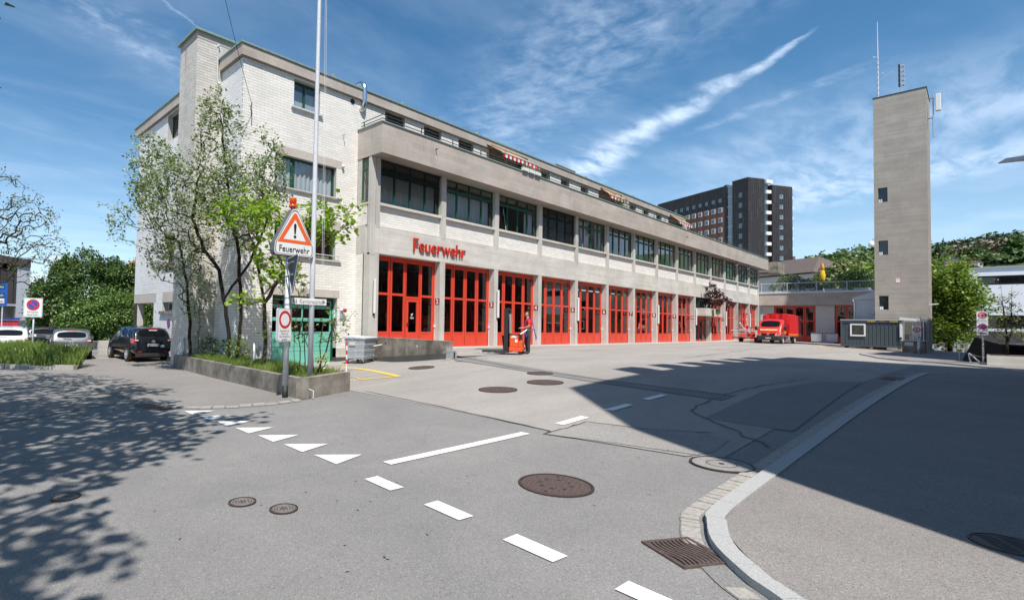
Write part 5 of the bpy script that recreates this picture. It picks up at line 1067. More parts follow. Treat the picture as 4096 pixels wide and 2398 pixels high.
PR=thing('concrete_planter','low grey concrete planter at the right edge with a young tree','planter',(33.8,-1.5,0));m=MB();m.box(33.5,35.2,-4.5,-0.17,-0.3,0.39);m.build('wall','concrete_light',PR);m=MB();m.box(33.6,35.1,-4.4,-0.27,0.39,0.41);m.build('soil','soil',PR)
BT=thing('covered_trailer','trailer shape wholly hidden under a black cloth beside the right planter','trailer',(36,0,0));m=MB();m.add([(36,0.56,0.05),(36,0.18,1.10),(36,-0.1,0.98),(36,-0.55,0.80),(36,-3.2,0.70),(36,-3.2,0.05),(38.2,0.5,0.05),(38.2,0.1,1.12),(38.2,-0.1,1.0),(38.2,-0.55,0.84),(38.2,-3.2,0.75),(38.2,-3.2,0.05)],[(0,5,4,3,2,1),(0,1,7,6),(1,2,8,7),(2,3,9,8),(3,4,10,9),(4,5,11,10),(6,7,8,9,10,11)]);m.build('cover','black_cloth',BT)
BA=thing('barrier','low metal barrier frame with a slack chain in front of the black cover','barrier',(34.8,-0.2,0));m=MB();m.tube([(35.2,0.30,0.0),(35.2,0.35,0.42)],0.03,6);m.tube([(35.2,0.35,0.42),(35.2,0.0,0.0)],0.03,6);m.build('frame','galvanised_pale',BA);m=MB();m.tube([(35.2,0.3,0.38),(35.1,0.05,0.28),(35.0,-0.2,0.27)],0.008,5);m.build('chain','galvanised',BA)
WB=thing('white_building','long white flat roofed building with a dark window strip behind the right tree','building',(112,0,-3));k=112/75.0
zz=lambda z:1.2+(z-1.2)*k
m=MB();m.box(112,130,-30,0.64*k,zz(6.75),zz(7.45));m.build('parapet','plaster_white',WB);m=MB();m.box(111.8,130,-30,0.66*k,zz(7.45),zz(7.55));m.build('roof_edge','galvanised',WB);m=MB();m.box(112,130,-30,0.64*k,zz(3.1),zz(5.9));m.build('wall','plaster_white',WB);m=MB();m.box(112,130,-30,0.64*k,zz(1.62),zz(1.85));m.box(112,130,0.3,0.64*k,zz(1.85),zz(3.1));m.box(112,130,0.2,0.64*k,zz(5.9),zz(6.75));m.build('wall','plaster_white',WB);m=MB();m.box(112.6,130,-30,0.5,-9,zz(1.62));m.build('base_wall','concrete_old',WB);m=MB();m.box(112.8,130,-30,0.2,zz(5.9),zz(6.75));m.build('recess','interior_wall',WB)
for i in range(9):
 y=0.1-i*1.62;w=MB();w.box(112.5,112.58,y-1.5,y,zz(6.05),zz(6.62));w.build('window','pane_dark',WB);
for i in range(6):y=0.2-i*2.4;w=MB();w.box(112.4,112.5,y-2.2,y-0.1,zz(1.9),zz(3.05));w.build('window','pane_dark',WB)
m=MB();m.lathe([(1.0,0),(1.0,2.0)],(112.9,0.2,zz(1.85)),16);m.build('column','plaster_white',WB,smooth=True)
GG=thing('grey_garage','grey low garage with upright metal gates half hidden under the right tree','garage',(95,1.5,-3));k2=95/70.0;z2=lambda z:1.2+(z-1.2)*k2
m=MB();m.box(95,99,0.9*k2-0.2,2.3*k2,-6,z2(1.2));m.build('wall','concrete_old',GG)
for i in range(4):p=MB();y=0.95*k2+i*0.32;p.box(94.9,95.0,y,y+0.29,-5,z2(0.55));p.build('gate_panel','metal_sheet_grey',GG)
HO=thing('hospital_block','high dark brown clad hospital block with brick centre, stair glazing and white balconies','hospital',(170.1,41.2,-2),R(-26.38));ORG[HO.name]=Vector((0,0,0))
zb=2.0
def hb(name,m_,*a,parent=HO,label=None):
 b=MB();x0,x1,y0,y1,z0,z1=a;b.box(x0,x1,y0,y1,z0+zb,z1+zb);return b.build(name,m_,parent,world=False,label=label)
hb('tower_core','cladding',0.05,5.7,0.05,4.85,-2,42.95);hb('long_wing','cladding',0.35,13,7.3,32.3,-2,42.3);hb('second_tower','cladding',8.38,15.7,0.05,12,-2,41.55);hb('recess_core','cladding',5.7,8.38,1.2,8,-2,42.0);hb('stair_pier','cladding',0.25,6,6.75,7.6,-2,42.6)
hb('roof_edge','galvanised',-0.05,5.8,-0.05,4.9,42.95,43.1);hb('roof_edge','galvanised',8.3,15.8,-0.05,12.05,41.55,41.7);hb('roof_edge','galvanised',0.25,13.1,6.7,32.4,42.3,42.42)
hb('roof_box','concrete_light',2,8,33.5,38,-2,42.6);hb('roof_plant','galvanised',3,7,12,15,42.4,43.2);hb('rear_block','cladding',4,14,12,32,-2,42.2)
rr=random.Random(3)
def sheets(face,u0,u1,z0,z1,w,gaps):
 n=round((u1-u0)/w);w=(u1-u0)/n
 for i in range(n):
  a,b=u0+i*w+0.03,u0+(i+1)*w-0.03;z=z0;off=2.86*0.5*(i//2%3)/1.5
  zs=[z0]+[q for q in np.arange(z0-off+2.86,z1,2.86)if q>z0+0.3]+[z1]
  for p,q in zip(zs[:-1],zs[1:]):
   segs_=[(p+0.02,q-0.02)]
   for(g0,g1_,h0,h1)in gaps:
    if b>g0 and a<g1_:
     ns=[]
     for(s0,s1)in segs_:
      if h1<=s0 or h0>=s1:ns.append((s0,s1));continue
      if h0>s0+0.1:ns.append((s0,h0))
      if h1<s1-0.1:ns.append((h1,s1))
     segs_=ns
   for(s0,s1)in segs_:
    mb=CLAD[rr.random()<0.25]
    if face=='y':mb.box(a,b,-0.02,0.06,s0+zb,s1+zb,False)
    else:mb.box(face,face+0.08,a,b,s0+zb,s1+zb,False)
CLAD=[MB(),MB()]
w2z=[(39.15-2.86*i)for i in range(9)]
sheets('y',0,5.7,8,42.9,0.71,[]);sheets('y',8.38,15.72,8,41.5,0.73,[(10.9,12.2,z-1.15,z+0.05)for z in w2z])
sheets(-0.02,0,4.85,8,42.9,0.6,[(1.8,2.9,z-1.45,z+0.05)for z in[39.3-2.86*i for i in range(9)]]);sheets(0.28,7.6,32.3,36.4,42.25,0.62,[(8.4+2.27*i,9.4+2.27*i,37.85,39.05)for i in range(9)])
CLAD[0].build('cladding_sheets','cladding',HO,world=False,kind='stuff');CLAD[1].build('cladding_sheets','cladding_b',HO,world=False,kind='stuff')
hb('brick_wall','brown_brick_far',0.2,0.36,7.62,32.3,8,36.4)
for i in range(9):
 for j in range(5):
  if i>5 and j>1:continue
  y=8.18+2.27*i;z=36.34-2.87*j;f=MB();f.box(0.10,0.24,y,y+1.26,z-1.36+zb,z+zb);wf=f.build('window','sign_white',HO,world=False);g=MB();g.box(0.06,0.11,y+0.12,y+1.14,z-1.24+zb,z-0.12+zb);g.build('pane','far_glass',wf,world=False)
 y=8.42+2.27*i;f=MB();f.box(0.20,0.28,y,y+0.98,37.87+zb,39.02+zb);f.build('window','far_glass',HO,world=False)
for i in range(9):
 z=39.3-2.86*i;f=MB();f.box(-0.03,0.04,1.85,2.85,z-1.4+zb,z+zb);f.build('window','far_glass',HO,world=False);z=w2z[i];f=MB();f.box(10.95,12.15,-0.03,0.04,z-1.1+zb,z+zb);wf=f.build('window','far_glass',HO,world=False);s=MB();s.box(10.95,12.15,-0.05,-0.03,z-1.1+zb,z-1.0+zb);s.box(12.05,12.15,-0.05,-0.03,z-1.0+zb,z+zb);s.build('frame','galvanised_pale',wf,world=False)
gz0=hb('stair_glazing','far_glass',0.45,0.6,4.87,6.72,8,41.85,label='tall pale lattice of glass blocks')
for i in range(12):z=41.85-2.85*i;b=MB();b.box(0.36,0.46,4.87,6.72,z-0.12+zb,z+0.1+zb);b.build('floor_band','galvanised',gz0,world=False)
gb=MB()
for i in range(56):gb.box(0.40,0.45,4.87,6.35,8+i*0.6+zb,8.10+i*0.6+zb,False)
for i in range(6):y=4.87+i*0.29;gb.box(0.395,0.45,y,y+0.07,8+zb,41.85+zb,False)
gb.build('glazing_bars','galvanised_pale',gz0,world=False,kind='stuff')
for i in range(13):
 z=39.85-2.87*i+2.87
 if z>43:z=42.6
 b=MB();b.box(5.76,7.45 if i else 8.0,-0.5,0.9,z-0.85+zb,z+zb);b.build('balcony','sign_white',HO,world=False);b=MB();b.box(5.9,7.4,0.6,0.9,z-2.6+zb,z-0.9+zb);b.build('balcony_window','far_glass',HO,world=False)
 b=MB();b.box(15.75,16.4,0.3,1.6,z-1.6+zb,z-0.8+zb);b.build('balcony','sign_white',HO,world=False)
def house(name,label,c,rz,w,d,h,roof,wallm,roofm,cat='house',hip=False,nwin=3,floors=1,chim=True,group=None):
 t=thing(name,label,cat,c,rz,group=group);ORG[t.name]=Vector((0,0,0));m=MB();m.box(-w/2,w/2,-d/2,d/2,-3,h)
 if not hip:m.add([(-w/2,-d/2,h),(-w/2,d/2,h),(-w/2,0,h+roof)],[(0,1,2)]);m.add([(w/2,-d/2,h),(w/2,d/2,h),(w/2,0,h+roof)],[(0,2,1)])
 m.build('wall',wallm,t,world=False);o=0.6;r=MB();e=(w*0.28 if hip else 0)
 a=[(-w/2-o,-d/2-o,h-0.2),(w/2+o,-d/2-o,h-0.2),(w/2+o,d/2+o,h-0.2),(-w/2-o,d/2+o,h-0.2),(-w/2-o+e,0,h+roof),(w/2+o-e,0,h+roof)]
 r.add(a,[(0,1,5,4),(2,3,4,5),(0,4,3),(1,2,5)]if hip else[(0,1,5,4),(2,3,4,5)]);r.add([(x,y,z-0.25)for x,y,z in a],[(4,5,1,0),(5,4,3,2),(0,3,2,1)]if hip else[(4,5,1,0),(5,4,3,2)]);rf=r.build('roof',roofm,t,world=False)
 if chim:q=MB();q.box(w*0.12,w*0.12+0.7,-0.9,-0.2,h+roof*0.5,h+roof+0.8);q.build('chimney','roof_brown',rf,world=False)
 for sgn,ax in((-1,'y'),(-1,'x'),(1,'x')):
  for f_ in range(floors):
   for i in range(nwin):
    z=h-1.9-2.7*f_;b=MB()
    if ax=='y':x=-w/2+w*(i+0.5)/nwin;b.box(x-0.5,x+0.5,-d/2-0.04,-d/2+0.05,z,z+1.2)
    else:y=-d/2+d*(i+0.5)/nwin;xx=sgn*w/2;b.box(xx-0.05,xx+0.05,y-0.5,y+0.5,z,z+1.2)
    b.build('window','pane_dark',t,world=False)
 return t
house('house','large house with a hipped dark brown roof behind the terrace',(150,26.5,6.2),R(60),16,13,7.6,3.8,'plaster_pale','roof_brown',hip=True,nwin=4,floors=2)
house('house','tiled red gable roof peeking out left of the brick gable wall',(20.2,57,-1),R(-78),6,8.5,6.6,2.9,'wood','roof_tile_red')
house('house','beige house with grey roof far down the left street behind the no parking sign',(13.2,96,-1.2),R(20),9,7,5.3,2.0,'plaster_beige','roof_brown',floors=2)
hf=lambda az,d:(d*math.cos(R(az)),d*math.sin(R(az)))
DB=thing('dark_building','dark timber clad building with jutting upper floors at the far left','building',(5,66,-1));m=MB();m.add([(-12,58,2.15),(7.9,60,2.15),(7.9,60,6.1),(7.9,60,6.4),(-12,44,9.2),(-12,44,2.15)],[(0,1,2)])if False else m.box(-14,7.0,58,75,2.15,5.4);m.build('upper_storey','cladding',DB);m=MB();m.box(7.0,8.0,57.8,75,-1.3,6.5);m.build('end_pier','metal_sheet_grey',DB,label='grey blue end pier');m=MB();m.add([(-14,57.6,8.6),(8.0,57.6,6.3),(8.0,57.6,5.6),(-14,57.6,7.9),(-14,75,8.6),(8.0,75,6.3),(8,75,5.6),(-14,75,7.9)],[(0,3,2,1),(0,1,5,4),(3,7,6,2),(1,2,6,5)]);m.build('roof_frame','cladding_b',DB);m=MB();m.box(-14,7.0,57.9,58.0,2.0,2.2);m.build('edge_beam','galvanised',DB);m=MB();m.box(-14,6.6,59,60,-1.3,0.4);m.build('dark_wall','cladding',DB);m=MB();m.box(-14,5,66,67,0.4,2.1);m.build('rear_wall','plaster_beige',DB)
for x in np.arange(-13.7,7,0.5):p=MB();p.box(x,x+0.44,57.93,58.0,2.2,5.38);p.build('board','cladding' if int(x*2)%3 else 'cladding_b',DB)
t=thing('direction_sign','blue direction sign on two posts cut off at the left picture edge','sign',(4.0,45,-1));m=MB();m.box(2.6,4.92,44.95,45.0,1.84,3.5);m.build('plate','sign_blue',t)
for(za,zb_,mm)in((3.02,3.3,'green_frame'),(2.42,2.7,'green_frame'),(2.0,2.32,'sign_white')):m=MB();m.box(2.7,4.75,44.93,44.95,za,zb_);m.build('panel',mm,t)
text('lettering','Gossau',0.26,(4.70,44.92,3.15),(0,-1,0),'sign_white',t,align='RIGHT');text('lettering','Zürich',0.26,(4.70,44.92,2.55),(0,-1,0),'sign_white',t,align='RIGHT');text('lettering','Kantonsspital',0.24,(4.70,44.92,2.15),(0,-1,0),'sign_black',t,align='RIGHT')
for x in(4.2,4.68):m=MB();m.tube([(x,45.06,-1.1),(x,45.06,3.4)],0.045,8);m.build('post','galvanised_pale',t)
def street_lamp(loc,h,arm,L_,label,rz=0,head=(0.75,0.26,0.13)):
 t=thing('street_lamp',label,'street lamp',loc,rz,group=None);ORG[t.name]=Vector((0,0,0));m=MB();m.tube([(0,0,0),(0,0,h)],[0.09,0.05],8);m.build('pole','galvanised_pale',t,world=False)
 if L_>0.1:m=MB();m.tube([(0,0,h-0.05),(L_,0,h+arm)],0.035,6);m.build('arm','galvanised_pale',t,world=False)
 x=L_;z=h+arm;a,b,c=head;m=MB();m.add([(x-0.05,-b/2,z-0.02),(x+a,-b/2*0.7,z+0.02),(x+a,b/2*0.7,z+0.02),(x-0.05,b/2,z-0.02),(x,-b/2*0.8,z+c),(x+a*0.8,-b/2*0.5,z+c),(x+a*0.8,b/2*0.5,z+c),(x,b/2*0.8,z+c)],[(0,3,2,1),(4,5,6,7),(0,1,5,4),(1,2,6,5),(2,3,7,6),(3,0,4,7)]);m.build('lamp_head','white_plastic',t,world=False);return t
street_lamp((11.05,60,-1),7.55,0.1,0.15,'white street lamp rising behind the dense hedge on the left',R(180),(1.2,0.4,0.25))
street_lamp((27.0,-5.2,0),6.85,0.1,3.9,'grey lamp head reaching in from the right picture edge',R(88),(0.85,0.26,0.14))
t=thing('street_lamp','white bell shaped hanging lamp left of the concrete tower','street lamp',(100,8.75,-2));m=MB();m.tube([(100,8.75,-2),(100,8.75,13.9),(100,9.3,14.5),(100,9.85,14.0)],0.06,6);m.build('pole','galvanised',t);m=MB();m.lathe([(0.34,13.2),(0.32,13.7),(0.12,14.0)],(100,9.85,0),12);m.build('lamp_head','white_plastic',t,smooth=True)
def street_block(name,label,x0,x1,y0,y1,ze,zr,dorm,seed):
 t=thing(name,label,'building',(x0,y1,-0.2),group='apartment blocks outside the picture');m=MB();m.box(x0,x1,y0,y1,-0.8,ze);m.build('wall','brown_brick_far',t)
 r=MB();e=1.25;r.add([(x0,y1,ze),(x1,y1,ze),(x1,y0,ze),(x0,y0,ze),(x0+e,y1-0.1,zr),(x1-0.6,y1-0.1,zr),(x1-0.6,y0+3,zr),(x0+e,y0+3,zr)],[(0,1,5,4),(1,2,6,5),(2,3,7,6),(3,0,4,7),(4,5,6,7)]);rf=r.build('roof','roof_brown',t)
 for d in dorm:q=MB();q.box(d[0],d[1],y1-0.55,y1-0.12,zr,zr+d[2]);q.build('dormer','roof_brown',rf)
 nf=int(ze/2.9)
 for f in range(nf):
  for i in range(int((x1-x0)/2.6)):
   xx=x0+1.3+i*2.6;z=1.0+f*2.9;w=MB();w.box(xx-0.5,xx+0.5,y1-0.02,y1+0.03,z,z+1.5);ww=w.build('window','pane_dark',t);s=MB();s.box(xx-0.65,xx+0.65,y1,y1+0.1,z-0.1,z-0.02);s.build('sill','plaster_pale',ww)
   for sx in(-1,1):s=MB();s.box(xx+sx*0.53-0.04,xx+sx*0.53+0.04,y1,y1+0.05,z,z+1.5);s.build('frame','plaster_pale',ww)
 return t
dz=1.9
street_block('apartment_block','brown apartment block across the street, behind the camera, shading the yard',3.75,25.6,-15,-3.0,11.3,16.55,[(8.5,9.75,dz),(10.85,12.1,dz),(13.2,14.5,dz),(15.6,16.9,dz),(17.9,19.2,dz),(20.2,21.8,dz-0.1)],1)
street_block('apartment_block','second apartment block further along the street outside the right picture edge',32.5,70,-20,-6.0,13,18.6,[],2)
street_block('apartment_block','added tall slab outside the right picture edge, put there to shade the annex',64.0,69.5,-10.6,-7.5,46,50,[],3)  # invented slab out of view, added only to throw shade on the annex
def elev(az):
 P=[(-60,0.10),(-15,0.125),(-2,0.1155),(2.2,0.110),(4,0.098),(8,0.094),(11,0.086),(16,0.07),(30,0.05),(60,0.02),(80,0.022),(90,0.02),(130,0.02)]
 for(a,b),(c,d)in zip(P[:-1],P[1:]):
  if a<=az<=c:return b+(d-b)*(az-a)/(c-a)
 return 0.05
def hill_z(az,d):
 e=elev(az);t=min(1,max(0,(d-170)/530));s=t*t*(3-2*t);base=-4+(0 if d<170 else 0)
 z=base+(e*700+4)*(s**1.15)
 if d>700:z+=(d-700)*0.03
 z+=(3.0*math.sin(az*0.9+d*0.011)+2.0*math.sin(az*2.3-d*0.02))*t*(1-t)*2.2
 return z
hm=MB();azs=list(np.arange(-60,20,0.75))+list(np.arange(20,131,5));ds=[170,200,240,280,320,360,400,450,500,550,600,650,700,760,850,1000,1300]
vs=[]
for a in azs:
 for d in ds:x,y=hf(a,d);vs.append((x,y,hill_z(a,d)-(1.5 if d==170 else 0)))
k=len(ds);hm.add(vs,[(i*k+j,(i+1)*k+j,(i+1)*k+j+1,i*k+j+1)for i in range(len(azs)-1)for j in range(k-1)])
bmx=bmesh.new();h_o=hm.build('hills','grass_hill',smooth=True);bmx.from_mesh(h_o.data);bmesh.ops.recalc_face_normals(bmx,faces=bmx.faces[:]);
if sum(f.normal.z for f in bmx.faces)<0:bmesh.ops.reverse_faces(bmx,faces=bmx.faces[:])
bmx.to_mesh(h_o.data);bmx.free();tag(h_o,kind='structure')
def on_hill(az,d,dz=0):x,y=hf(az,d);return(x,y,hill_z(az,d)+dz)
def hill_at(az,e):
 d=200
 while d<700 and(hill_z(az,d)-1.2)/d<e:d+=5
 return d
for i,(az,e,w,l,wm,rm,rz)in enumerate(((2.05,0.094,16,'red roofed farmhouse on the hillside just right of the concrete tower','plaster_pale','roof_tile_red',20),(1.15,0.0955,20,'white gabled farmhouse with grey brown roof in the middle of the hillside meadow','plaster_white','roof_brown',62),(-0.72,0.099,16,'brown timber house with orange roof on the right part of the hillside','wood','roof_tile_red',30),(1.45,0.084,12,'small white house with dark roof lowest on the hillside, above the white building','plaster_white','roof_brown',65),(0.3,0.083,12,'pinkish house low on the hillside behind blossoming trees','plaster_pale','roof_tile_red',20),(5.75,0.097,13,'house with pointed orange turret roof on the wooded slope left of the tower','plaster_beige','roof_tile_red',10),(7.6,0.088,14,'low house with reddish roof between trees above the terrace','plaster_pale','roof_tile_red',0))):
 d=hill_at(az,e);s=d/600.0;house('house',l,on_hill(az,d,0),R(rz),w*s*0.85,w*s*0.6,3.8*s,3.2*s,wm,rm,floors=1,chim=False,group='houses on the hillside')
 #  trees and plants
class Tree:
 def __init__(s,seed):s.rnd=random.Random(seed);s.P=[];s.par=[];s.tip=[]
 def path(s,pts,parent=-1,step=0.3,jit=0.03):
  pts=[Vector(p)for p in pts];last=parent
  if parent<0:s.P.append(pts[0]);s.par.append(-1);last=len(s.P)-1
  for a,b in zip(pts[:-1],pts[1:]):
   k=max(1,int((b-a).length/step))
   for i in range(1,k+1):
    q=a.lerp(b,i/k)+Vector([s.rnd.gauss(0,jit)for _ in range(3)]);s.P.append(q);s.par.append(last);last=len(s.P)-1
  return last
 def grow(s,targets,step=0.22,low=0.25,curve=0.35,wob=0.05,minz=None):
  A=np.array([tuple(p)for p in s.P]);T=[Vector(t)for t in targets]
  d=[float(np.min(((A-np.array(t))**2).sum(1)))for t in T];T=[t for _,t in sorted(zip(d,T),key=lambda q:q[0])]
  for t in T:
   A=np.array([tuple(p)for p in s.P]);v=np.array(t)-A;dist=np.sqrt((v**2).sum(1));cost=dist+low*np.maximum(0,A[:,2]-t.z+0.25*dist)*3
   if minz is not None:cost=cost+(A[:,2]<minz)*5
   i=int(np.argmin(cost));a=s.P[i];L_=(t-a).length
   if L_<step*0.5:continue
   g=s.par[i];dr=(a-s.P[g]).normalized()if g>=0 else Vector((0,0,1));mid=a.lerp(t,0.5)+dr*L_*curve*0.5+Vector((0,0,L_*curve*0.10));k=max(2,int(L_/step));last=i
   for q in range(1,k+1):
    u=q/k;p=a*(1-u)**2+mid*2*u*(1-u)+t*u*u
    if q<k:p+=Vector([s.rnd.gauss(0,wob*step*2)for _ in range(3)])
    s.P.append(p);s.par.append(last);last=len(s.P)-1
 def radii(s,tip=0.008,power=0.5):
  n=len(s.P);cnt=[0]*n;ch=[0]*n
  for i in range(n):
   if s.par[i]>=0:ch[s.par[i]]+=1
  for i in range(n-1,-1,-1):
   if ch[i]==0:cnt[i]=1
   if s.par[i]>=0:cnt[s.par[i]]+=cnt[i]
  s.ch=ch;s.cnt=cnt;s.r=[tip*max(1,c)**power for c in cnt]
 def wood(s,mb,sides=5,rmax=None,rmin=0.0):
  n=len(s.P);kids=[[]for _ in range(n)]
  for i in range(n):
   if s.par[i]>=0:kids[s.par[i]].append(i)
  for i in range(n):
   if s.par[i]>=0 and len(kids[s.par[i]])==1 and s.par[s.par[i]]>=0:continue
   if s.par[i]>=0 and kids[s.par[i]]and max(kids[s.par[i]],key=lambda c:s.r[c])==i and s.par[s.par[i]]>=0:continue
   ch=[i];
   if s.par[i]>=0:ch=[s.par[i],i]
   j=i
   while kids[j]:j=max(kids[j],key=lambda c:s.r[c]);ch.append(j)
   rs=[min(s.r[c],rmax or 9)for c in ch]
   if s.par[i]>=0:rs[0]=min(rs[0],rs[1]*1.15)
   if len(ch)>1 and max(rs)>=rmin:mb.tube([s.P[c]for c in ch],rs,sides if max(rs)>0.02 else 4,cap=False)
 def leafnodes(s,maxcnt=3):return[i for i in range(len(s.P))if s.cnt[i]<=maxcnt and s.par[i]>=0]
def leaf(mb,p,d,up,L_,w):
 d=d.normalized();sd=d.cross(up);sd=sd.normalized()if sd.length>1e-3 else d.orthogonal().normalized();n=sd.cross(d)
 mb.add([p,p+d*L_*0.45+sd*w-n*0.08*L_,p+d*L_,p+d*L_*0.45-sd*w-n*0.08*L_],[(0,1,2,3)])
def leaf2(mb,p,d,up,L_,w):
 d=d.normalized();sd=d.cross(up);sd=sd.normalized()if sd.length>1e-3 else d.orthogonal().normalized();n=sd.cross(d)
 mb.add([p,p+d*L_*0.3+sd*w+n*0.1*L_,p+d*L_*0.72+sd*w*0.8+n*0.08*L_,p+d*L_-n*0.12*L_,p+d*L_*0.72-sd*w*0.8+n*0.08*L_,p+d*L_*0.3-sd*w+n*0.1*L_],[(0,1,2,3),(0,3,4,5)])
def foliate(tr,mb,per,L_,w,rnd,maxcnt=3,spread=0.08,horiz=0.3,fn=leaf,keep=1.0,region=None):
 for i in tr.leafnodes(maxcnt):
  if rnd.random()>keep:continue
  p=tr.P[i];dr=(p-tr.P[tr.par[i]])
  if region and not region(p):continue
  for _ in range(per):
   d=Vector((rnd.gauss(0,1),rnd.gauss(0,1),rnd.gauss(0,0.5)+0.1))+dr.normalized()*0.6;up=Vector((rnd.gauss(0,horiz),rnd.gauss(0,horiz),1));s=rnd.uniform(0.7,1.25)
   fn(mb,p+Vector([rnd.gauss(0,spread)for _ in range(3)]),d,up,L_*s,w*s)
def ell(rnd,c,r,n,shell=0.0):
 out=[]
 while len(out)<n:
  p=Vector((rnd.uniform(-1,1),rnd.uniform(-1,1),rnd.uniform(-1,1)))
  if shell<=p.length<=1:out.append(Vector((c[0]+p.x*r[0],c[1]+p.y*r[1],c[2]+p.z*r[2])))
 return out
T1=Tree(21);r1=T1.rnd
def trunk(T,pts):return T.path(pts,-1,0.25,0.015)
trunk(T1,[(8.45,17.4,-0.35),(8.35,17.35,0.8),(8.05,17.3,2.2),(7.9,17.3,2.9),(7.35,17.4,3.6),(7.0,17.5,4.6),(7.1,17.4,5.8),(7.5,17.3,7.2)])
trunk(T1,[(8.60,17.2,-0.35),(8.62,17.0,1.2),(8.5,16.9,2.6),(8.35,16.8,3.6),(8.1,16.9,5.0),(7.9,17.1,6.6),(7.8,17.3,8.2)])
trunk(T1,[(8.1,17.3,1.9),(8.6,16.4,3.2),(8.9,15.8,4.6),(9.0,15.6,5.8)])
trunk(T1,[(8.3,20.6,-0.35),(8.2,20.5,1.0),(8.0,20.4,2.6),(7.7,20.3,3.8)])
trunk(T1,[(8.75,20.9,-0.3),(8.65,20.6,1.1),(8.5,20.4,2.2),(8.4,20.0,3.4)])
tg=ell(r1,(7.75,17.4,7.4),(0.9,0.9,1.9),120)+ell(r1,(6.9,18.4,5.2),(1.5,2.2,1.9),360)+ell(r1,(8.1,16.6,5.2),(1.2,1.5,1.7),250)+ell(r1,(6.5,20.2,6.6),(0.9,1.4,1.5),150)+ell(r1,(8.75,15.6,5.9),(0.7,0.9,1.6),110)+ell(r1,(7.3,19.2,3.4),(1.2,1.6,1.0),130)+ell(r1,(5.6,20.6,4.6),(0.5,0.7,0.7),26)+ell(r1,(8.2,19.8,1.9),(0.7,1.1,0.8),36)+[Vector((5.0,21.0,5.25)),Vector((5.2,20.9,4.7)),Vector((6.05,21,8.1)),Vector((6.3,20.8,7.9)),Vector((7.72,17.5,9.15)),Vector((7.6,17.4,8.9)),Vector((8.9,16.4,7.85)),Vector((9.0,15.1,6.6))]
T1.grow(tg,0.2,0.3,0.35,0.10,0.6);T1.radii(0.0052,0.50)
t=thing('blossoming_tree','tall multi stemmed tree full of creamy white blossom in front of the brick gable','tree',(8.45,17.4,-0.3))
m=MB();T1.wood(m,6,0.13);m.build('trunk','bark_dark',t,smooth=True)
m=MB();foliate(T1,m,6,0.125,0.040,r1,5,0.11);m.build('foliage','leaf_blossom_tree',t)
m=MB()
for i in T1.leafnodes(1):
 if T1.P[i].z>2.6:
  c=T1.P[i]+Vector((r1.gauss(0,0.04),r1.gauss(0,0.04),0.05))
  for _ in range(10):q=c+Vector((r1.gauss(0,0.055),r1.gauss(0,0.055),r1.gauss(0,0.02)));leaf(m,q,Vector((r1.gauss(0,1),r1.gauss(0,1),0.3)),Vector((r1.gauss(0,.4),r1.gauss(0,.4),1)),0.055,0.024)
m.build('blossom','blossom',t)
T2=Tree(33);r2=T2.rnd
trunk(T2,[(7.95,14.1,-0.3),(7.97,14.1,0.7),(7.90,14.1,1.7),(8.2,13.8,2.4),(8.5,13.5,3.1)]);trunk(T2,[(7.9,14.1,1.7),(7.7,14.1,2.6),(7.4,14.0,3.5)]);trunk(T2,[(7.98,14.12,0.5),(7.86,14.15,1.0),(7.94,14.1,1.75)])
tg=ell(r2,(7.2,13.3,4.0),(1.1,1.0,0.85),95)+ell(r2,(8.5,12.2,3.9),(0.95,1.2,0.65),80)+ell(r2,(7.7,13.0,2.6),(0.9,0.8,0.5),40)+ell(r2,(6.5,13.7,4.1),(0.45,0.5,0.4),14)+ell(r2,(7.6,13.4,2.9),(0.9,0.8,0.45),22)+ell(r2,(6.9,13.1,1.75),(0.6,0.35,0.15),12)+[Vector(p)for p in((9.3,11.6,4.5),(9.45,11.5,4.42),(9.0,11.6,4.3),(9.1,11.7,3.9),(8.7,11.6,3.5),(8.5,11.6,3.3),(6.3,13.5,4.4),(6.0,14.0,4.0),(6.7,13.3,4.75),(8.6,11.5,4.6))]
T2.grow(tg,0.16,0.25,0.3,0.10,1.5);T2.radii(0.0075,0.5)
t=thing('hazel_tree','slender tree with fresh lime green round leaves between the blossoming tree and the warning sign','tree',(7.95,14.1,-0.3))
m=MB();T2.wood(m,6,0.09);m.build('trunk','bark_grey',t,smooth=True);m=MB();foliate(T2,m,4,0.14,0.060,r2,4,0.08,fn=leaf2,keep=0.95);m.build('foliage','leaf_lime',t)
def shrub(label,base,tg,stems,leafm,per,L_,w,seed,cat='shrub',keep=1.0,tip=0.005,fn=leaf2,name='shrub',bark='bark_dark',step=0.13,maxcnt=2):
 T=Tree(seed);rr_=T.rnd
 for s_ in stems:trunk(T,s_)
 T.grow(tg(rr_),step,0.25,0.3,0.10);T.radii(tip,0.5);t=thing(name,label,cat,base)
 m=MB();T.wood(m,5,0.06);m.build('stems',bark,t,smooth=True);m=MB();foliate(T,m,per,L_,w,rr_,maxcnt,0.04,fn=fn,keep=keep);m.build('foliage',leafm,t);return t
shrub('open shrub with drooping fresh leaves spreading right of the flagpole',(7.0,10.05,-0.05),lambda q:ell(q,(7.9,10.9,1.0),(0.8,0.5,0.45),26)+[Vector(p)for p in((8.9,11.0,1.48),(8.7,11.0,1.3),(8.55,11.0,1.15),(8.3,11.0,1.5),(8.0,11,1.65))]+ell(q,(7.0,10.6,0.9),(0.35,0.4,0.3),8),[[(6.95,10.05,-0.1),(6.93,10.05,0.35),(6.7,10.1,0.75)],[(6.98,10.05,-0.1),(7.3,10.3,0.2),(7.7,10.6,0.45),(7.85,10.7,0.9)],[(7.4,10.4,-0.1),(7.45,10.5,0.6),(7.6,10.6,1.2)]],'leaf_bright',2,0.10,0.030,51,keep=0.75,tip=0.006)
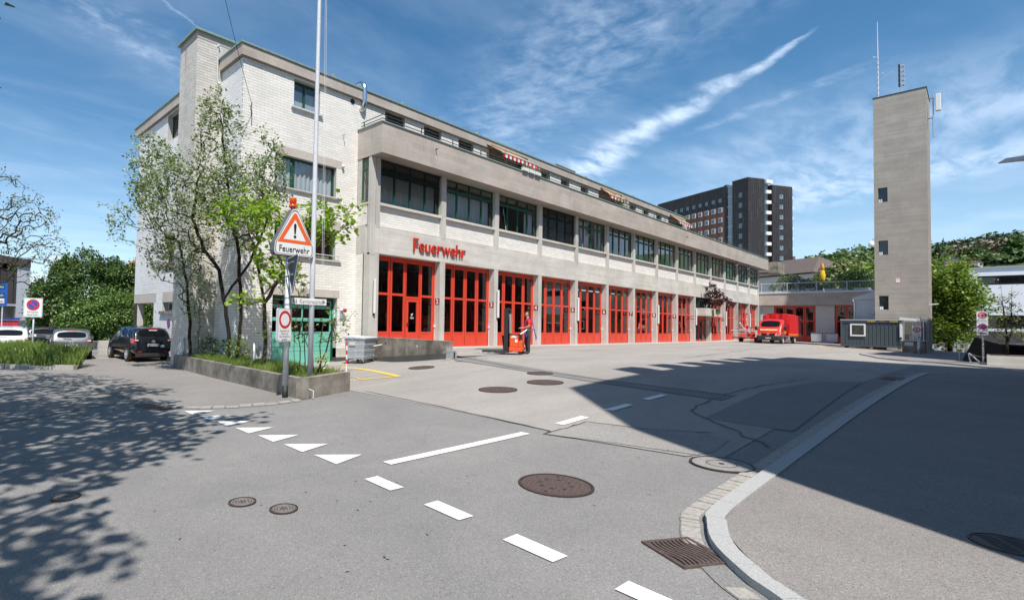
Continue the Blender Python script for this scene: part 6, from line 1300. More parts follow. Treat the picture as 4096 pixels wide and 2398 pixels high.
shrub('upright shrub with many thin dark stems between the sign post and the flagpole',(7.6,12.2,-0.1),lambda q:ell(q,(7.5,12.0,1.9),(0.6,0.7,0.55),60)+ell(q,(7.4,11.8,0.9),(0.5,0.5,0.4),26),[[(7.5+0.1*i,12.3-0.12*i,-0.15),(7.5+0.08*i,12.25-0.12*i,0.8),(7.4+0.12*i,12.2-0.15*i,1.6)]for i in range(5)],'leaf_mid_hedge',2,0.085,0.026,52,keep=0.7)
shrub('small yellowing shrub at the front right corner of the planter',(7.1,9.95,-0.05),lambda q:ell(q,(7.12,9.95,0.28),(0.16,0.12,0.22),26),[[(7.1,9.95,-0.05),(7.1,9.95,0.15)]],'leaf_yellow',3,0.07,0.025,53,tip=0.003)
shrub('rounded yellow green shrub at the foot of the blossoming tree',(8.5,16.9,-0.2),lambda q:ell(q,(8.45,16.8,0.22),(0.42,0.45,0.42),110),[[(8.5,16.9,-0.2),(8.5,16.9,0.1)]],'leaf_bright',3,0.07,0.024,54,tip=0.003)
shrub('dark low shrub behind the blossoming tree trunks',(8.6,18.9,-0.25),lambda q:ell(q,(8.5,18.9,0.15),(0.45,0.8,0.42),110),[[(8.6,18.9,-0.25),(8.6,18.9,0.1)]],'leaf_dark_hedge',3,0.09,0.03,55,tip=0.003)
shrub('dark purple leaved maple growing in the concrete box above the entrance',(60.0,17.85,3.2),lambda q:ell(q,(60.3,17.4,4.35),(2.3,0.75,0.75),120)+ell(q,(59.2,17.4,5.2),(1.1,0.6,0.6),40)+ell(q,(62.8,17.0,4.25),(0.7,0.5,0.35),16),[[(60.0,17.85,3.15),(59.9,17.8,3.7)],[(60.0,17.85,3.15),(60.6,17.7,3.8)]],'leaf_purple',7,0.17,0.06,56,name='maple',cat='tree',fn=leaf,tip=0.012,step=0.25)
t=thing('hanging_plant','trailing green plant hanging over the front of the entrance planter box','plant',(60.2,17.27,3.2));m=MB();q_=random.Random(3)
for x,l in((58.9,0.75),(59.2,0.6),(60.2,0.35),(60.6,0.45),(61.0,0.3)):
 for i in range(60):z=3.3-q_.random()*l*1.15;m_p=Vector((x+q_.gauss(0,0.12),17.22+q_.gauss(0,0.02),z));leaf(m,m_p,Vector((q_.gauss(0,1),-0.3,-1)),Vector((0,-1,0.3)),0.12,0.04)
m.build('foliage','leaf_dark_hedge',t)
def blades(poly,n,h,m_,name,parent=None,zf=None,seed=1,seeds=0.0,label=None,w=0.006):
 q=random.Random(seed);xs=[p[0]for p in poly];ys=[p[1]for p in poly];mb=MB();pts=[]
 def inside(x,y):
  c=False;j=len(poly)-1
  for i in range(len(poly)):
   a,b=poly[i],poly[j]
   if(a[1]>y)!=(b[1]>y)and x<(b[0]-a[0])*(y-a[1])/(b[1]-a[1])+a[0]:c=not c
   j=i
  return c
 while len(pts)<n:
  x,y=q.uniform(min(xs),max(xs)),q.uniform(min(ys),max(ys))
  if inside(x,y):pts.append((x,y))
 zz_=(zf or gz)(np.array([p[0]for p in pts]),np.array([p[1]for p in pts]))
 for(x,y),z in zip(pts,zz_):
  hh=h*q.uniform(0.45,1.25)*(0.6+0.8*abs(math.sin(x*1.3+y*0.7)));a=q.uniform(0,6.28);lx,ly=q.gauss(0,0.22)*hh,q.gauss(0,0.22)*hh;c,s_=math.cos(a)*w,math.sin(a)*w
  mb.add([(x-c,y-s_,z),(x+c,y+s_,z),(x+lx*0.4+c*0.7,y+ly*0.4+s_*0.7,z+hh*0.6),(x+lx,y+ly,z+hh)],[(0,1,2,3)])
 o=mb.build(name,m_,parent);tag(o,kind='stuff');
 if parent is None:tag(o,label,'grass')
 return o
PLF=[(8.20,22.0),(6.14,9.3),(7.72,9.66),(8.9,13.5),(9.45,17.0),(9.45,22.0)]
ptop=lambda x,y:np.interp(y,[9.3,10.5,22.0],[-0.03,-0.10,-0.34])
so=drape('planter_soil',[(8.36,21.9),(6.36,9.48),(7.62,9.76),(8.8,13.6),(9.4,17.0),(9.4,21.9)],0.0,'soil',0.8,zfun=lambda x,y:ptop(x,y));tag(so,kind='structure')
blades([(8.34,21.5),(6.42,9.55),(7.6,9.82),(8.7,13.6),(9.3,17.0),(9.3,21.5)],9000,0.15,'grass_blade','grass',zf=lambda x,y:ptop(x,y)-0.01,seed=4,label='short green grass growing in the long concrete planter',w=0.005)
blades([p for p in VERGE[1:10]],26000,0.55,'grass_blade','grass',zf=lambda x,y:gz(x,y)+0.09,seed=5,label='tall uncut meadow grass on the left verge',w=0.009)
q_=random.Random(8)
for i in range(16):
 x,y=2.6+q_.random()*1.0+0.5*(i%3),25.8+q_.random()*2.2;z=g1(x,y)+0.1;h=0.42+0.2*q_.random();t=thing('dandelion','pale dandelion clock rising above the tall grass of the left verge','flower',(x,y,z),group='dandelions in the verge grass');m=MB();m.tube([(x,y,z),(x+0.02,y,z+h)],0.006,4);m.build('stem','leaf_mid_hedge',t);m=MB();m.sphere((x+0.02,y,z+h),0.035,7,5);m.build('seed_head','sign_white' if i%4 else 'umbrella_yellow',t)
def bush_mass(label,base,ells,n,size,leafm,seed,name='bush'):
 t=thing(name,label,'bush',base,group='dense bushes behind the parking area');m=MB();q=random.Random(seed)
 for(c,r,f)in ells:
  for _ in range(int(n*f)):
   p=Vector((q.gauss(0,1),q.gauss(0,1),q.gauss(0,1))).normalized();k=1-abs(q.gauss(0,0.13));k*=1+0.13*math.sin(p.x*7+c[0])+0.12*math.sin(p.z*9+p.y*6)
   c_=Vector((c[0]+p.x*r[0]*k,c[1]+p.y*r[1]*k,c[2]+p.z*r[2]*k));s=size*q.uniform(0.6,1.4)
   for _ in range(3):
    d=Vector((q.gauss(0,1),q.gauss(0,1),q.gauss(0,.7)));leaf(m,c_+Vector((q.gauss(0,s*.8),q.gauss(0,s*.8),q.gauss(0,s*.8))),d,Vector((q.gauss(0,.6)+p.x*.5,q.gauss(0,.6)+p.y*.5,1)),s*1.4,s*0.42)
 m.build('foliage',leafm,t);s_=MB();[s_.tube([(c[0],c[1],base[2]),(c[0]+0.2,c[1],c[2]),(c[0],c[1],c[2]+r[2]*0.5)],[0.12,0.09,0.03],6)for c,r,f in ells[:3]];s_.build('stems','bark_dark',t);return t
bush_mass('broad dark green bush with pale flower umbels, tallest of the bushes left of the gable',(9.6,41,-1),[((9.4,41,2.6),(2.4,2.4,2.9),1.0),((11.6,40.5,2.4),(1.9,2.2,2.7),0.8),((13.4,42,2.4),(2.0,2.2,2.9),0.6),((8.0,42,4.1),(0.9,0.9,1.2),0.22)],8200,0.13,'leaf_dark_hedge',61)
bush_mass('dark bush leaning over the street behind the no parking sign',(6.9,42,-1),[((7.3,42.5,1.5),(1.4,2.0,2.5),1.0)],4200,0.13,'leaf_dark_hedge',62)
bush_mass('lighter green willowy bush in front of the taller dark bushes',(10.6,37,-1),[((10.2,37.2,0.9),(2.6,1.6,1.9),1.0),((8.2,37.6,0.6),(1.4,1.4,1.5),0.5),((12.4,37.5,1.0),(1.8,1.6,2.1),0.7)],7000,0.11,'leaf_mid_hedge',63)
bush_mass('reddish green bush seen through the open passage of the gable',(14,36.5,-1),[((13.8,36.5,0.9),(1.8,1.5,1.9),1.0)],2600,0.11,'leaf_sparse',64)
def street_tree(label,base,trunkpts,tgf,seed,leafm,per,L_,w,tip=0.010,keep=1.0,step=0.35,minz=2.5,maxcnt=2,sides=6,spread=0.1,group=None,rmax=0.22):
 T=Tree(seed);q=T.rnd
 for p_ in trunkpts:T.path(p_,-1,0.4,0.03)
 T.grow(tgf(q),step,0.2,0.3,0.12,minz);T.radii(tip,0.5);t=thing('street_tree',label,'tree',base,group=group);m=MB();T.wood(m,sides,rmax);m.build('trunk','bark_dark',t,smooth=True)
 m=MB();foliate(T,m,per,L_,w,q,maxcnt,spread,keep=keep);m.build('foliage',leafm,t);return t
street_tree('bare looking tree with thin young leaves reaching in at the left picture edge',(-1.4,23.5,-1),[[(-1.4,23.5,-1.0),(-1.3,23.4,1.6),(-1.0,23.2,3.2),(-0.6,23,5.6)]],lambda q:ell(q,(1.0,22.2,4.3),(3.0,1.5,2.2),460)+[Vector(p)for p in((4.2,22,3.75),(4.0,22.1,3.4),(3.9,22,2.7),(3.5,22,3.2),(3.2,22.1,4.5),(3.0,22,5.0),(2.8,22,5.7),(2.2,22,6.2),(3.7,21.9,3.0),(3.3,22,2.4),(3.6,22.0,4.1))]+ell(q,(2.8,22,3.8),(1.35,0.7,1.8),220),71,'leaf_sparse',5,0.085,0.030,tip=0.0085,keep=0.8,step=0.25,minz=1.5,spread=0.07)
LX=[3.0,3.5,5.0,5.75,7.3,8.2,9.5,14,22,30];LY=[0.5,0.75,1.25,1.7,3.0,4.4,3.4,4.9,4.4,3.5]
okv=lambda p:((-0.9943*p.x+0.1005*p.y-0.0361*(p.z-1.2))>0.45 or(0.361*p.x+0.3858*p.y-0.849*(p.z-1.2))<-0.5)and p.x+0.36*(p.z+0.5)<float(np.interp(p.y+0.546*(p.z+0.5),LX,LY))
street_tree('shade tree outside the left picture edge, nearest the camera',(-4.0,3.0,-0.7),[[(-4.0,3.0,-0.8),(-3.9,3.1,2.5),(-3.7,3.4,5.0)]],lambda q:[p for p in ell(q,(-2.6,3.0,7.6),(4.6,6.6,2.6),900)if okv(p)],72,'leaf_mid_hedge',5,0.24,0.085,tip=0.012,spread=0.2,step=0.5,group='shade trees outside the left picture edge')
street_tree('shade tree outside the left picture edge, further up the street',(-3.6,12.0,-0.9),[[(-3.6,12.0,-1.0),(-3.5,12.0,2.5),(-3.3,12.2,5.0)]],lambda q:[p for p in ell(q,(-1.8,10.0,7.8),(5.2,8.0,3.0),1300)if okv(p)],73,'leaf_mid_hedge',5,0.24,0.085,tip=0.012,spread=0.2,step=0.5,group='shade trees outside the left picture edge')
T=Tree(81);q=T.rnd;BX,BY=82.0,2.1
T.path([(BX,BY,-3.5),(BX,BY,1.5),(BX,BY+0.1,5),(BX,BY,8)],-1,0.6,0.05)
tg=ell(q,(BX,BY+0.2,6.0),(2.8,2.1,3.3),260,0.3)+ell(q,(BX-0.4,BY-1.2,4.4),(2.2,1.4,2.8),150,0.3)+ell(q,(BX-0.5,BY+0.2,1.9),(2.6,1.9,2.0),170)+[Vector((BX,-0.9,4.7)),Vector((BX,-0.6,4.3)),Vector((BX,-0.3,5.0)),Vector((BX,-0.8,3.6)),Vector((BX,1.9,9.6))]
T.grow(tg,0.5,0.2,0.25,0.1,0.5);T.radii(0.013,0.5);t=thing('broad_tree','tall bright green leafy tree directly right of the concrete tower','tree',(BX,BY,-3.5));m=MB();T.wood(m,6,0.28);m.build('trunk','bark_dark',t,smooth=True);m=MB();foliate(T,m,13,0.32,0.12,q,3,0.32);m.build('foliage','leaf_bright',t)
T=Tree(82);q=T.rnd;T.path([(34.0,-0.72,0.35),(34.0,-0.70,1.6),(34.0,-0.60,2.6),(34.0,-0.55,3.5)],-1,0.25,0.02);T.path([(34.0,-0.72,0.4),(34.1,-0.85,1.7),(34.1,-0.85,3.3)],-1,0.25,0.02)
tg=ell(q,(34.1,-0.75,1.55),(0.8,0.55,0.75),80)+ell(q,(34.0,-0.6,2.4),(0.5,0.30,0.6),28)+ell(q,(34.1,-0.9,2.5),(0.4,0.28,0.6),22)+[Vector((34,-0.05,1.9)),Vector((34,-0.1,1.5)),Vector((34,-1.15,2.2)),Vector((34,-0.25,2.3))]
T.grow(tg,0.13,0.3,0.25,0.1);T.radii(0.006,0.5);t=thing('young_tree','young sparse tree growing from the concrete planter at the right edge','tree',(34.0,-0.72,0.35));m=MB();T.wood(m,5,0.05);m.build('trunk','bark_dark',t,smooth=True);m=MB();foliate(T,m,3,0.095,0.035,q,2,0.05);m.build('foliage','leaf_sparse',t)
shrub('feathery yellow green bush in the second rooftop loggia',(41.0,18.3,10.0),lambda q:ell(q,(41.2,18.2,10.75),(1.2,0.4,0.6),110),[[(41.0,18.3,9.9),(41.0,18.3,10.4)],[(41.6,18.3,9.9),(41.6,18.3,10.4)]],'leaf_bright',4,0.10,0.03,57,tip=0.004,fn=leaf)
def blob_tree(label,c,r,n,size,leafm,seed,name='tree',trunk_h=None,group=None,cat='tree',cone=False):
 t=thing(name,label,cat,(c[0],c[1],c[2]-r[2]-(trunk_h or 1)),group=group);m=MB();q=random.Random(seed);lob=[(Vector((q.gauss(0,.42),q.gauss(0,.42),q.gauss(0,.38))),q.uniform(.38,.62))for _ in range(9)]
 for _ in range(n):
  o,k=lob[q.randrange(9)];p=Vector((q.gauss(0,1),q.gauss(0,1),q.gauss(0,1))).normalized()*k*(1-abs(q.gauss(0,.15)))+o
  if cone:u=q.random()**0.7;a=q.uniform(0,6.28);p=Vector((math.cos(a)*u*(0.3+0.7*abs(math.sin(u*22))),math.sin(a)*u*(0.3+0.7*abs(math.sin(u*22))),1-2*u))
  c_=Vector((c[0]+p.x*r[0],c[1]+p.y*r[1],c[2]+p.z*r[2]));s=size*q.uniform(.6,1.4);leaf(m,c_,Vector((q.gauss(0,1),q.gauss(0,1),q.gauss(0,.6))),Vector((q.gauss(0,.5)+p.x,q.gauss(0,.5)+p.y,1)),s,s*.34)
 m.build('crown',leafm,t);s=MB();s.tube([(c[0],c[1],c[2]-r[2]-(trunk_h or 1)),(c[0],c[1],c[2])],[r[0]*.07,r[0]*.03],6);s.build('trunk','bark_dark',t);return t
for i,(l,c,r,n,s,lm)in enumerate((('hazy yellow green tree just right of the yellow parasol',(118,14.6,9.0),(4,4.0,4.6),2600,0.75,'leaf_sparse'),('dense green tree behind the terrace close to the tower',(110,9.6,8.3),(4,3.6,4.4),3000,0.7,'leaf_bright'),('dark green tree low behind the terrace right of the parasol',(105,11.8,6.6),(3,2.0,2.6),1500,0.6,'leaf_dark_hedge'),('green tree rising just behind the brown house roof, left of the parasol',(190,34.5,14.5),(5,4.5,5.5),1500,1.2,'leaf_far_green'),('round green tree above the brown house roof',(195,30,15.5),(5,4.5,6),1500,1.2,'leaf_far_green'),('dark pointed conifer between the round trees above the brown roof',(185,31.5,15.0),(2.0,2.0,5),900,0.9,'leaf_far'),('pale green tree right behind the yellow parasol',(180,24,15.5),(7,6,5),2000,1.2,'leaf_far_green'))):
 blob_tree(l,c,r,n,s,lm,90+i,cone='conifer' in l,trunk_h=6)
def hill_tree(az,e,rr_,h,lm,label,seed,cone=False,n=500):
 d=hill_at(az,e);s=d/600.0;x,y,z=on_hill(az,d);return blob_tree(label,(x,y,z+h*s*0.5),(rr_*s,rr_*s,h*s*0.5),n,2.6*s,lm,seed,group='trees on the hillside',cone=cone)
HT=[(-1.85,0.088,8,17,'leaf_dark_hedge','large dark green tree at the right edge below the hillside wood',0),(-1.1,0.098,13,15,'leaf_far_brown','grey brown leafless tree right of the timber house',0),(0.35,0.0965,11,13,'leaf_far_brown','grey brown leafless tree between the white gabled and the timber farmhouse',0),(0.1,0.093,12,12,'leaf_far_green','fresh green tree below the brown leafless tree',0),(0.75,0.103,9,10,'leaf_far','dark bushy tree above the white gabled farmhouse',0),(1.7,0.098,9,9,'leaf_far_green','green tree left above the white gabled farmhouse',0),(2.0,0.088,9,13,'leaf_far','dark spruce in front of the red roofed farmhouse',1),(-0.3,0.0865,12,10,'leaf_far_green','light green bushes below the timber house',0),(0.95,0.080,9,7,'leaf_far_brown','blossoming orchard tree above the white building',0),(-1.2,0.088,12,11,'leaf_far_green','broad green tree right of the timber house',0),(-0.5,0.103,8,9,'leaf_far_green','small green tree above the timber house roof',0)]
for i,a in enumerate(HT):hill_tree(a[0],a[1],a[2],a[3],a[4],a[5],120+i,bool(a[6]),1100 if i==0 else 600)
def forest(name,label,spots,lm,seed,size=2.8):
 m=MB();q=random.Random(seed)
 for(x,y,z,r,h)in spots:
  lob=[(Vector((q.gauss(0,.4),q.gauss(0,.4),q.gauss(0,.3))),q.uniform(.4,.65))for _ in range(5)]
  for _ in range(70):
   o,k=lob[q.randrange(5)];p=Vector((q.gauss(0,1),q.gauss(0,1),q.gauss(0,1))).normalized()*k+o;s=size*q.uniform(.6,1.4);leaf(m,Vector((x+p.x*r,y+p.y*r,z+h*.5+p.z*h*.5)),Vector((q.gauss(0,1),q.gauss(0,1),q.gauss(0,.6))),Vector((p.x,p.y,1)),s,s*.45)
 o=m.build(name,lm);tag(o,label,'wood',kind='stuff');return o
q=random.Random(17);sp_=[]
for i in range(330):
 az=q.uniform(-9,1.95);d=700+q.uniform(0,90)+(0 if az<1 else 10);x,y,z=on_hill(az,d);sp_.append((x,y,z-1,6+q.random()*3,8.0+(2.2-az)*0.5+q.random()*2.5))
forest('forest','dark wood along the crest of the hill right of the tower',sp_,'leaf_far',1)
sp_=[]
for i in range(420):
 az=q.uniform(4.2,15);d=q.uniform(380,760);x,y,z=on_hill(az,d);sp_.append((x,y,z-1,6+q.random()*4,7+q.random()*(9 if az<8 else 5)))
forest('forest','mixed green wood covering the low hill left of the tower',sp_,'leaf_far_green',2,3.2)
sp_=[]
for i in range(130):
 az=q.uniform(-4,2.2);d=q.uniform(250,420);x,y,z=on_hill(az,d);sp_.append((x,y,z-1,2.5+q.random()*1.5,2+q.random()*2.2))
forest('forest','green scrub at the foot of the hillside above the white building',sp_,'leaf_far_green',3,1.8)
sp_=[]
for i in range(120):
 az=q.uniform(78,100);d=q.uniform(150,260);x,y=hf(az,d);sp_.append((x,y,-3,6+q.random()*4,9+q.random()*5))
forest('forest','distant green trees down the left street',sp_,'leaf_far_green',4,1.8)
#  vehicles
def loft(stations,glass):
 """stations: list of (x, [(y,z)*5 + centre]) -> subdivided shell split by material; glass: {(i,j): slot}"""
 bm=bmesh.new();rows=[]
 for x,pr in stations:
  left=[bm.verts.new((x,y,z))for y,z in pr];c=left[-1];right=[bm.verts.new((x,-y,z))for y,z in pr[:-1]]
  rows.append((left,right))
 n=len(stations[0][1]);F={}
 for i in range(len(stations)-1):
  (l0,r0),(l1,r1)=rows[i],rows[i+1];L0,L1=l0,l1;R0=r0+[l0[-1]];R1=r1+[l1[-1]]
  for j in range(n-1):
   f1=bm.faces.new((L0[j],L0[j+1],L1[j+1],L1[j]));f2=bm.faces.new((R0[j+1],R0[j],R1[j],R1[j+1]));F[(i,j,0)]=f1;F[(i,j,1)]=f2
  bm.faces.new((l0[0],l1[0],r1[0],r0[0]))
 for(l,r),flip in((rows[0],1),(rows[-1],0)):
  for j in range(n-1):
   rr0=r+[l[-1]]
   q=(l[j],rr0[j],rr0[j+1],l[j+1])if j<n-2 else(l[j],rr0[j],l[-1]);bm.faces.new(q if not flip else tuple(reversed(q)))
 bmesh.ops.recalc_face_normals(bm,faces=bm.faces[:])
 for(i,j),slot in glass.items():
  if slot==2:
   for s_ in(0,1):f=F[(i,j,s_)];bmesh.ops.inset_individual(bm,faces=[f],thickness=0.045,depth=0.0);f.material_index=slot
  else:
   fs=[F[(i,j,0)],F[(i,j,1)]];bmesh.ops.inset_region(bm,faces=fs,thickness=0.035,depth=0.0,use_boundary=True)
   for f in fs:f.material_index=slot
 me=bpy.data.meshes.new('tmp');bm.to_mesh(me);bm.free();o=bpy.data.objects.new('tmp',me);COL.objects.link(o)
 for k in range(6):me.materials.append(MAT['paint_black'])
 m_=o.modifiers.new('s','SUBSURF');m_.levels=2;m_.render_levels=2
 dg=bpy.context.evaluated_depsgraph_get();ev=bpy.data.meshes.new_from_object(o.evaluated_get(dg));bpy.data.objects.remove(o);return ev
def split_mesh(ev,names,mats,parent):
 V=[tuple(v.co)for v in ev.vertices];out={}
 for slot,nm in names.items():
  fs=[tuple(p.vertices)for p in ev.polygons if p.material_index==slot]
  if not fs:continue
  used=sorted({v for f in fs for v in f});ix={v:i for i,v in enumerate(used)};mb=MB()
  par=list(range(len(used)))
  def fd(a):
   while par[a]!=a:par[a]=par[par[a]];a=par[a]
   return a
  for f in fs:
   for a,b in zip(f,f[1:]):par[fd(ix[a])]=fd(ix[b])
  grp={}
  for f in fs:grp.setdefault(fd(ix[f[0]]),[]).append(f)
  for g in grp.values():
   u=sorted({v for f in g for v in f});iy={v:i for i,v in enumerate(u)};mb=MB();mb.add([V[v]for v in u],[tuple(iy[v]for v in f)for f in g]);out.setdefault(slot,[]).append(mb.build(nm,mats[slot],parent,world=False,smooth=True))
 return out
def wheel(t,x,y,r,side,w=0.2,spokes=5,rim='light_clear'):
 m=MB();m.lathe([(r*0.62,-w/2),(r*0.93,-w/2),(r,-w/2+0.03),(r,w/2-0.03),(r*0.93,w/2),(r*0.62,w/2)],(y,x,r),24,'Y');
 for i in range(len(m.v)):a=m.v[i];m.v[i]=(x+(a[0]-y),y+a[1]-x,a[2])
 tyre=m.build('wheel','black_rubber',t,world=False,smooth=False);m=MB()
 yo=y+side*(w/2-0.005);m.lathe([(r*0.66,0),(r*0.60,side*0.012),(r*0.56,0)],(0,0,0),20,'Y');m.lathe([(r*0.15,-0.01),(r*0.12,side*0.02)],(0,0,0),10,'Y')
 for k in range(spokes):
  a=2*math.pi*k/spokes+0.3;ca_,sa=math.cos(a),math.sin(a);px_,pz=-sa,ca_
  m.add([(ca_*r*0.1+px_*0.03,side*0.012,sa*r*0.1+pz*0.03),(ca_*r*0.1-px_*0.03,side*0.012,sa*r*0.1-pz*0.03),(ca_*r*0.60-px_*0.045,side*0.008,sa*r*0.60-pz*0.045),(ca_*r*0.60+px_*0.045,side*0.008,sa*r*0.60+pz*0.045)],[(0,1,2,3)])
 m.v=[(x+a[0],yo+a[1],r+a[2])for a in m.v];m.build('rim',rim,tyre,world=False);m=MB();disc(m,(x,yo-side*0.012,r),r*0.62,(0,side,0),20);m.build('hub','dark_metal',tyre,world=False);return tyre
def car(label,loc,rz,L_,w,h,paint,plate=None,cat='car',group=None,roofrails=False,sticker=False,emblem=None,tail='mid'):
 t=thing('parked_car',label,cat,loc,rz,group=group);ORG[t.name]=Vector((0,0,0));sx,sy,sz=L_/4.58,w/1.76,h/1.62
 S_=[(-2.29,[(.70,.34),(.78,.60),(.76,.86),(.62,.92),(0,.94)]),(-2.24,[(.80,.26),(.86,.62),(.84,1.00),(.80,1.04),(0,1.05)]),(-1.98,[(.84,.22),(.885,.62),(.865,1.05),(.74,1.53),(0,1.58)]),(-1.15,[(.85,.20),(.885,.62),(.865,1.03),(.71,1.59),(0,1.635)]),(-0.1,[(.85,.20),(.885,.62),(.865,1.01),(.71,1.61),(0,1.65)]),(.62,[(.85,.20),(.885,.62),(.86,.99),(.69,1.54),(0,1.585)]),(1.36,[(.84,.20),(.88,.60),(.84,.97),(.80,1.02),(0,1.08)]),(1.92,[(.80,.22),(.86,.56),(.80,.86),(.62,.92),(0,.95)]),(2.28,[(.66,.30),(.74,.52),(.64,.70),(.46,.75),(0,.77)])]
 S_=[(x*sx,[(y*sy,z*sz)for y,z in p])for x,p in S_]
 ev=loft(S_,{(1,3):1,(2,2):2,(3,2):2,(4,2):2,(5,3):3});split_mesh(ev,{0:'body',1:'rear_window',2:'side_window',3:'windscreen'},{0:paint,1:'glass_car',2:'glass_car',3:'glass_car'},t)
 r=0.32*sz**0.5
 for x in(-1.38,1.38):
  for s_ in(-1,1):
   m=MB();disc(m,(x*sx,s_*(0.871*sy),r+0.02),r+0.065,(0,s_,0),24,a0=0,a1=2*math.pi);m.build('wheel_arch','black_rubber',t,world=False);wheel(t,x*sx,s_*(0.80*sy),r,s_,0.2,7)
 for s_ in(-1,1):
  pts=[(-2.285*sx,s_*.50*sy),(-2.25*sx,s_*.84*sy),(-2.02*sx,s_*.895*sy),(-1.96*sx,s_*.87*sy),(-2.1*sx,s_*.6*sy)];m=MB();zb_=0.86*sz;m.add([(x,y,zb_+(0.04 if i==0 else 0))for i,(x,y)in enumerate(pts)]+[(x+0.02,y*0.985,zb_+(0.10 if i==0 else 0.20))for i,(x,y)in enumerate(pts)],[(0,1,6,5),(1,2,7,6),(2,3,8,7),(5,6,7,8,9),(4,3,2,1,0),(3,4,9,8),(4,0,5,9)]);tl=m.build('tail_light','tail_red',t,world=False,bevel=0.01);m=MB();m.box(-2.30*sx,-2.27*sx,min(s_*.66*sy,s_*.80*sy),max(s_*.66*sy,s_*.80*sy),zb_+0.10,zb_+0.16);m.build('lamp_glass','light_clear',tl,world=False)
  m=MB();m.add([(0.95*sx,s_*.86*sy,1.0*sz),(1.08*sx,s_*.88*sy,1.0*sz),(1.08*sx,s_*1.06*sy,1.02*sz),(0.98*sx,s_*1.08*sy,1.02*sz),(0.95*sx,s_*.88*sy,1.14*sz),(1.06*sx,s_*.9*sy,1.12*sz),(1.06*sx,s_*1.05*sy,1.14*sz),(0.98*sx,s_*1.07*sy,1.16*sz)],[(0,1,2,3),(4,5,6,7),(0,1,5,4),(1,2,6,5),(2,3,7,6),(3,0,4,7)]);m.build('mirror',paint,t,world=False,bevel=0.015)
  m=MB();m.box(-2.315*sx,-2.29*sx,min(s_*.50*sy,s_*.68*sy),max(s_*.50*sy,s_*.68*sy),0.44*sz,0.49*sz);m.build('reflector','tail_red',t,world=False)
  if roofrails:m=MB();m.tube([(-1.7*sx,s_*.60*sy,1.56*sz),(-1.5*sx,s_*.60*sy,1.63*sz),(.3*sx,s_*.60*sy,1.64*sz)],0.018,6);m.build('roof_rail','dark_metal',t,world=False)
 m=MB();m.box(-2.32*sx,-2.20*sx,-.74*sy,.74*sy,0.24*sz,0.40*sz);m.build('bumper_trim','dark_metal',t,world=False,bevel=0.02)
 m=MB();m.add([(-2.31*sx,-.80*sy,0.50*sz),(-2.31*sx,.80*sy,0.50*sz),(-2.335*sx,.76*sy,0.60*sz),(-2.335*sx,-.76*sy,0.60*sz),(-2.2*sx,-.80*sy,0.50*sz),(-2.2*sx,.80*sy,0.50*sz)],[(0,3,2,1),(0,1,5,4)]);m.build('bumper',paint,t,world=False)
 m=MB();m.box(-2.13*sx,-2.10*sx,-0.22,0.22,1.50*sz,1.535*sz);m.build('brake_light','tail_red',t,world=False);m=MB();m.tube([(-2.265*sx,0.0,1.09*sz),(-2.25*sx,0.34,1.115*sz)],0.012,5);m.build('wiper','black_rubber',t,world=False);m=MB();m.tube([(-1.75*sx,-0.1,1.60*sz),(-1.95*sx,-0.12,1.82*sz)],0.006,5);m.build('aerial','black_rubber',t,world=False)
 if plate:
  m=MB();m.box(-2.335*sx,-2.325*sx,-0.25,0.25,0.72*sz,0.83*sz);p_=m.build('number_plate','sign_white',t,world=False);text('lettering',plate,0.11,(-2.345*sx,0,0.775*sz),(-1,0,0),'sign_black',p_,local=True,sx=0.85)
  for s_,mm in((0.21,'sign_red'),(-0.21,'green_frame')):m=MB();m.box(-2.345*sx,-2.335*sx,s_-0.022,s_+0.022,0.75*sz,0.80*sz);m.build('crest',mm,p_,world=False)
 if sticker:m=MB();disc(m,(-2.328*sx,-0.40,0.72*sz),0.062,(-1,0,0),20,sx=1.45);s2_=m.build('country_sticker','sign_white',t,world=False);text('lettering','CH',0.08,(-2.335*sx,-0.40,0.72*sz),(-1,0,0),'sign_black',s2_,local=True);m=MB();m.box(-2.17*sx,-2.15*sx,-0.19,0.17,1.42*sz,1.455*sz);m.build('window_sticker','sign_white',t,world=False)
 if emblem:
  m=MB();disc(m,(-2.318*sx,0,0.93*sz),0.062,(-1,0,0),20,0.048,sx=1.2);e_=m.build('emblem','light_clear',t,world=False)
  if emblem==1:m=MB();m.add([(-2.32*sx,0.06,0.965*sz),(-2.32*sx,0.0,0.92*sz),(-2.32*sx,-0.06,0.965*sz),(-2.32*sx,-0.045,0.975*sz),(-2.32*sx,0.0,0.94*sz),(-2.32*sx,0.045,0.975*sz)],[(0,1,4,5),(1,2,3,4)]);m.build('emblem_wing','light_clear',e_,world=False)
 m=MB();m.box(-1.9*sx,1.9*sx,-.72*sy,.72*sy,0.16,0.30);m.build('underbody','black_rubber',t,world=False)
 m=MB();[m.box(-0.7*sx+k*1.0*sx,-0.45*sx+k*1.0*sx,yy-0.22,yy+0.22,0.7*sz,1.18*sz)for k in(0,1)for yy in(-0.4,0.4)];m.build('seats','black_rubber',t,world=False,kind='stuff')
 return t
car('glossy black people carrier parked tail first against the brick gable',(8.28,27.1,g1(8.3,27)+0.01),R(90),4.58,1.75,1.62,'paint_black','SG 383134',roofrails=False,sticker=True,emblem=1)
car('silver grey hatchback parked with its tail to the camera beside the meadow verge',(5.98,30.0,g1(5.9,30)+0.01),R(80),4.0,1.745,1.48,'paint_silver','TG 18305',emblem=2)
car('white estate car with a dark roof half hidden behind the tall verge grass',(3.9,33.6,-0.93),R(80),4.4,1.82,1.55,'paint_white','SG 24610',roofrails=True)
car('dark car mostly hidden between the white estate and the silver hatchback',(6.05,37.6,-0.93),R(80),4.4,1.80,1.50,'paint_black',None)
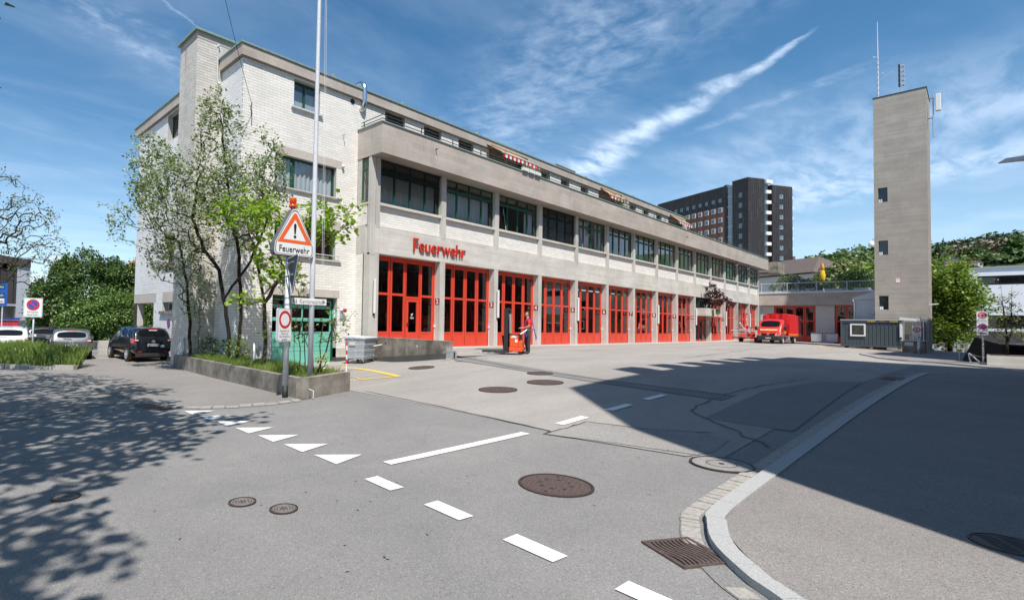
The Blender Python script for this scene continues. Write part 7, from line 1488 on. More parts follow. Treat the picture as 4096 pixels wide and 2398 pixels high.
def boxy_van(label,loc,rz,L_,w,h,paint):
 t=thing('parked_van',label,'van',loc,rz);ORG[t.name]=Vector((0,0,0));m=MB();m.add([(-L_/2,-w/2,0.3),(L_/2-0.1,-w/2,0.3),(L_/2-0.1,w/2,0.3),(-L_/2,w/2,0.3),(-L_/2+0.02,-w/2,1.2),(L_/2,-w/2,0.95),(L_/2,w/2,0.95),(-L_/2+0.02,w/2,1.2),(-L_/2+0.1,-w/2+0.12,h),(L_/2-1.6,-w/2+0.12,h),(L_/2-1.6,w/2-0.12,h),(-L_/2+0.1,w/2-0.12,h),(L_/2-0.75,-w/2+0.03,1.25),(L_/2-0.75,w/2-0.03,1.25)],[(0,3,2,1),(0,4,7,3),(4,8,11,7),(8,9,10,11),(9,12,13,10),(12,5,6,13),(5,1,2,6),(0,1,5,4),(4,5,12,9,8),(3,7,6,2),(7,11,10,13,6)]);m.build('body',paint,t,world=False,bevel=0.05)
 m=MB();m.add([(-L_/2-0.005,-w/2+0.2,1.25),(-L_/2-0.005,w/2-0.2,1.25),(-L_/2+0.07,w/2-0.28,h-0.25),(-L_/2+0.07,-w/2+0.28,h-0.25)],[(0,1,2,3)]);m.build('rear_window','glass_car',t,world=False)
 for s_ in(-1,1):m=MB();m.quad((-L_/2+1.5,s_*(w/2-0.02),1.3),(L_/2-1.1,s_*(w/2-0.02),1.3),(L_/2-1.7,s_*(w/2-0.10),h-0.25),(-L_/2+1.5,s_*(w/2-0.10),h-0.25));m.build('side_window','glass_car',t,world=False);m=MB();m.box(-L_/2-0.02,-L_/2+0.04,min(s_*(w/2-0.14),s_*w/2),max(s_*(w/2-0.14),s_*w/2),0.7,1.15);m.build('tail_light','tail_red',t,world=False)
 for x in(-L_/2+0.9,L_/2-0.9):
  for s_ in(-1,1):wheel(t,x,s_*(w/2-0.08),0.33,s_,0.22)
 return t
boxy_van('white van standing behind the parked cars below the no parking sign',(9.3,63.5,-1.0),R(78),4.6,1.9,1.66,'paint_white')
t=thing('pickup_truck','red pickup with orange stripes and a light bar in the street at the far left','pickup truck',(6.3,54.5,-0.95),R(62));ORG[t.name]=Vector((0,0,0))
m=MB();m.box(-2.6,2.6,-0.9,0.9,0.45,0.95);m.box(-2.6,-2.5,-0.9,0.9,0.95,1.25);m.box(-2.5,-0.4,-0.9,-0.82,0.95,1.25);m.box(-2.5,-0.4,0.82,0.9,0.95,1.25);m.add([(-0.5,-0.9,0.95),(1.6,-0.9,0.95),(1.6,0.9,0.95),(-0.5,0.9,0.95),(-0.35,-0.72,1.72),(0.75,-0.72,1.72),(0.75,0.72,1.72),(-0.35,0.72,1.72)],[(0,1,5,4),(1,2,6,5),(2,3,7,6),(3,0,4,7),(4,5,6,7)]);m.box(1.6,2.55,-0.88,0.88,0.95,1.12);m.build('body','paint_red_dark',t,world=False,bevel=0.05)
m=MB();m.box(-2.62,-2.605,-0.88,0.88,0.98,1.2);m.box(-2.4,0.9,-0.915,-0.902,0.85,1.02);m.build('stripe','paint_orange',t,world=False);m=MB();m.quad((-0.45,-0.7,1.05),(-0.45,0.7,1.05),(-0.37,0.66,1.66),(-0.37,-0.66,1.66));m.build('rear_window','glass_car',t,world=False);m=MB();m.quad((-0.2,-0.90,1.02),(1.2,-0.90,1.02),(0.7,-0.74,1.66),(-0.2,-0.74,1.66));m.build('side_window','glass_car',t,world=False);m=MB();m.box(0.0,0.2,-0.6,0.6,1.73,1.85);m.build('light_bar','blue_light',t,world=False);m=MB();m.tube([(-2.5,-0.85,1.2),(-2.4,-0.8,1.85),(0.2,-0.7,1.9)],0.03,6);m.tube([(-2.5,0.85,1.2),(-2.4,0.8,1.85),(0.2,0.7,1.9)],0.03,6);m.tube([(-2.4,-0.8,1.85),(-2.4,0.8,1.85)],0.03,6);m.build('rack','dark_metal',t,world=False)
for x in(-1.6,1.7):
 for s_ in(-1,1):wheel(t,x,s_*0.82,0.37,s_,0.24)
t=thing('tarpaulin_truck','red fire brigade flatbed truck with a red tarpaulin box, parked facing the camera','truck',(60.3,13.05,0.0),R(177));ORG[t.name]=Vector((0,0,0))
S_=[(-2.05,[(.86,.50),(.95,1.0),(.97,1.48),(.92,2.28),(0,2.36)]),(-1.5,[(.88,.42),(.965,1.0),(.98,1.48),(.92,2.32),(0,2.40)]),(-1.0,[(.88,.42),(.965,1.0),(.975,1.46),(.92,2.30),(0,2.36)]),(-0.24,[(.88,.42),(.96,.95),(.96,1.32),(.95,1.40),(0,1.42)]),(-.06,[(.90,.42),(.95,.85),(.88,1.12),(.68,1.18),(0,1.22)]),(0.06,[(.84,.40),(.88,.68),(.78,.88),(.55,.92),(0,.94)])]
ev=loft(S_,{(2,3):3,(1,2):2});split_mesh(ev,{0:'cab',2:'side_window',3:'windscreen'},{0:'paint_red',2:'glass_car',3:'glass_car'},t)
m=MB();m.add([(0.0,-.92,.34),(0.0,.92,.34),(0.10,.80,.36),(0.10,-.80,.36),(0.0,-.95,.72),(0.0,.95,.72),(0.12,.80,.70),(0.12,-.80,.70)],[(3,2,6,7),(0,3,7,4),(2,1,5,6),(4,7,6,5),(0,1,2,3)]);m.build('bumper','dark_metal',t,world=False,bevel=0.02)
m=MB();m.add([(0.09,-.46,.80),(0.09,.46,.80),(0.03,.58,1.00),(0.03,-.58,1.00)],[(0,1,2,3)]);gr=m.build('grille','black_rubber',t,world=False)
for z in(0.85,0.90,0.95):m=MB();m.box(0.06,0.10,-.50,.50,z-0.008,z+0.008);m.build('slat','dark_metal',gr,world=False)
m=MB();disc(m,(0.10,0,.92),0.095,(1,0,0.3),24,0.078);
for a in(90,210,330):m.add([(0.105,0.012*math.sin(R(a)),.92-0.012*math.cos(R(a))),(0.105,-0.012*math.sin(R(a)),.92+0.012*math.cos(R(a))),(0.105,0.085*math.cos(R(a)),.92+0.085*math.sin(R(a)))],[(0,1,2)])
m.build('emblem','light_clear',gr,world=False)
for s_ in(-1,1):
 m=MB();m.add([(0.05,s_*.52,.80),(-0.02,s_*.88,.86),(-0.14,s_*.93,1.10),(0.0,s_*.62,1.02)],[(0,1,2,3)]);m.add([(0.07,s_*.52,.80),(0.0,s_*.89,.86),(-0.12,s_*.945,1.10),(0.02,s_*.62,1.03)],[(0,1,2,3)]);m.build('headlight','light_clear',t,world=False)
 m=MB();m.cbox((-0.62,s_*1.14,1.45),(0.12,0.20,0.36));m.build('mirror','black_rubber',t,world=False,bevel=0.03);m=MB();m.tube([(-0.65,s_*0.93,1.38),(-0.62,s_*1.1,1.42)],0.02,6);m.build('mirror_arm','black_rubber',t,world=False)
 m=MB();m.lathe([(0.065,2.34),(0.06,2.46),(0.03,2.48)],(-1.25,s_*0.55,0),12);m.build('blue_light','blue_light',t,world=False)
 m=MB();m.box(-1.55,-0.9,min(s_*.955,s_*.985),max(s_*.955,s_*.985),.55,.62);m.build('side_trim','dark_metal',t,world=False);m=MB();m.add([(-0.35,s_*.972,1.0),(-1.5,s_*.975,.98),(-1.5,s_*.975,1.22),(-0.7,s_*.972,1.22)],[(0,1,2,3)]);m.build('stripe','paint_orange',t,world=False)
 for x,rr_ in((-0.62,0.34),(-4.3,0.34)):wheel(t,x,s_*0.86,rr_,s_,0.24,8,'galvanised_pale')
m=MB();m.add([(-0.05,-.62,1.16),(-0.05,.62,1.16),(-0.22,.76,1.38),(-0.22,-.76,1.38)],[(0,1,2,3)]);m.v=[(x+0.035,y,z+0.035)for x,y,z in m.v];st_=m.build('stripe','paint_orange',t,world=False);text('lettering','FEUERWEHR',0.24,(-0.085,0,1.315),(0.55,0,0.83),'sign_white',st_,right=(0,1,0),local=True,bold=0.01)
m=MB();m.box(0.115,0.125,-0.2,0.2,0.50,0.60);p_=m.build('number_plate','sign_white',t,world=False);text('lettering','SG 4118',0.09,(0.13,0,0.55),(1,0,0),'sign_black',p_,local=True)
m=MB();m.box(-6.1,-2.1,-1.0,1.0,0.70,0.80);m.build('flatbed','galvanised',t,world=False);m=MB();m.box(-6.1,-2.15,-1.05,-1.0,0.80,1.02);m.box(-6.1,-2.15,1.0,1.05,0.80,1.02);m.build('drop_side','paint_orange',t,world=False)
m=MB();ns=16;vs=[]
for i in range(ns+1):
 x=-2.2-3.9*i/ns;k=0.025*math.sin(i*2.1)
 vs+=[(x,-1.06-k*0.5,1.0),(x,-1.05+k,1.9),(x,-1.02,2.74),(x,-0.5,2.86+k*0.5),(x,0,2.93),(x,0.5,2.86-k*0.5),(x,1.02,2.74),(x,1.05-k,1.9),(x,1.06,1.0)]
m.add(vs,[(i*9+j,i*9+j+1,(i+1)*9+j+1,(i+1)*9+j)for i in range(ns)for j in range(8)]);fr=[];
fv=[(-2.2+0.05*math.sin(a*2.3+b*1.7)*(0<a<8),-1.05+2.1*a/8,1.0+(1.74+0.19*(1-abs(a-4)/4))*b/4)for b in range(5)for a in range(9)];m.add(fv,[(b*9+a,b*9+a+1,(b+1)*9+a+1,(b+1)*9+a)for b in range(4)for a in range(8)]);m.add([(-6.1,-1.05,1.0),(-6.1,1.05,1.0),(-6.1,1.02,2.74),(-6.1,0,2.93),(-6.1,-1.02,2.74)],[(0,1,2,3,4)]);m.build('tarpaulin','tarp_red',t,world=False)
m=MB();m.box(-6.12,-5.8,1.06,1.07,2.35,2.42);m.build('sticker','sign_white',t,world=False);m=MB();m.box(-6.45,-6.1,0.7,1.05,0.80,0.86);m.build('tail_lift','wood',t,world=False);m=MB();m.box(-2.6,-2.2,0.75,1.0,0.35,0.7);m.build('tool_box','galvanised',t,world=False);m=MB();m.box(-5.9,0.0,-0.4,0.4,0.45,0.66);m.build('chassis','black_rubber',t,world=False)
t=thing('ladder_trailer','small trailer stacked with aluminium ladders and poles between the last pillar and the truck','trailer',(64,15.6,0),R(160));ORG[t.name]=Vector((0,0,0))
m=MB();m.box(-1.6,1.2,-0.7,0.7,0.42,0.52);m.build('platform','blind_dark',t,world=False);
for z,y in((1.15,-0.4),(1.28,0.2),(0.85,-0.2)):m=MB();[m.tube([(-2.2,y+dy,z),(1.6,y+dy,z+0.05)],0.035,6)for dy in(-0.18,0.18)];[m.tube([(-2+k*0.32,y-0.18,z),(-2+k*0.32,y+0.18,z)],0.018,5)for k in range(11)];m.build('ladder','galvanised_pale',t,world=False)
for x in(-1.4,1.0):m=MB();m.tube([(x,-0.6,0.5),(x,-0.6,1.35)],0.03,6);m.tube([(x,0.6,0.5),(x,0.6,1.35)],0.03,6);m.build('stand','galvanised',t,world=False)
m=MB();m.tube([(-1.5,-0.3,0.6),(1.1,0.3,1.5),(1.7,0.4,1.95)],0.06,8);m.build('pole_bundle','sign_white',t,world=False);m=MB();m.cbox((0.3,0.5,0.75),(0.8,0.4,0.35));m.build('equipment_case','paint_red',t,world=False);m=MB();m.cbox((-1.2,0.55,0.75),(0.3,0.5,0.7));m.build('cover','strap_blue',t,world=False)
for s_ in(-1,1):wheel(t,-0.2,s_*0.78,0.28,s_,0.18)
t=thing('pallet_stacker','orange and black pedestrian pallet stacker with tall mast, guided by the man in red','pallet truck',(18.75,12.25,g1(18.75,12.25)+0.005),math.atan2(0.907,-0.42));ORG[t.name]=Vector((0,0,0))
m=MB();m.add([(0.0,-.36,.13),(.52,-.38,.13),(.52,.38,.13),(0.0,.36,.13),(-.06,-.36,.30),(.52,-.38,.30),(.52,.38,.30),(-.06,.36,.30)],[(0,3,2,1),(4,5,6,7),(0,1,5,4),(1,2,6,5),(2,3,7,6),(3,0,4,7)]);m.build('skirt','paint_orange_truck' if 'paint_orange_truck' in MAT else mat('paint_orange_truck',(0.75,0.085,0.012),0.35,coat=0.5).name,t,world=False,bevel=0.02)
m=MB();m.box(0.0,.16,-.33,.33,.30,.56);m.box(.16,.50,-.34,.34,.30,.78);m.build('body','paint_orange_truck',t,world=False,bevel=0.025)
m=MB();m.box(.17,.50,-.30,.30,.78,.82);m.build('top_cover','dark_metal',t,world=False,bevel=0.01);
for(a,b,c,d)in((.22,.44,.68,.73),(.27,.39,.73,.77),(.18,.28,.50,.62)):m=MB();m.box(a,b,-.350,-.342,c,d)if False else m.box(a,b,.342,.350,c,d);m.box(a,b,-.350,-.342,c,d);m.build('sticker','sign_white',t,world=False)
for s_ in(-1,1):
 m=MB();m.box(.56,.72,s_*.34-.05,s_*.34+.05,.08,1.86);m.build('mast_rail','black_rubber',t,world=False);m=MB();m.box(.62,.68,s_*.25-.03,s_*.25+.03,.1,1.82);m.build('inner_rail','dark_metal',t,world=False)
 m=MB();m.add([(.72,s_*.27-.08,.12),(1.95,s_*.27-.06,.16),(1.95,s_*.27+.06,.16),(.72,s_*.27+.08,.12),(.72,s_*.27-.08,.19),(1.95,s_*.27-.05,.18),(1.95,s_*.27+.05,.18),(.72,s_*.27+.08,.19)],[(0,3,2,1),(4,5,6,7),(0,1,5,4),(1,2,6,5),(2,3,7,6),(3,0,4,7)]);m.build('fork','steel_worn',t,world=False);m=MB();m.box(.5,1.6,s_*.38-.05,s_*.38+.05,.07,.14);m.build('straddle_leg','dark_metal',t,world=False)
 for x in(1.45,1.6):m=MB();m.lathe([(.055,-.04),(.055,.04)],(0,0,0),12,'Y');m.v=[(x+a[0],s_*.38+a[1],.06+a[2])for a in m.v];m.build('wheel','galvanised_pale',t,world=False)
 m=MB();m.lathe([(.08,-.035),(.08,.035)],(0,0,0),14,'Y');m.v=[(.08+a[0],s_*.30+a[1],.085+a[2])for a in m.v];m.build('wheel','black_rubber',t,world=False)
for z in(0.25,0.95,1.8):m=MB();m.box(.58,.70,-.29,.29,z,z+.09);m.build('cross_beam','black_rubber',t,world=False)
m=MB();m.tube([(.64,0,.2),(.64,0,1.6)],0.045,8);m.build('lift_cylinder','black_rubber',t,world=False);m=MB();[m.tube([(.60,y,.3),(.60,y,1.7)],0.014,5)for y in(-.12,.12)];m.build('chain','dark_metal',t,world=False)
m=MB();m.add([(.74,-.36,.18),(.74,.36,.18),(.80,.36,.70),(.80,-.36,.70),(.84,.30,.76),(.84,-.30,.76)],[(0,1,2,3),(3,2,4,5)]);m.build('load_guard','black_rubber',t,world=False);m=MB();m.box(.51,.53,-.30,.30,.85,1.65);m.build('guard_plate','glass_door',t,world=False);m=MB();m.box(.53,.57,-.12,.12,1.45,1.62);m.build('control_unit','galvanised_pale',t,world=False)
m=MB();m.tube([(.12,0,.60),(.12,0,.82)],0.07,10);m.build('tiller_base','black_rubber',t,world=False);m=MB();m.tube([(.12,0,.82),(-.12,-.16,1.02)],0.028,8);m.build('tiller_arm','galvanised_pale',t,world=False);m=MB();m.tube([(-.12,-.16,1.02),(-.24,-.24,1.10)],0.05,8);m.tube([(-.22,-.36,1.11),(-.26,-.12,1.11)],0.022,8);m.build('tiller_head','black_rubber',t,world=False)
#  the man in the red shirt
PN=thing('person','man in red t-shirt and dark work trousers with a blue strap, steering the stacker','person',(19.45,12.50,g1(19.45,12.5)+0.005),math.atan2(0.66,-0.75));ORG[PN.name]=Vector((0,0,0))
def person_mesh():
 V=[];E_=[];Rr=[]
 def v(p,r,par=None):
  V.append(p);Rr.append(r if isinstance(r,tuple)else(r,r));
  if par is not None:E_.append((par,len(V)-1))
  return len(V)-1
 pel=v((0,0,.96),(.16,.135));w=v((.0,0,1.10),(.155,.13),pel);c=v((-.005,0,1.25),(.175,.14),w);u=v((-.01,0,1.38),(.17,.125),c);n0=v((.0,0,1.475),(.075,.07),u);n1=v((.02,0,1.54),(.058,.056),n0);h0=v((.035,0,1.60),(.072,.082),n1);h1=v((.03,0,1.67),(.085,.098),h0);h2=v((.02,0,1.73),(.078,.090),h1);v((.015,0,1.775),(.04,.05),h2)
 for s_ in(-1,1):
  hp=v((.0,s_*.095,.88),(.105,.10),pel);k=v((.03 if s_<0 else.0,s_*.10,.50),(.068,.068),hp);cf=v((.0,s_*.105,.34),(.060,.062),k);an=v((-.02,s_*.11,.10),(.045,.047),cf);to=v((.05,s_*.115,.045),(.045,.042),an);v((.16,s_*.125,.035),(.036,.030),to)
  sh=v((-.01,s_*.19,1.40),(.062,.062),u);el=v((.0 if s_<0 else.03,s_*.25,1.15),(.05,.05),sh);wr=v((.20,s_*.15,1.08),(.034,.031),el);pm=v((.27,s_*.13,1.08),(.04,.024),wr)
  for q in range(4):
   a=(q-1.5)*0.018;f=v((.315+0.004*q,s_*.13+a,1.085),(.0105,.0105),pm);f2=v((.345,s_*.13+a,1.065),(.0095,.0095),f);v((.335,s_*.13+a,1.04),(.0085,.0085),f2)
  th=v((.26,s_*.13-s_*.04,1.095),(.012,.012),pm);v((.295,s_*.13-s_*.05,1.08),(.010,.010),th)
 me=bpy.data.meshes.new('body');me.from_pydata(V,E_,[]);o=bpy.data.objects.new('tmpbody',me);COL.objects.link(o)
 sk=o.modifiers.new('skin','SKIN');sk.branch_smoothing=0.6;
 for i,d in enumerate(me.skin_vertices[0].data):d.radius=Rr[i];d.use_root=(i==0)
 ss=o.modifiers.new('sub','SUBSURF');ss.levels=2;ss.render_levels=2
 dg=bpy.context.evaluated_depsgraph_get();ev=bpy.data.meshes.new_from_object(o.evaluated_get(dg));bpy.data.objects.remove(o);return ev
ev=person_mesh();ev.materials.clear();ev.materials.append(MAT['skin']);ev.name='body';ev.polygons.foreach_set('use_smooth',[True]*len(ev.polygons));bo=bpy.data.objects.new('body',ev);COL.objects.link(bo);bo.parent=PN
def cloth(name,test,m_,off):
 nv=[v.co+v.normal*off for v in ev.vertices];fs=[tuple(p.vertices)for p in ev.polygons if test(p.center)];used=sorted({v for f in fs for v in f});ix={v:i for i,v in enumerate(used)};mb=MB();mb.add([nv[v]for v in used],[tuple(ix[v]for v in f)for f in fs]);return mb.build(name,m_,PN,world=False,smooth=True)
cloth('trousers',lambda c:.09<c.z<1.0 and c.x<.2,'trousers',0.016)
cloth('shirt',lambda c:(.97<c.z<1.475 and abs(c.y)<.17 and c.x<.22)or(c.z>1.235 and c.z<1.47 and abs(c.y)>=.17),'shirt_red',0.014)
cloth('boots',lambda c:c.z<=.16 and c.x<.25,'boot',0.014)
cloth('hair',lambda c:c.z>1.64 and(c.x<.03 or c.z>1.745),'hair_brown',0.012)
m=MB();m.add([(.118,0,1.665),(.150,0,1.630),(.118,-.018,1.622),(.118,.018,1.622)],[(0,2,1),(0,1,3),(1,2,3)]);m.build('nose','skin',PN,world=False)
for s_ in(-1,1):
 m=MB();m.sphere((.112,s_*.034,1.672),.011,8,5);m.build('eye','sign_black',PN,world=False);m=MB();m.sphere((.02,s_*.092,1.655),.022,8,6,(.8,.4,1.3));m.build('ear','skin',PN,world=False)
m=MB();m.box(.110,.124,-.022,.022,1.595,1.602);m.build('mouth','shirt_red',PN,world=False)
m=MB();m.tube([(.15,.10,1.0),(.165,.13,1.2),(.13,.14,1.38),(.0,.13,1.50),(-.13,.13,1.42),(-.19,.12,1.2),(-.27,.12,.9),(-.34,.13,.66),(-.30,.14,.60),(-.29,.13,.75),(-.20,.125,1.15),(-.14,.13,1.40)],0.013,6);m.tube([(.15,.10,1.0),(.14,.15,.85),(.10,.17,.70)],0.028,6);m.build('strap','strap_blue',PN,world=False)
m=MB();m.cbox((.05,.165,1.06),(.12,.03,.14));m.build('pocket_patch','sign_white',PN,world=False)
m=MB();m.box(-.03,.10,.135,.165,.60,.78);m.build('thigh_pocket','trousers',PN,world=False,bevel=0.01)
#  walls, signs and small things near the camera
def wall_path(name,label,cat,A,B,w,zb,za_top,zb_top,m_,cap=None):
 """straight wall from A to B (xy of the visible face), thickness w to the left-hand side of A->B"""
 a,b=Vector((*A,0)),Vector((*B,0));d=(b-a).normalized();n=Vector((-d.y,d.x,0))*w
 return[(a.x,a.y,zb),(b.x,b.y,zb),(b.x+n.x,b.y+n.y,zb),(a.x+n.x,a.y+n.y,zb),(a.x,a.y,za_top),(b.x,b.y,zb_top),(b.x+n.x,b.y+n.y,zb_top),(a.x+n.x,a.y+n.y,za_top)]
BF=[(4,5,6,7),(0,1,5,4),(1,2,6,5),(2,3,7,6),(3,0,4,7),(3,2,1,0)]
PLW=thing('planter_wall','long low concrete planter wall pointing its sharp corner at the sign post','planter wall',(6.14,9.3,-0.5))
m=MB();m.add(wall_path('','','',(8.20,22.05),(6.14,9.30),0.17,-1.3,-0.30,0.0,''),BF);m.build('long_wall','concrete_old',PLW)
m=MB();m.add(wall_path('','','',(6.145,9.298),(7.70,9.65),0.17,-0.9,-0.001,0.05,''),BF);m.build('front_wall','concrete_old',PLW)
m=MB();m.add(wall_path('','','',(7.70,9.66),(9.0,13.7),0.12,-0.9,0.03,-0.14,''),BF);m.add(wall_path('','','',(9.0,13.7),(9.49,17.0),0.12,-0.9,-0.14,-0.22,''),BF);m.build('rear_wall','concrete_old',PLW)
m=MB();m.tube([(6.30,9.27,-0.22),(6.34,9.16,-0.25),(6.33,9.15,-0.40)],0.012,6);m.build('hook','galvanised_pale',PLW)
RW=thing('retaining_wall','short dark stained concrete retaining wall ending in the yard beside the waste bin','wall',(15.3,15.5,-0.5))
m=MB();m.add(wall_path('','','',(15.52,17.9),(14.86,13.0),0.34,-1.2,0.57,0.57,''),BF);m.build('wall','concrete_old',RW)
a=wall_path('','','',(15.47,17.9),(14.80,12.95),0.05,-1.3,-0.36,0.12,'');m=MB();m.add(a,BF);m.build('base_sheet','concrete_black',RW,label='dark metal strip along the foot of the wall')
m=MB();m.add(wall_path('','','',(14.84,13.12),(14.80,12.90),0.48,-0.3,0.17,0.17,''),BF);m.add(wall_path('','','',(14.80,13.0),(14.79,12.88),0.47,0.17,0.22,0.22,''),BF);m.build('end_bracket','galvanised',RW);m=MB();m.box(15.12,15.16,12.80,12.89,-0.05,0.18);m.build('latch','dark_metal',RW)
for(y,z)in((16.9,0.32),(14.7,0.30)):
 x=15.52-(17.9-y)*0.1347-0.004;m=MB();disc(m,(x,y,z),0.055,(-0.99,0.13,0),16);m.build('drain_hole','plaster_pale' if y<15 else 'interior_wall',RW)
PW=thing('low_wall','low grey concrete wall behind the black car','wall',(8.6,31.7,-0.9));m=MB();m.add(wall_path('','','',(7.68,31.5),(9.5,31.95),0.2,-1.3,-0.10,-0.10,''),BF);m.build('wall','concrete_light',PW)
RG=thing('railing','blue grey barred metal railing between the silver hatchback and the low wall','railing',(7.4,32.2,-0.9));P0,P1=Vector((7.66,31.6,0)),Vector((7.15,33.6,0))
m=MB();m.tube([(P0.x,P0.y,-0.16),(P1.x,P1.y,-0.16)],0.025,6);m.tube([(P0.x,P0.y,-0.75),(P1.x,P1.y,-0.75)],0.02,6);m.build('rail','galvanised',RG)
for i in range(16):q=P0.lerp(P1,i/15);m=MB();m.tube([(q.x,q.y,-0.95 if i%15==0 else-0.75),(q.x,q.y,-0.16)],0.012,5);m.build('bar','galvanised',RG)
SP=thing('traffic_sign_post','grey post carrying the fire brigade warning triangle with beacon and a hospital arrow','sign post',(6.11,9.90,-0.46));px_,py_=6.11,9.90
m=MB();m.tube([(px_,py_,-0.20),(px_,py_,2.64)],0.062,16);m.build('post','galvanised_pale',SP,smooth=True);m=MB();m.tube([(px_,py_,-0.55),(px_,py_,-0.20)],0.066,16);m.build('black_foot','black_rubber',SP,smooth=True)
fy=9.76
out=[(5.70,2.60),(6.62,2.60),(6.655,2.63),(6.665,2.70),(6.66,2.84),(6.26,3.58),(6.22,3.625),(6.16,3.64),(6.10,3.62),(6.06,3.57),(5.67,2.86),(5.655,2.70),(5.665,2.63)]
m=MB();m.extr([(x,fy,z)for x,z in out],(0,0.17,0));hs_=m.build('sign_housing','sign_grey' if 'sign_grey' in MAT else mat('sign_grey',(0.12,0.125,0.13),0.5).name,SP,bevel=0.012,label='warning triangle housing lettered Feuerwehr')
cx_,cz_=6.16,2.95;sc_=lambda k:[(cx_+(x-cx_)*k,cz_+(z-cz_)*k)for x,z in out]
m=MB();a_=[(x,fy-0.004,z)for x,z in sc_(0.975)];b_=[(x,fy-0.004,z)for x,z in sc_(0.94)];n_=len(a_);m.add(a_+b_,[(i,(i+1)%n_,n_+(i+1)%n_,n_+i)for i in range(n_)]);m.build('rim','sign_white',hs_)
m=MB();m.add([(x,fy-0.003,z)for x,z in sc_(0.90)],[tuple(range(n_))]);m.build('face','sign_white',hs_)
T_o=[(5.735,2.875),(6.60,2.875),(6.195,3.525),(6.13,3.525)];T_i=[(5.875,2.945),(6.455,2.945),(6.175,3.385),(6.155,3.385)]
m=MB();m.add([(x,fy-0.006,z)for x,z in T_o]+[(x,fy-0.006,z)for x,z in T_i],[(0,1,5,4),(1,2,6,5),(2,3,7,6),(3,0,4,7)]);m.build('red_triangle','sign_orange_red',hs_)
m=MB();m.add([(6.147,fy-0.008,3.08),(6.185,fy-0.008,3.08),(6.200,fy-0.008,3.27),(6.180,fy-0.008,3.305),(6.150,fy-0.008,3.305),(6.131,fy-0.008,3.27)],[(0,1,2,3,4,5)]);m.build('exclamation_mark','sign_black',hs_);m=MB();disc(m,(6.166,fy-0.008,3.02),0.034,(0,-1,0),18);m.build('exclamation_dot','sign_black',hs_)
text('lettering','Feuerwehr',0.195,(6.16,fy-0.008,2.735),(0,-1,0),'sign_black',hs_,sx=0.90,bold=0.002)
bc=MB();bc.lathe([(0.035,3.62),(0.06,3.66),(0.085,3.68),(0.085,3.73),(0.07,3.735)],(6.16,9.86,0),18);bcn=bc.build('beacon','beacon_orange',SP,smooth=True,label='orange rotating beacon on top of the warning triangle');bc=MB();bc.lathe([(0.068,3.735),(0.076,3.86),(0.074,3.875),(0.01,3.88)],(6.16,9.86,0),18);bc.build('beacon_dome','beacon_orange',bcn,smooth=True);bc=MB();bc.lathe([(0.04,3.56),(0.04,3.64)],(6.16,9.86,0),12);bc.build('beacon_foot','black_rubber',bcn)
for i in range(10):a=i*0.628;b_=MB();b_.tube([(6.16+0.0765*math.cos(a),9.86+0.0765*math.sin(a),3.74),(6.16+0.0765*math.cos(a),9.86+0.0765*math.sin(a),3.86)],0.004,4);b_.build('lens_rib','sign_orange_red',bcn)
dv=Vector((math.cos(R(-107.7)),math.sin(R(-107.7)),0));nb=Vector((math.cos(R(162.3)),math.sin(R(162.3)),0));A0=Vector((6.05,9.84,0))
tri=[A0+Vector((0,0,2.53)),A0+dv*0.86+Vector((0,0,2.55)),A0+dv*0.90+Vector((0,0,2.50)),A0+dv*0.47+Vector((0,0,1.79)),A0+dv*0.42+Vector((0,0,1.78)),A0+dv*-0.02+Vector((0,0,2.48))]
m=MB();m.extr(tri,tuple(-nb*0.02));yb=m.build('give_way_back','sign_back' if 'sign_back' in MAT else mat('sign_back',(0.045,0.048,0.055),0.5).name,SP,label='dark rear side of a give-way triangle')
m=MB();[m.tube([tri[i],tri[(i+1)%6]],0.014,6)for i in range(6)];m.build('edge','galvanised_pale',yb)
for z in(2.42,2.16):m=MB();m.tube([A0+nb*0.02+Vector((0,0,z)),A0+nb*0.02+dv*0.55+Vector((0,0,z))],0.014,6);m.build('clamp_rail','galvanised',yb)
for z in(2.44,2.16,1.70,1.56,0.74):m=MB();m.lathe([(0.066,z-0.012),(0.070,z-0.012),(0.070,z+0.012),(0.066,z+0.012)],(px_,py_,0),18);m.build('pipe_clamp','galvanised',SP)
m=MB();m.box(6.15,7.07,9.79,9.805,1.565,1.705);ks=m.build('direction_board','sign_white',SP,label='white arrow board pointing right to the hospital');mat('sign_grey_text',(0.20,0.20,0.21),0.5)
text('lettering','Kantonsspital',0.135,(6.66,9.786,1.632),(0,-1,0),'sign_grey_text',ks,sx=0.86);m=MB();m.add([(6.965,9.787,1.585),(7.045,9.787,1.635),(6.965,9.787,1.69)],[(0,1,2)]);m.build('arrow','sign_grey_text',ks)
for(x,h)in((6.205,0.10),(6.262,0.07)):
 m=MB();disc(m,(x,9.787,1.58+h+0.008),0.012,(0,-1,0),12);m.add([(x-0.02,9.787,1.58+h*0.45),(x+0.02,9.787,1.58+h*0.45),(x+0.015,9.787,1.58+h-0.005),(x-0.015,9.787,1.58+h-0.005)],[(0,1,2,3)]);m.add([(x-0.018,9.787,1.58),(x-0.006,9.787,1.58),(x-0.002,9.787,1.58+h*0.45),(x-0.018,9.787,1.58+h*0.45)],[(0,1,2,3)]);m.add([(x+0.006,9.787,1.58),(x+0.018,9.787,1.58),(x+0.018,9.787,1.58+h*0.45),(x+0.002,9.787,1.58+h*0.45)],[(0,1,2,3)]);m.build('walker_symbol','sign_grey_text',ks)
nn=Vector((0.304,-0.953,0));rr_=Vector((0.953,0.304,0));C_=Vector((5.96,9.74,1.11));W2,H2=0.225,0.355
def rrect(w,h,c,off,k=0.035):return[C_+rr_*x+Vector((0,0,z))+nn*off for x,z in((-w+k,-h),(w-k,-h),(w,-h+k),(w,h-k),(w-k,h),(-w+k,h),(-w,h-k),(-w,-h+k))]
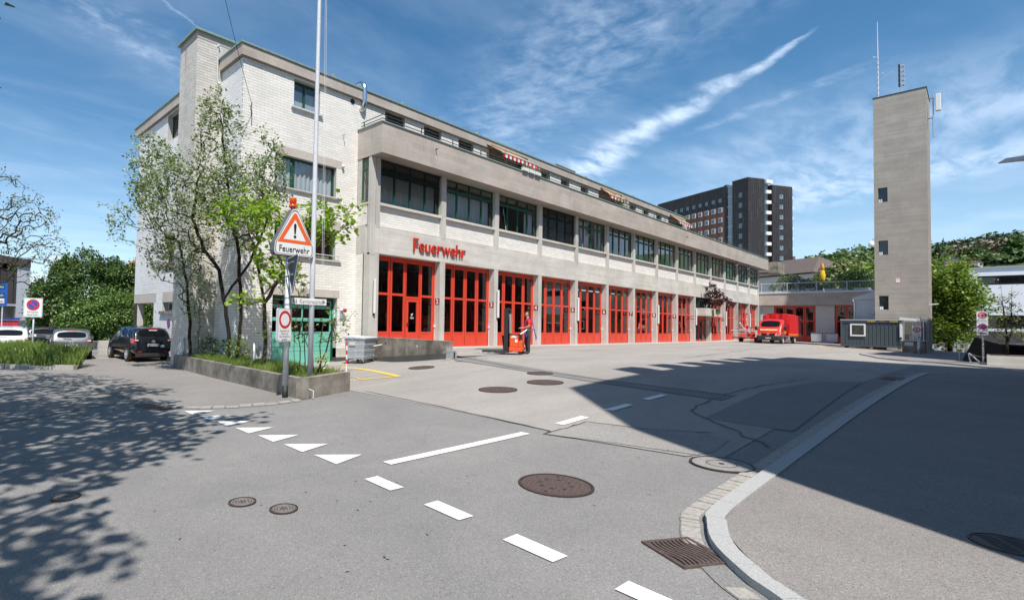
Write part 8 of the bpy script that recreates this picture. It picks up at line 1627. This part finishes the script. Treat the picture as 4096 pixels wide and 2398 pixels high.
m=MB();m.extr(rrect(W2,H2,C_,0.0),tuple(-nn*0.045));nb_=m.build('driving_ban','galvanised_pale',SP,label='white plate with red ring and small black lettering');m=MB();m.add(rrect(W2-0.02,H2-0.02,C_,0.003),[tuple(range(8))]);m.build('face','sign_white',nb_)
m=MB();disc(m,C_+Vector((0,0,0.115))+nn*0.006,0.19,nn,36,0.135);m.build('red_ring','sign_red',nb_)
for i,s_ in enumerate(('Feuerwehr und','Zufahrt zum','Rest. Röstipfanne','gestattet')):text('lettering',s_,0.058,C_+Vector((0,0,-0.125-i*0.060))+nn*0.006,nn,'sign_black',nb_,sx=0.80)
m=MB();m.box(6.12,6.20,9.86,9.90,1.36,1.44);m.box(6.12,6.19,9.86,9.92,0.60,0.72);m.build('small_box','galvanised',SP)
FP=thing('flag_pole','tall white flag pole rising from the planter past the top of the picture','flag pole',(6.72,9.86,-0.1));m=MB();m.tube([(6.72,9.86,-0.2),(6.72,9.86,2.6),(6.72,9.86,5.2),(6.72,9.86,9.0),(6.72,9.86,12.0)],[0.062,0.058,0.052,0.042,0.034],18);m.build('pole','flag_white' if 'flag_white' in MAT else mat('flag_white',(0.62,0.64,0.68),0.4,var=0.08,scale=20).name,FP,smooth=True)
for z in(2.58,5.3,7.6):m=MB();m.tube([(6.72,9.86,z),(6.72,9.86,z+0.03)],0.062-z*0.0022,18);m.build('joint_ring','galvanised',FP)
m=MB();[m.tube([(6.90+dx,9.75,2.1),(6.87+dx,9.78,6.0),(6.80+dx*0.6,9.82,11.8)],0.0035,4)for dx in(0.0,0.045)];m.build('halyard','sign_white',FP)
t=thing('marker_post','slim red and white striped marker post at the end of the planter wall','post',(7.62,9.70,0.03));n_=7;zs=[0.03+0.72*i/n_ for i in range(n_+1)]
for i in range(n_):m=MB();m.tube([(7.62,9.70,zs[i]),(7.62,9.70,zs[i+1])],0.018,10);m.build('band','sign_red' if i%2==0 and i!=0 else('sign_white' if i!=0 else 'sign_white'),t)
m=MB();m.box(7.30,7.60,9.66,9.72,0.03,0.05);m.build('rusty_foot','wood',t)
t=thing('bollard','dark grey round bollard on the planter in front of the gable','bollard',(8.32,21.3,-0.35));m=MB();m.tube([(8.32,21.3,-0.4),(8.32,21.3,0.43)],0.035,10);m.build('tube','galvanised',t,smooth=True);m=MB();m.tube([(8.26,21.3,0.33),(8.16,21.3,0.36),(8.12,21.3,0.30),(8.2,21.3,0.26),(8.27,21.3,0.28)],0.005,4);m.build('ring','dark_metal',t)
t=thing('utility_box','small grey box on a short white pipe in the planter','utility box',(7.7,14.3,-0.2));m=MB();m.tube([(7.66,14.2,-0.25),(7.66,14.2,0.55)],0.032,10);m.build('pipe','galvanised_pale',t,smooth=True);m=MB();m.box(7.78,7.98,14.3,14.4,0.05,0.42);m.build('box','galvanised_pale',t)
t=thing('delineator_post','short grey metal post standing in the meadow grass left of the silver hatchback','post',(4.35,26.0,-0.8));m=MB();m.tube([(4.35,26.0,-0.9),(4.35,26.0,-0.02)],0.035,10);m.build('tube','galvanised',t,smooth=True)
t=thing('traffic_sign','white no parking sign lettered Privatplatz Feuerwehr behind the meadow grass','sign',(3.98,27.3,-0.9));m=MB();m.tube([(3.98,27.35,-1.0),(3.98,27.35,1.9)],0.035,10);m.build('post','galvanised_pale',t,smooth=True);
v0=Vector((0.953,-0.30,0));v1=Vector((-0.30,-0.953,0));Cc=Vector((3.93,27.27,1.54));m=MB();m.extr([Cc+v0*x+Vector((0,0,z))for x,z in((-.33,-.42),(.33,-.42),(.36,-.39),(.36,.39),(.33,.42),(-.33,.42),(-.36,.39),(-.36,-.39))],tuple(-v1*0.02));pl=m.build('plate','galvanised_pale',t);m=MB();m.add([Cc+v0*x+Vector((0,0,z))+v1*0.004 for x,z in((-.32,-.38),(.32,-.38),(.32,.38),(-.32,.38))],[(0,1,2,3)]);m.build('face','sign_white',pl)
def nopark(c,nrm,r,parent,local=False):
 n_=Vector(nrm).normalized();rg=Vector((0,0,1)).cross(n_).normalized();c=Vector(c);b=MB();disc(b,c,r,n_,32);b.build('blue_disc','sign_blue',parent);b=MB();disc(b,c+n_*0.003,r,n_,36,r*0.72);b.build('red_ring','sign_red',parent);w=r*0.11;L_=r*0.74;d_=(rg*0.7071+Vector((0,0,-0.7071)));p_=n_.cross(d_).normalized();b=MB();q=c+n_*0.002;b.add([q-d_*L_-p_*w,q+d_*L_-p_*w,q+d_*L_+p_*w,q-d_*L_+p_*w],[(0,1,2,3)]);b.build('red_bar','sign_red',parent)
nopark(Cc+v1*0.008+Vector((0,0,0.12)),v1,0.245,pl);text('lettering','Privatplatz',0.105,Cc+v1*0.008+Vector((0,0,-0.20)),v1,'sign_black',pl,sx=0.95);text('lettering','Feuerwehr',0.105,Cc+v1*0.008+Vector((0,0,-0.31)),v1,'sign_black',pl,sx=0.95)
t=thing('traffic_sign','round no parking disc fixed flat on the brick gable beside the black car','sign',(9.47,26.3,0.98));m=MB();disc(m,(9.470,26.3,0.98),0.21,(-1,0,0),32);m.build('plate','galvanised_pale',t);nopark((9.466,26.3,0.98),(-1,0,0),0.205,t)
t=thing('house_number','small black house number beside the gable passage','house number',(9.48,28.3,1.6));
o_=text('lettering','44',0.16,(9.485,28.25,1.52),(-1,0,0),'sign_black',t)
t=thing('waste_container','galvanised four wheeled waste container standing by the garage door and the stained wall','waste container',(14.2,16.85,g1(14.3,17.2)),R(27));ORG[t.name]=Vector((0,0,0));Lb,Wb=1.37,1.0
def taper(x0,x1,y0,y1,z0,z1,k):return[(x0+k,y0+k,z0),(x1-k,y0+k,z0),(x1-k,y1-k,z0),(x0+k,y1-k,z0),(x0,y0,z1),(x1,y0,z1),(x1,y1,z1),(x0,y1,z1)]
m=MB();m.add(taper(0.03,Lb-0.03,0.03,Wb-0.03,0.19,1.05,0.06),BF);bd=m.build('body','galvanised',t,world=False,bevel=0.02)
for z in(0.27,0.33,0.52,0.58,0.76,0.82,0.98):k=0.06*(1.05-z)/0.86;m=MB();m.box(0.02+k,Lb-0.02-k,0.02+k,Wb-0.02-k,z,z+0.018);m.build('rib','galvanised_pale',bd,world=False)
m=MB();m.box(-0.02,Lb+0.02,-0.02,Wb+0.02,1.05,1.09);m.add([(-0.03,-0.03,1.09),(Lb+0.03,-0.03,1.09),(Lb+0.03,Wb+0.03,1.13),(-0.03,Wb+0.03,1.13),(0.05,0.05,1.13),(Lb-0.05,0.05,1.13),(Lb-0.05,Wb-0.05,1.17),(0.05,Wb-0.05,1.17)],BF);m.build('lid','galvanised_pale',t,world=False,bevel=0.01)
for x in(0.14,Lb-0.14):
 for y in(0.14,Wb-0.14):m=MB();m.lathe([(0.085,-0.025),(0.085,0.025)],(0,0,0),14,'Y');m.v=[(x+a[0],y+a[1],0.088+a[2])for a in m.v];w_=m.build('wheel','black_rubber',t,world=False);m=MB();m.box(x-0.05,x+0.05,y-0.035,y+0.035,0.09,0.19);m.build('fork','galvanised',w_,world=False)
m=MB();m.tube([(0.35,-0.02,0.72),(0.37,-0.10,0.66),(0.80,-0.10,0.66),(0.82,-0.02,0.72)],0.014,6);m.build('handle','dark_metal',t,world=False);m=MB();m.tube([(0.75,-0.08,0.74),(1.25,-0.28,0.80)],0.022,6);m.build('drawbar','sign_white',t,world=False);m=MB();m.box(-0.004,0.03,0.45,0.72,0.78,0.92);m.build('label_plate','plaster_pale',t,world=False);m=MB();m.box(-0.02,0.03,0.55,0.60,0.95,1.08);m.build('lock','galvanised',t,world=False)
for(x,y,l)in((77.2,12.2,'grey lidded waste cart nearest the red truck, in front of the annex'),(77.4,10.9,'grey lidded waste cart farther right, in front of the annex')):
 t=thing('waste_cart',l,'waste container',(x,y,-0.05),R(4),group='waste carts in front of the annex');ORG[t.name]=Vector((0,0,0));m=MB();m.add(taper(-0.4,0.4,-0.5,0.5,0.18,1.1,0.04),BF);m.build('body','metal_sheet_grey',t,world=False,bevel=0.02);m=MB();m.box(-0.43,0.43,-0.53,0.53,1.1,1.18);m.build('lid','container_grey',t,world=False,bevel=0.02)
 for xx in(-0.3,0.3):
  for yy in(-0.4,0.4):m=MB();m.lathe([(0.08,-0.02),(0.08,0.02)],(0,0,0),12,'Y');m.v=[(xx+a[0],yy+a[1],0.08+a[2])for a in m.v];m.build('wheel','black_rubber',t,world=False)
q=random.Random(31);m=MB()
for i in range(260):
 if i<150:x,y=q.uniform(6.1,8.0),0;y=9.3+(x-6.14)*6.1-q.random()*0.5;x-=0.08+abs(q.gauss(0,0.25))
 else:x,y=q.uniform(1,9),q.uniform(1.7,9)
 z=g1(x,y)+0.022;leaf(m,Vector((x,y,z)),Vector((q.gauss(0,1),q.gauss(0,1),0)),Vector((0,0,1)),0.03+0.02*q.random(),0.010)
tag(m.build('litter','granite_dark'),'tiny scattered dry leaves and grit on the asphalt','litter',kind='stuff')
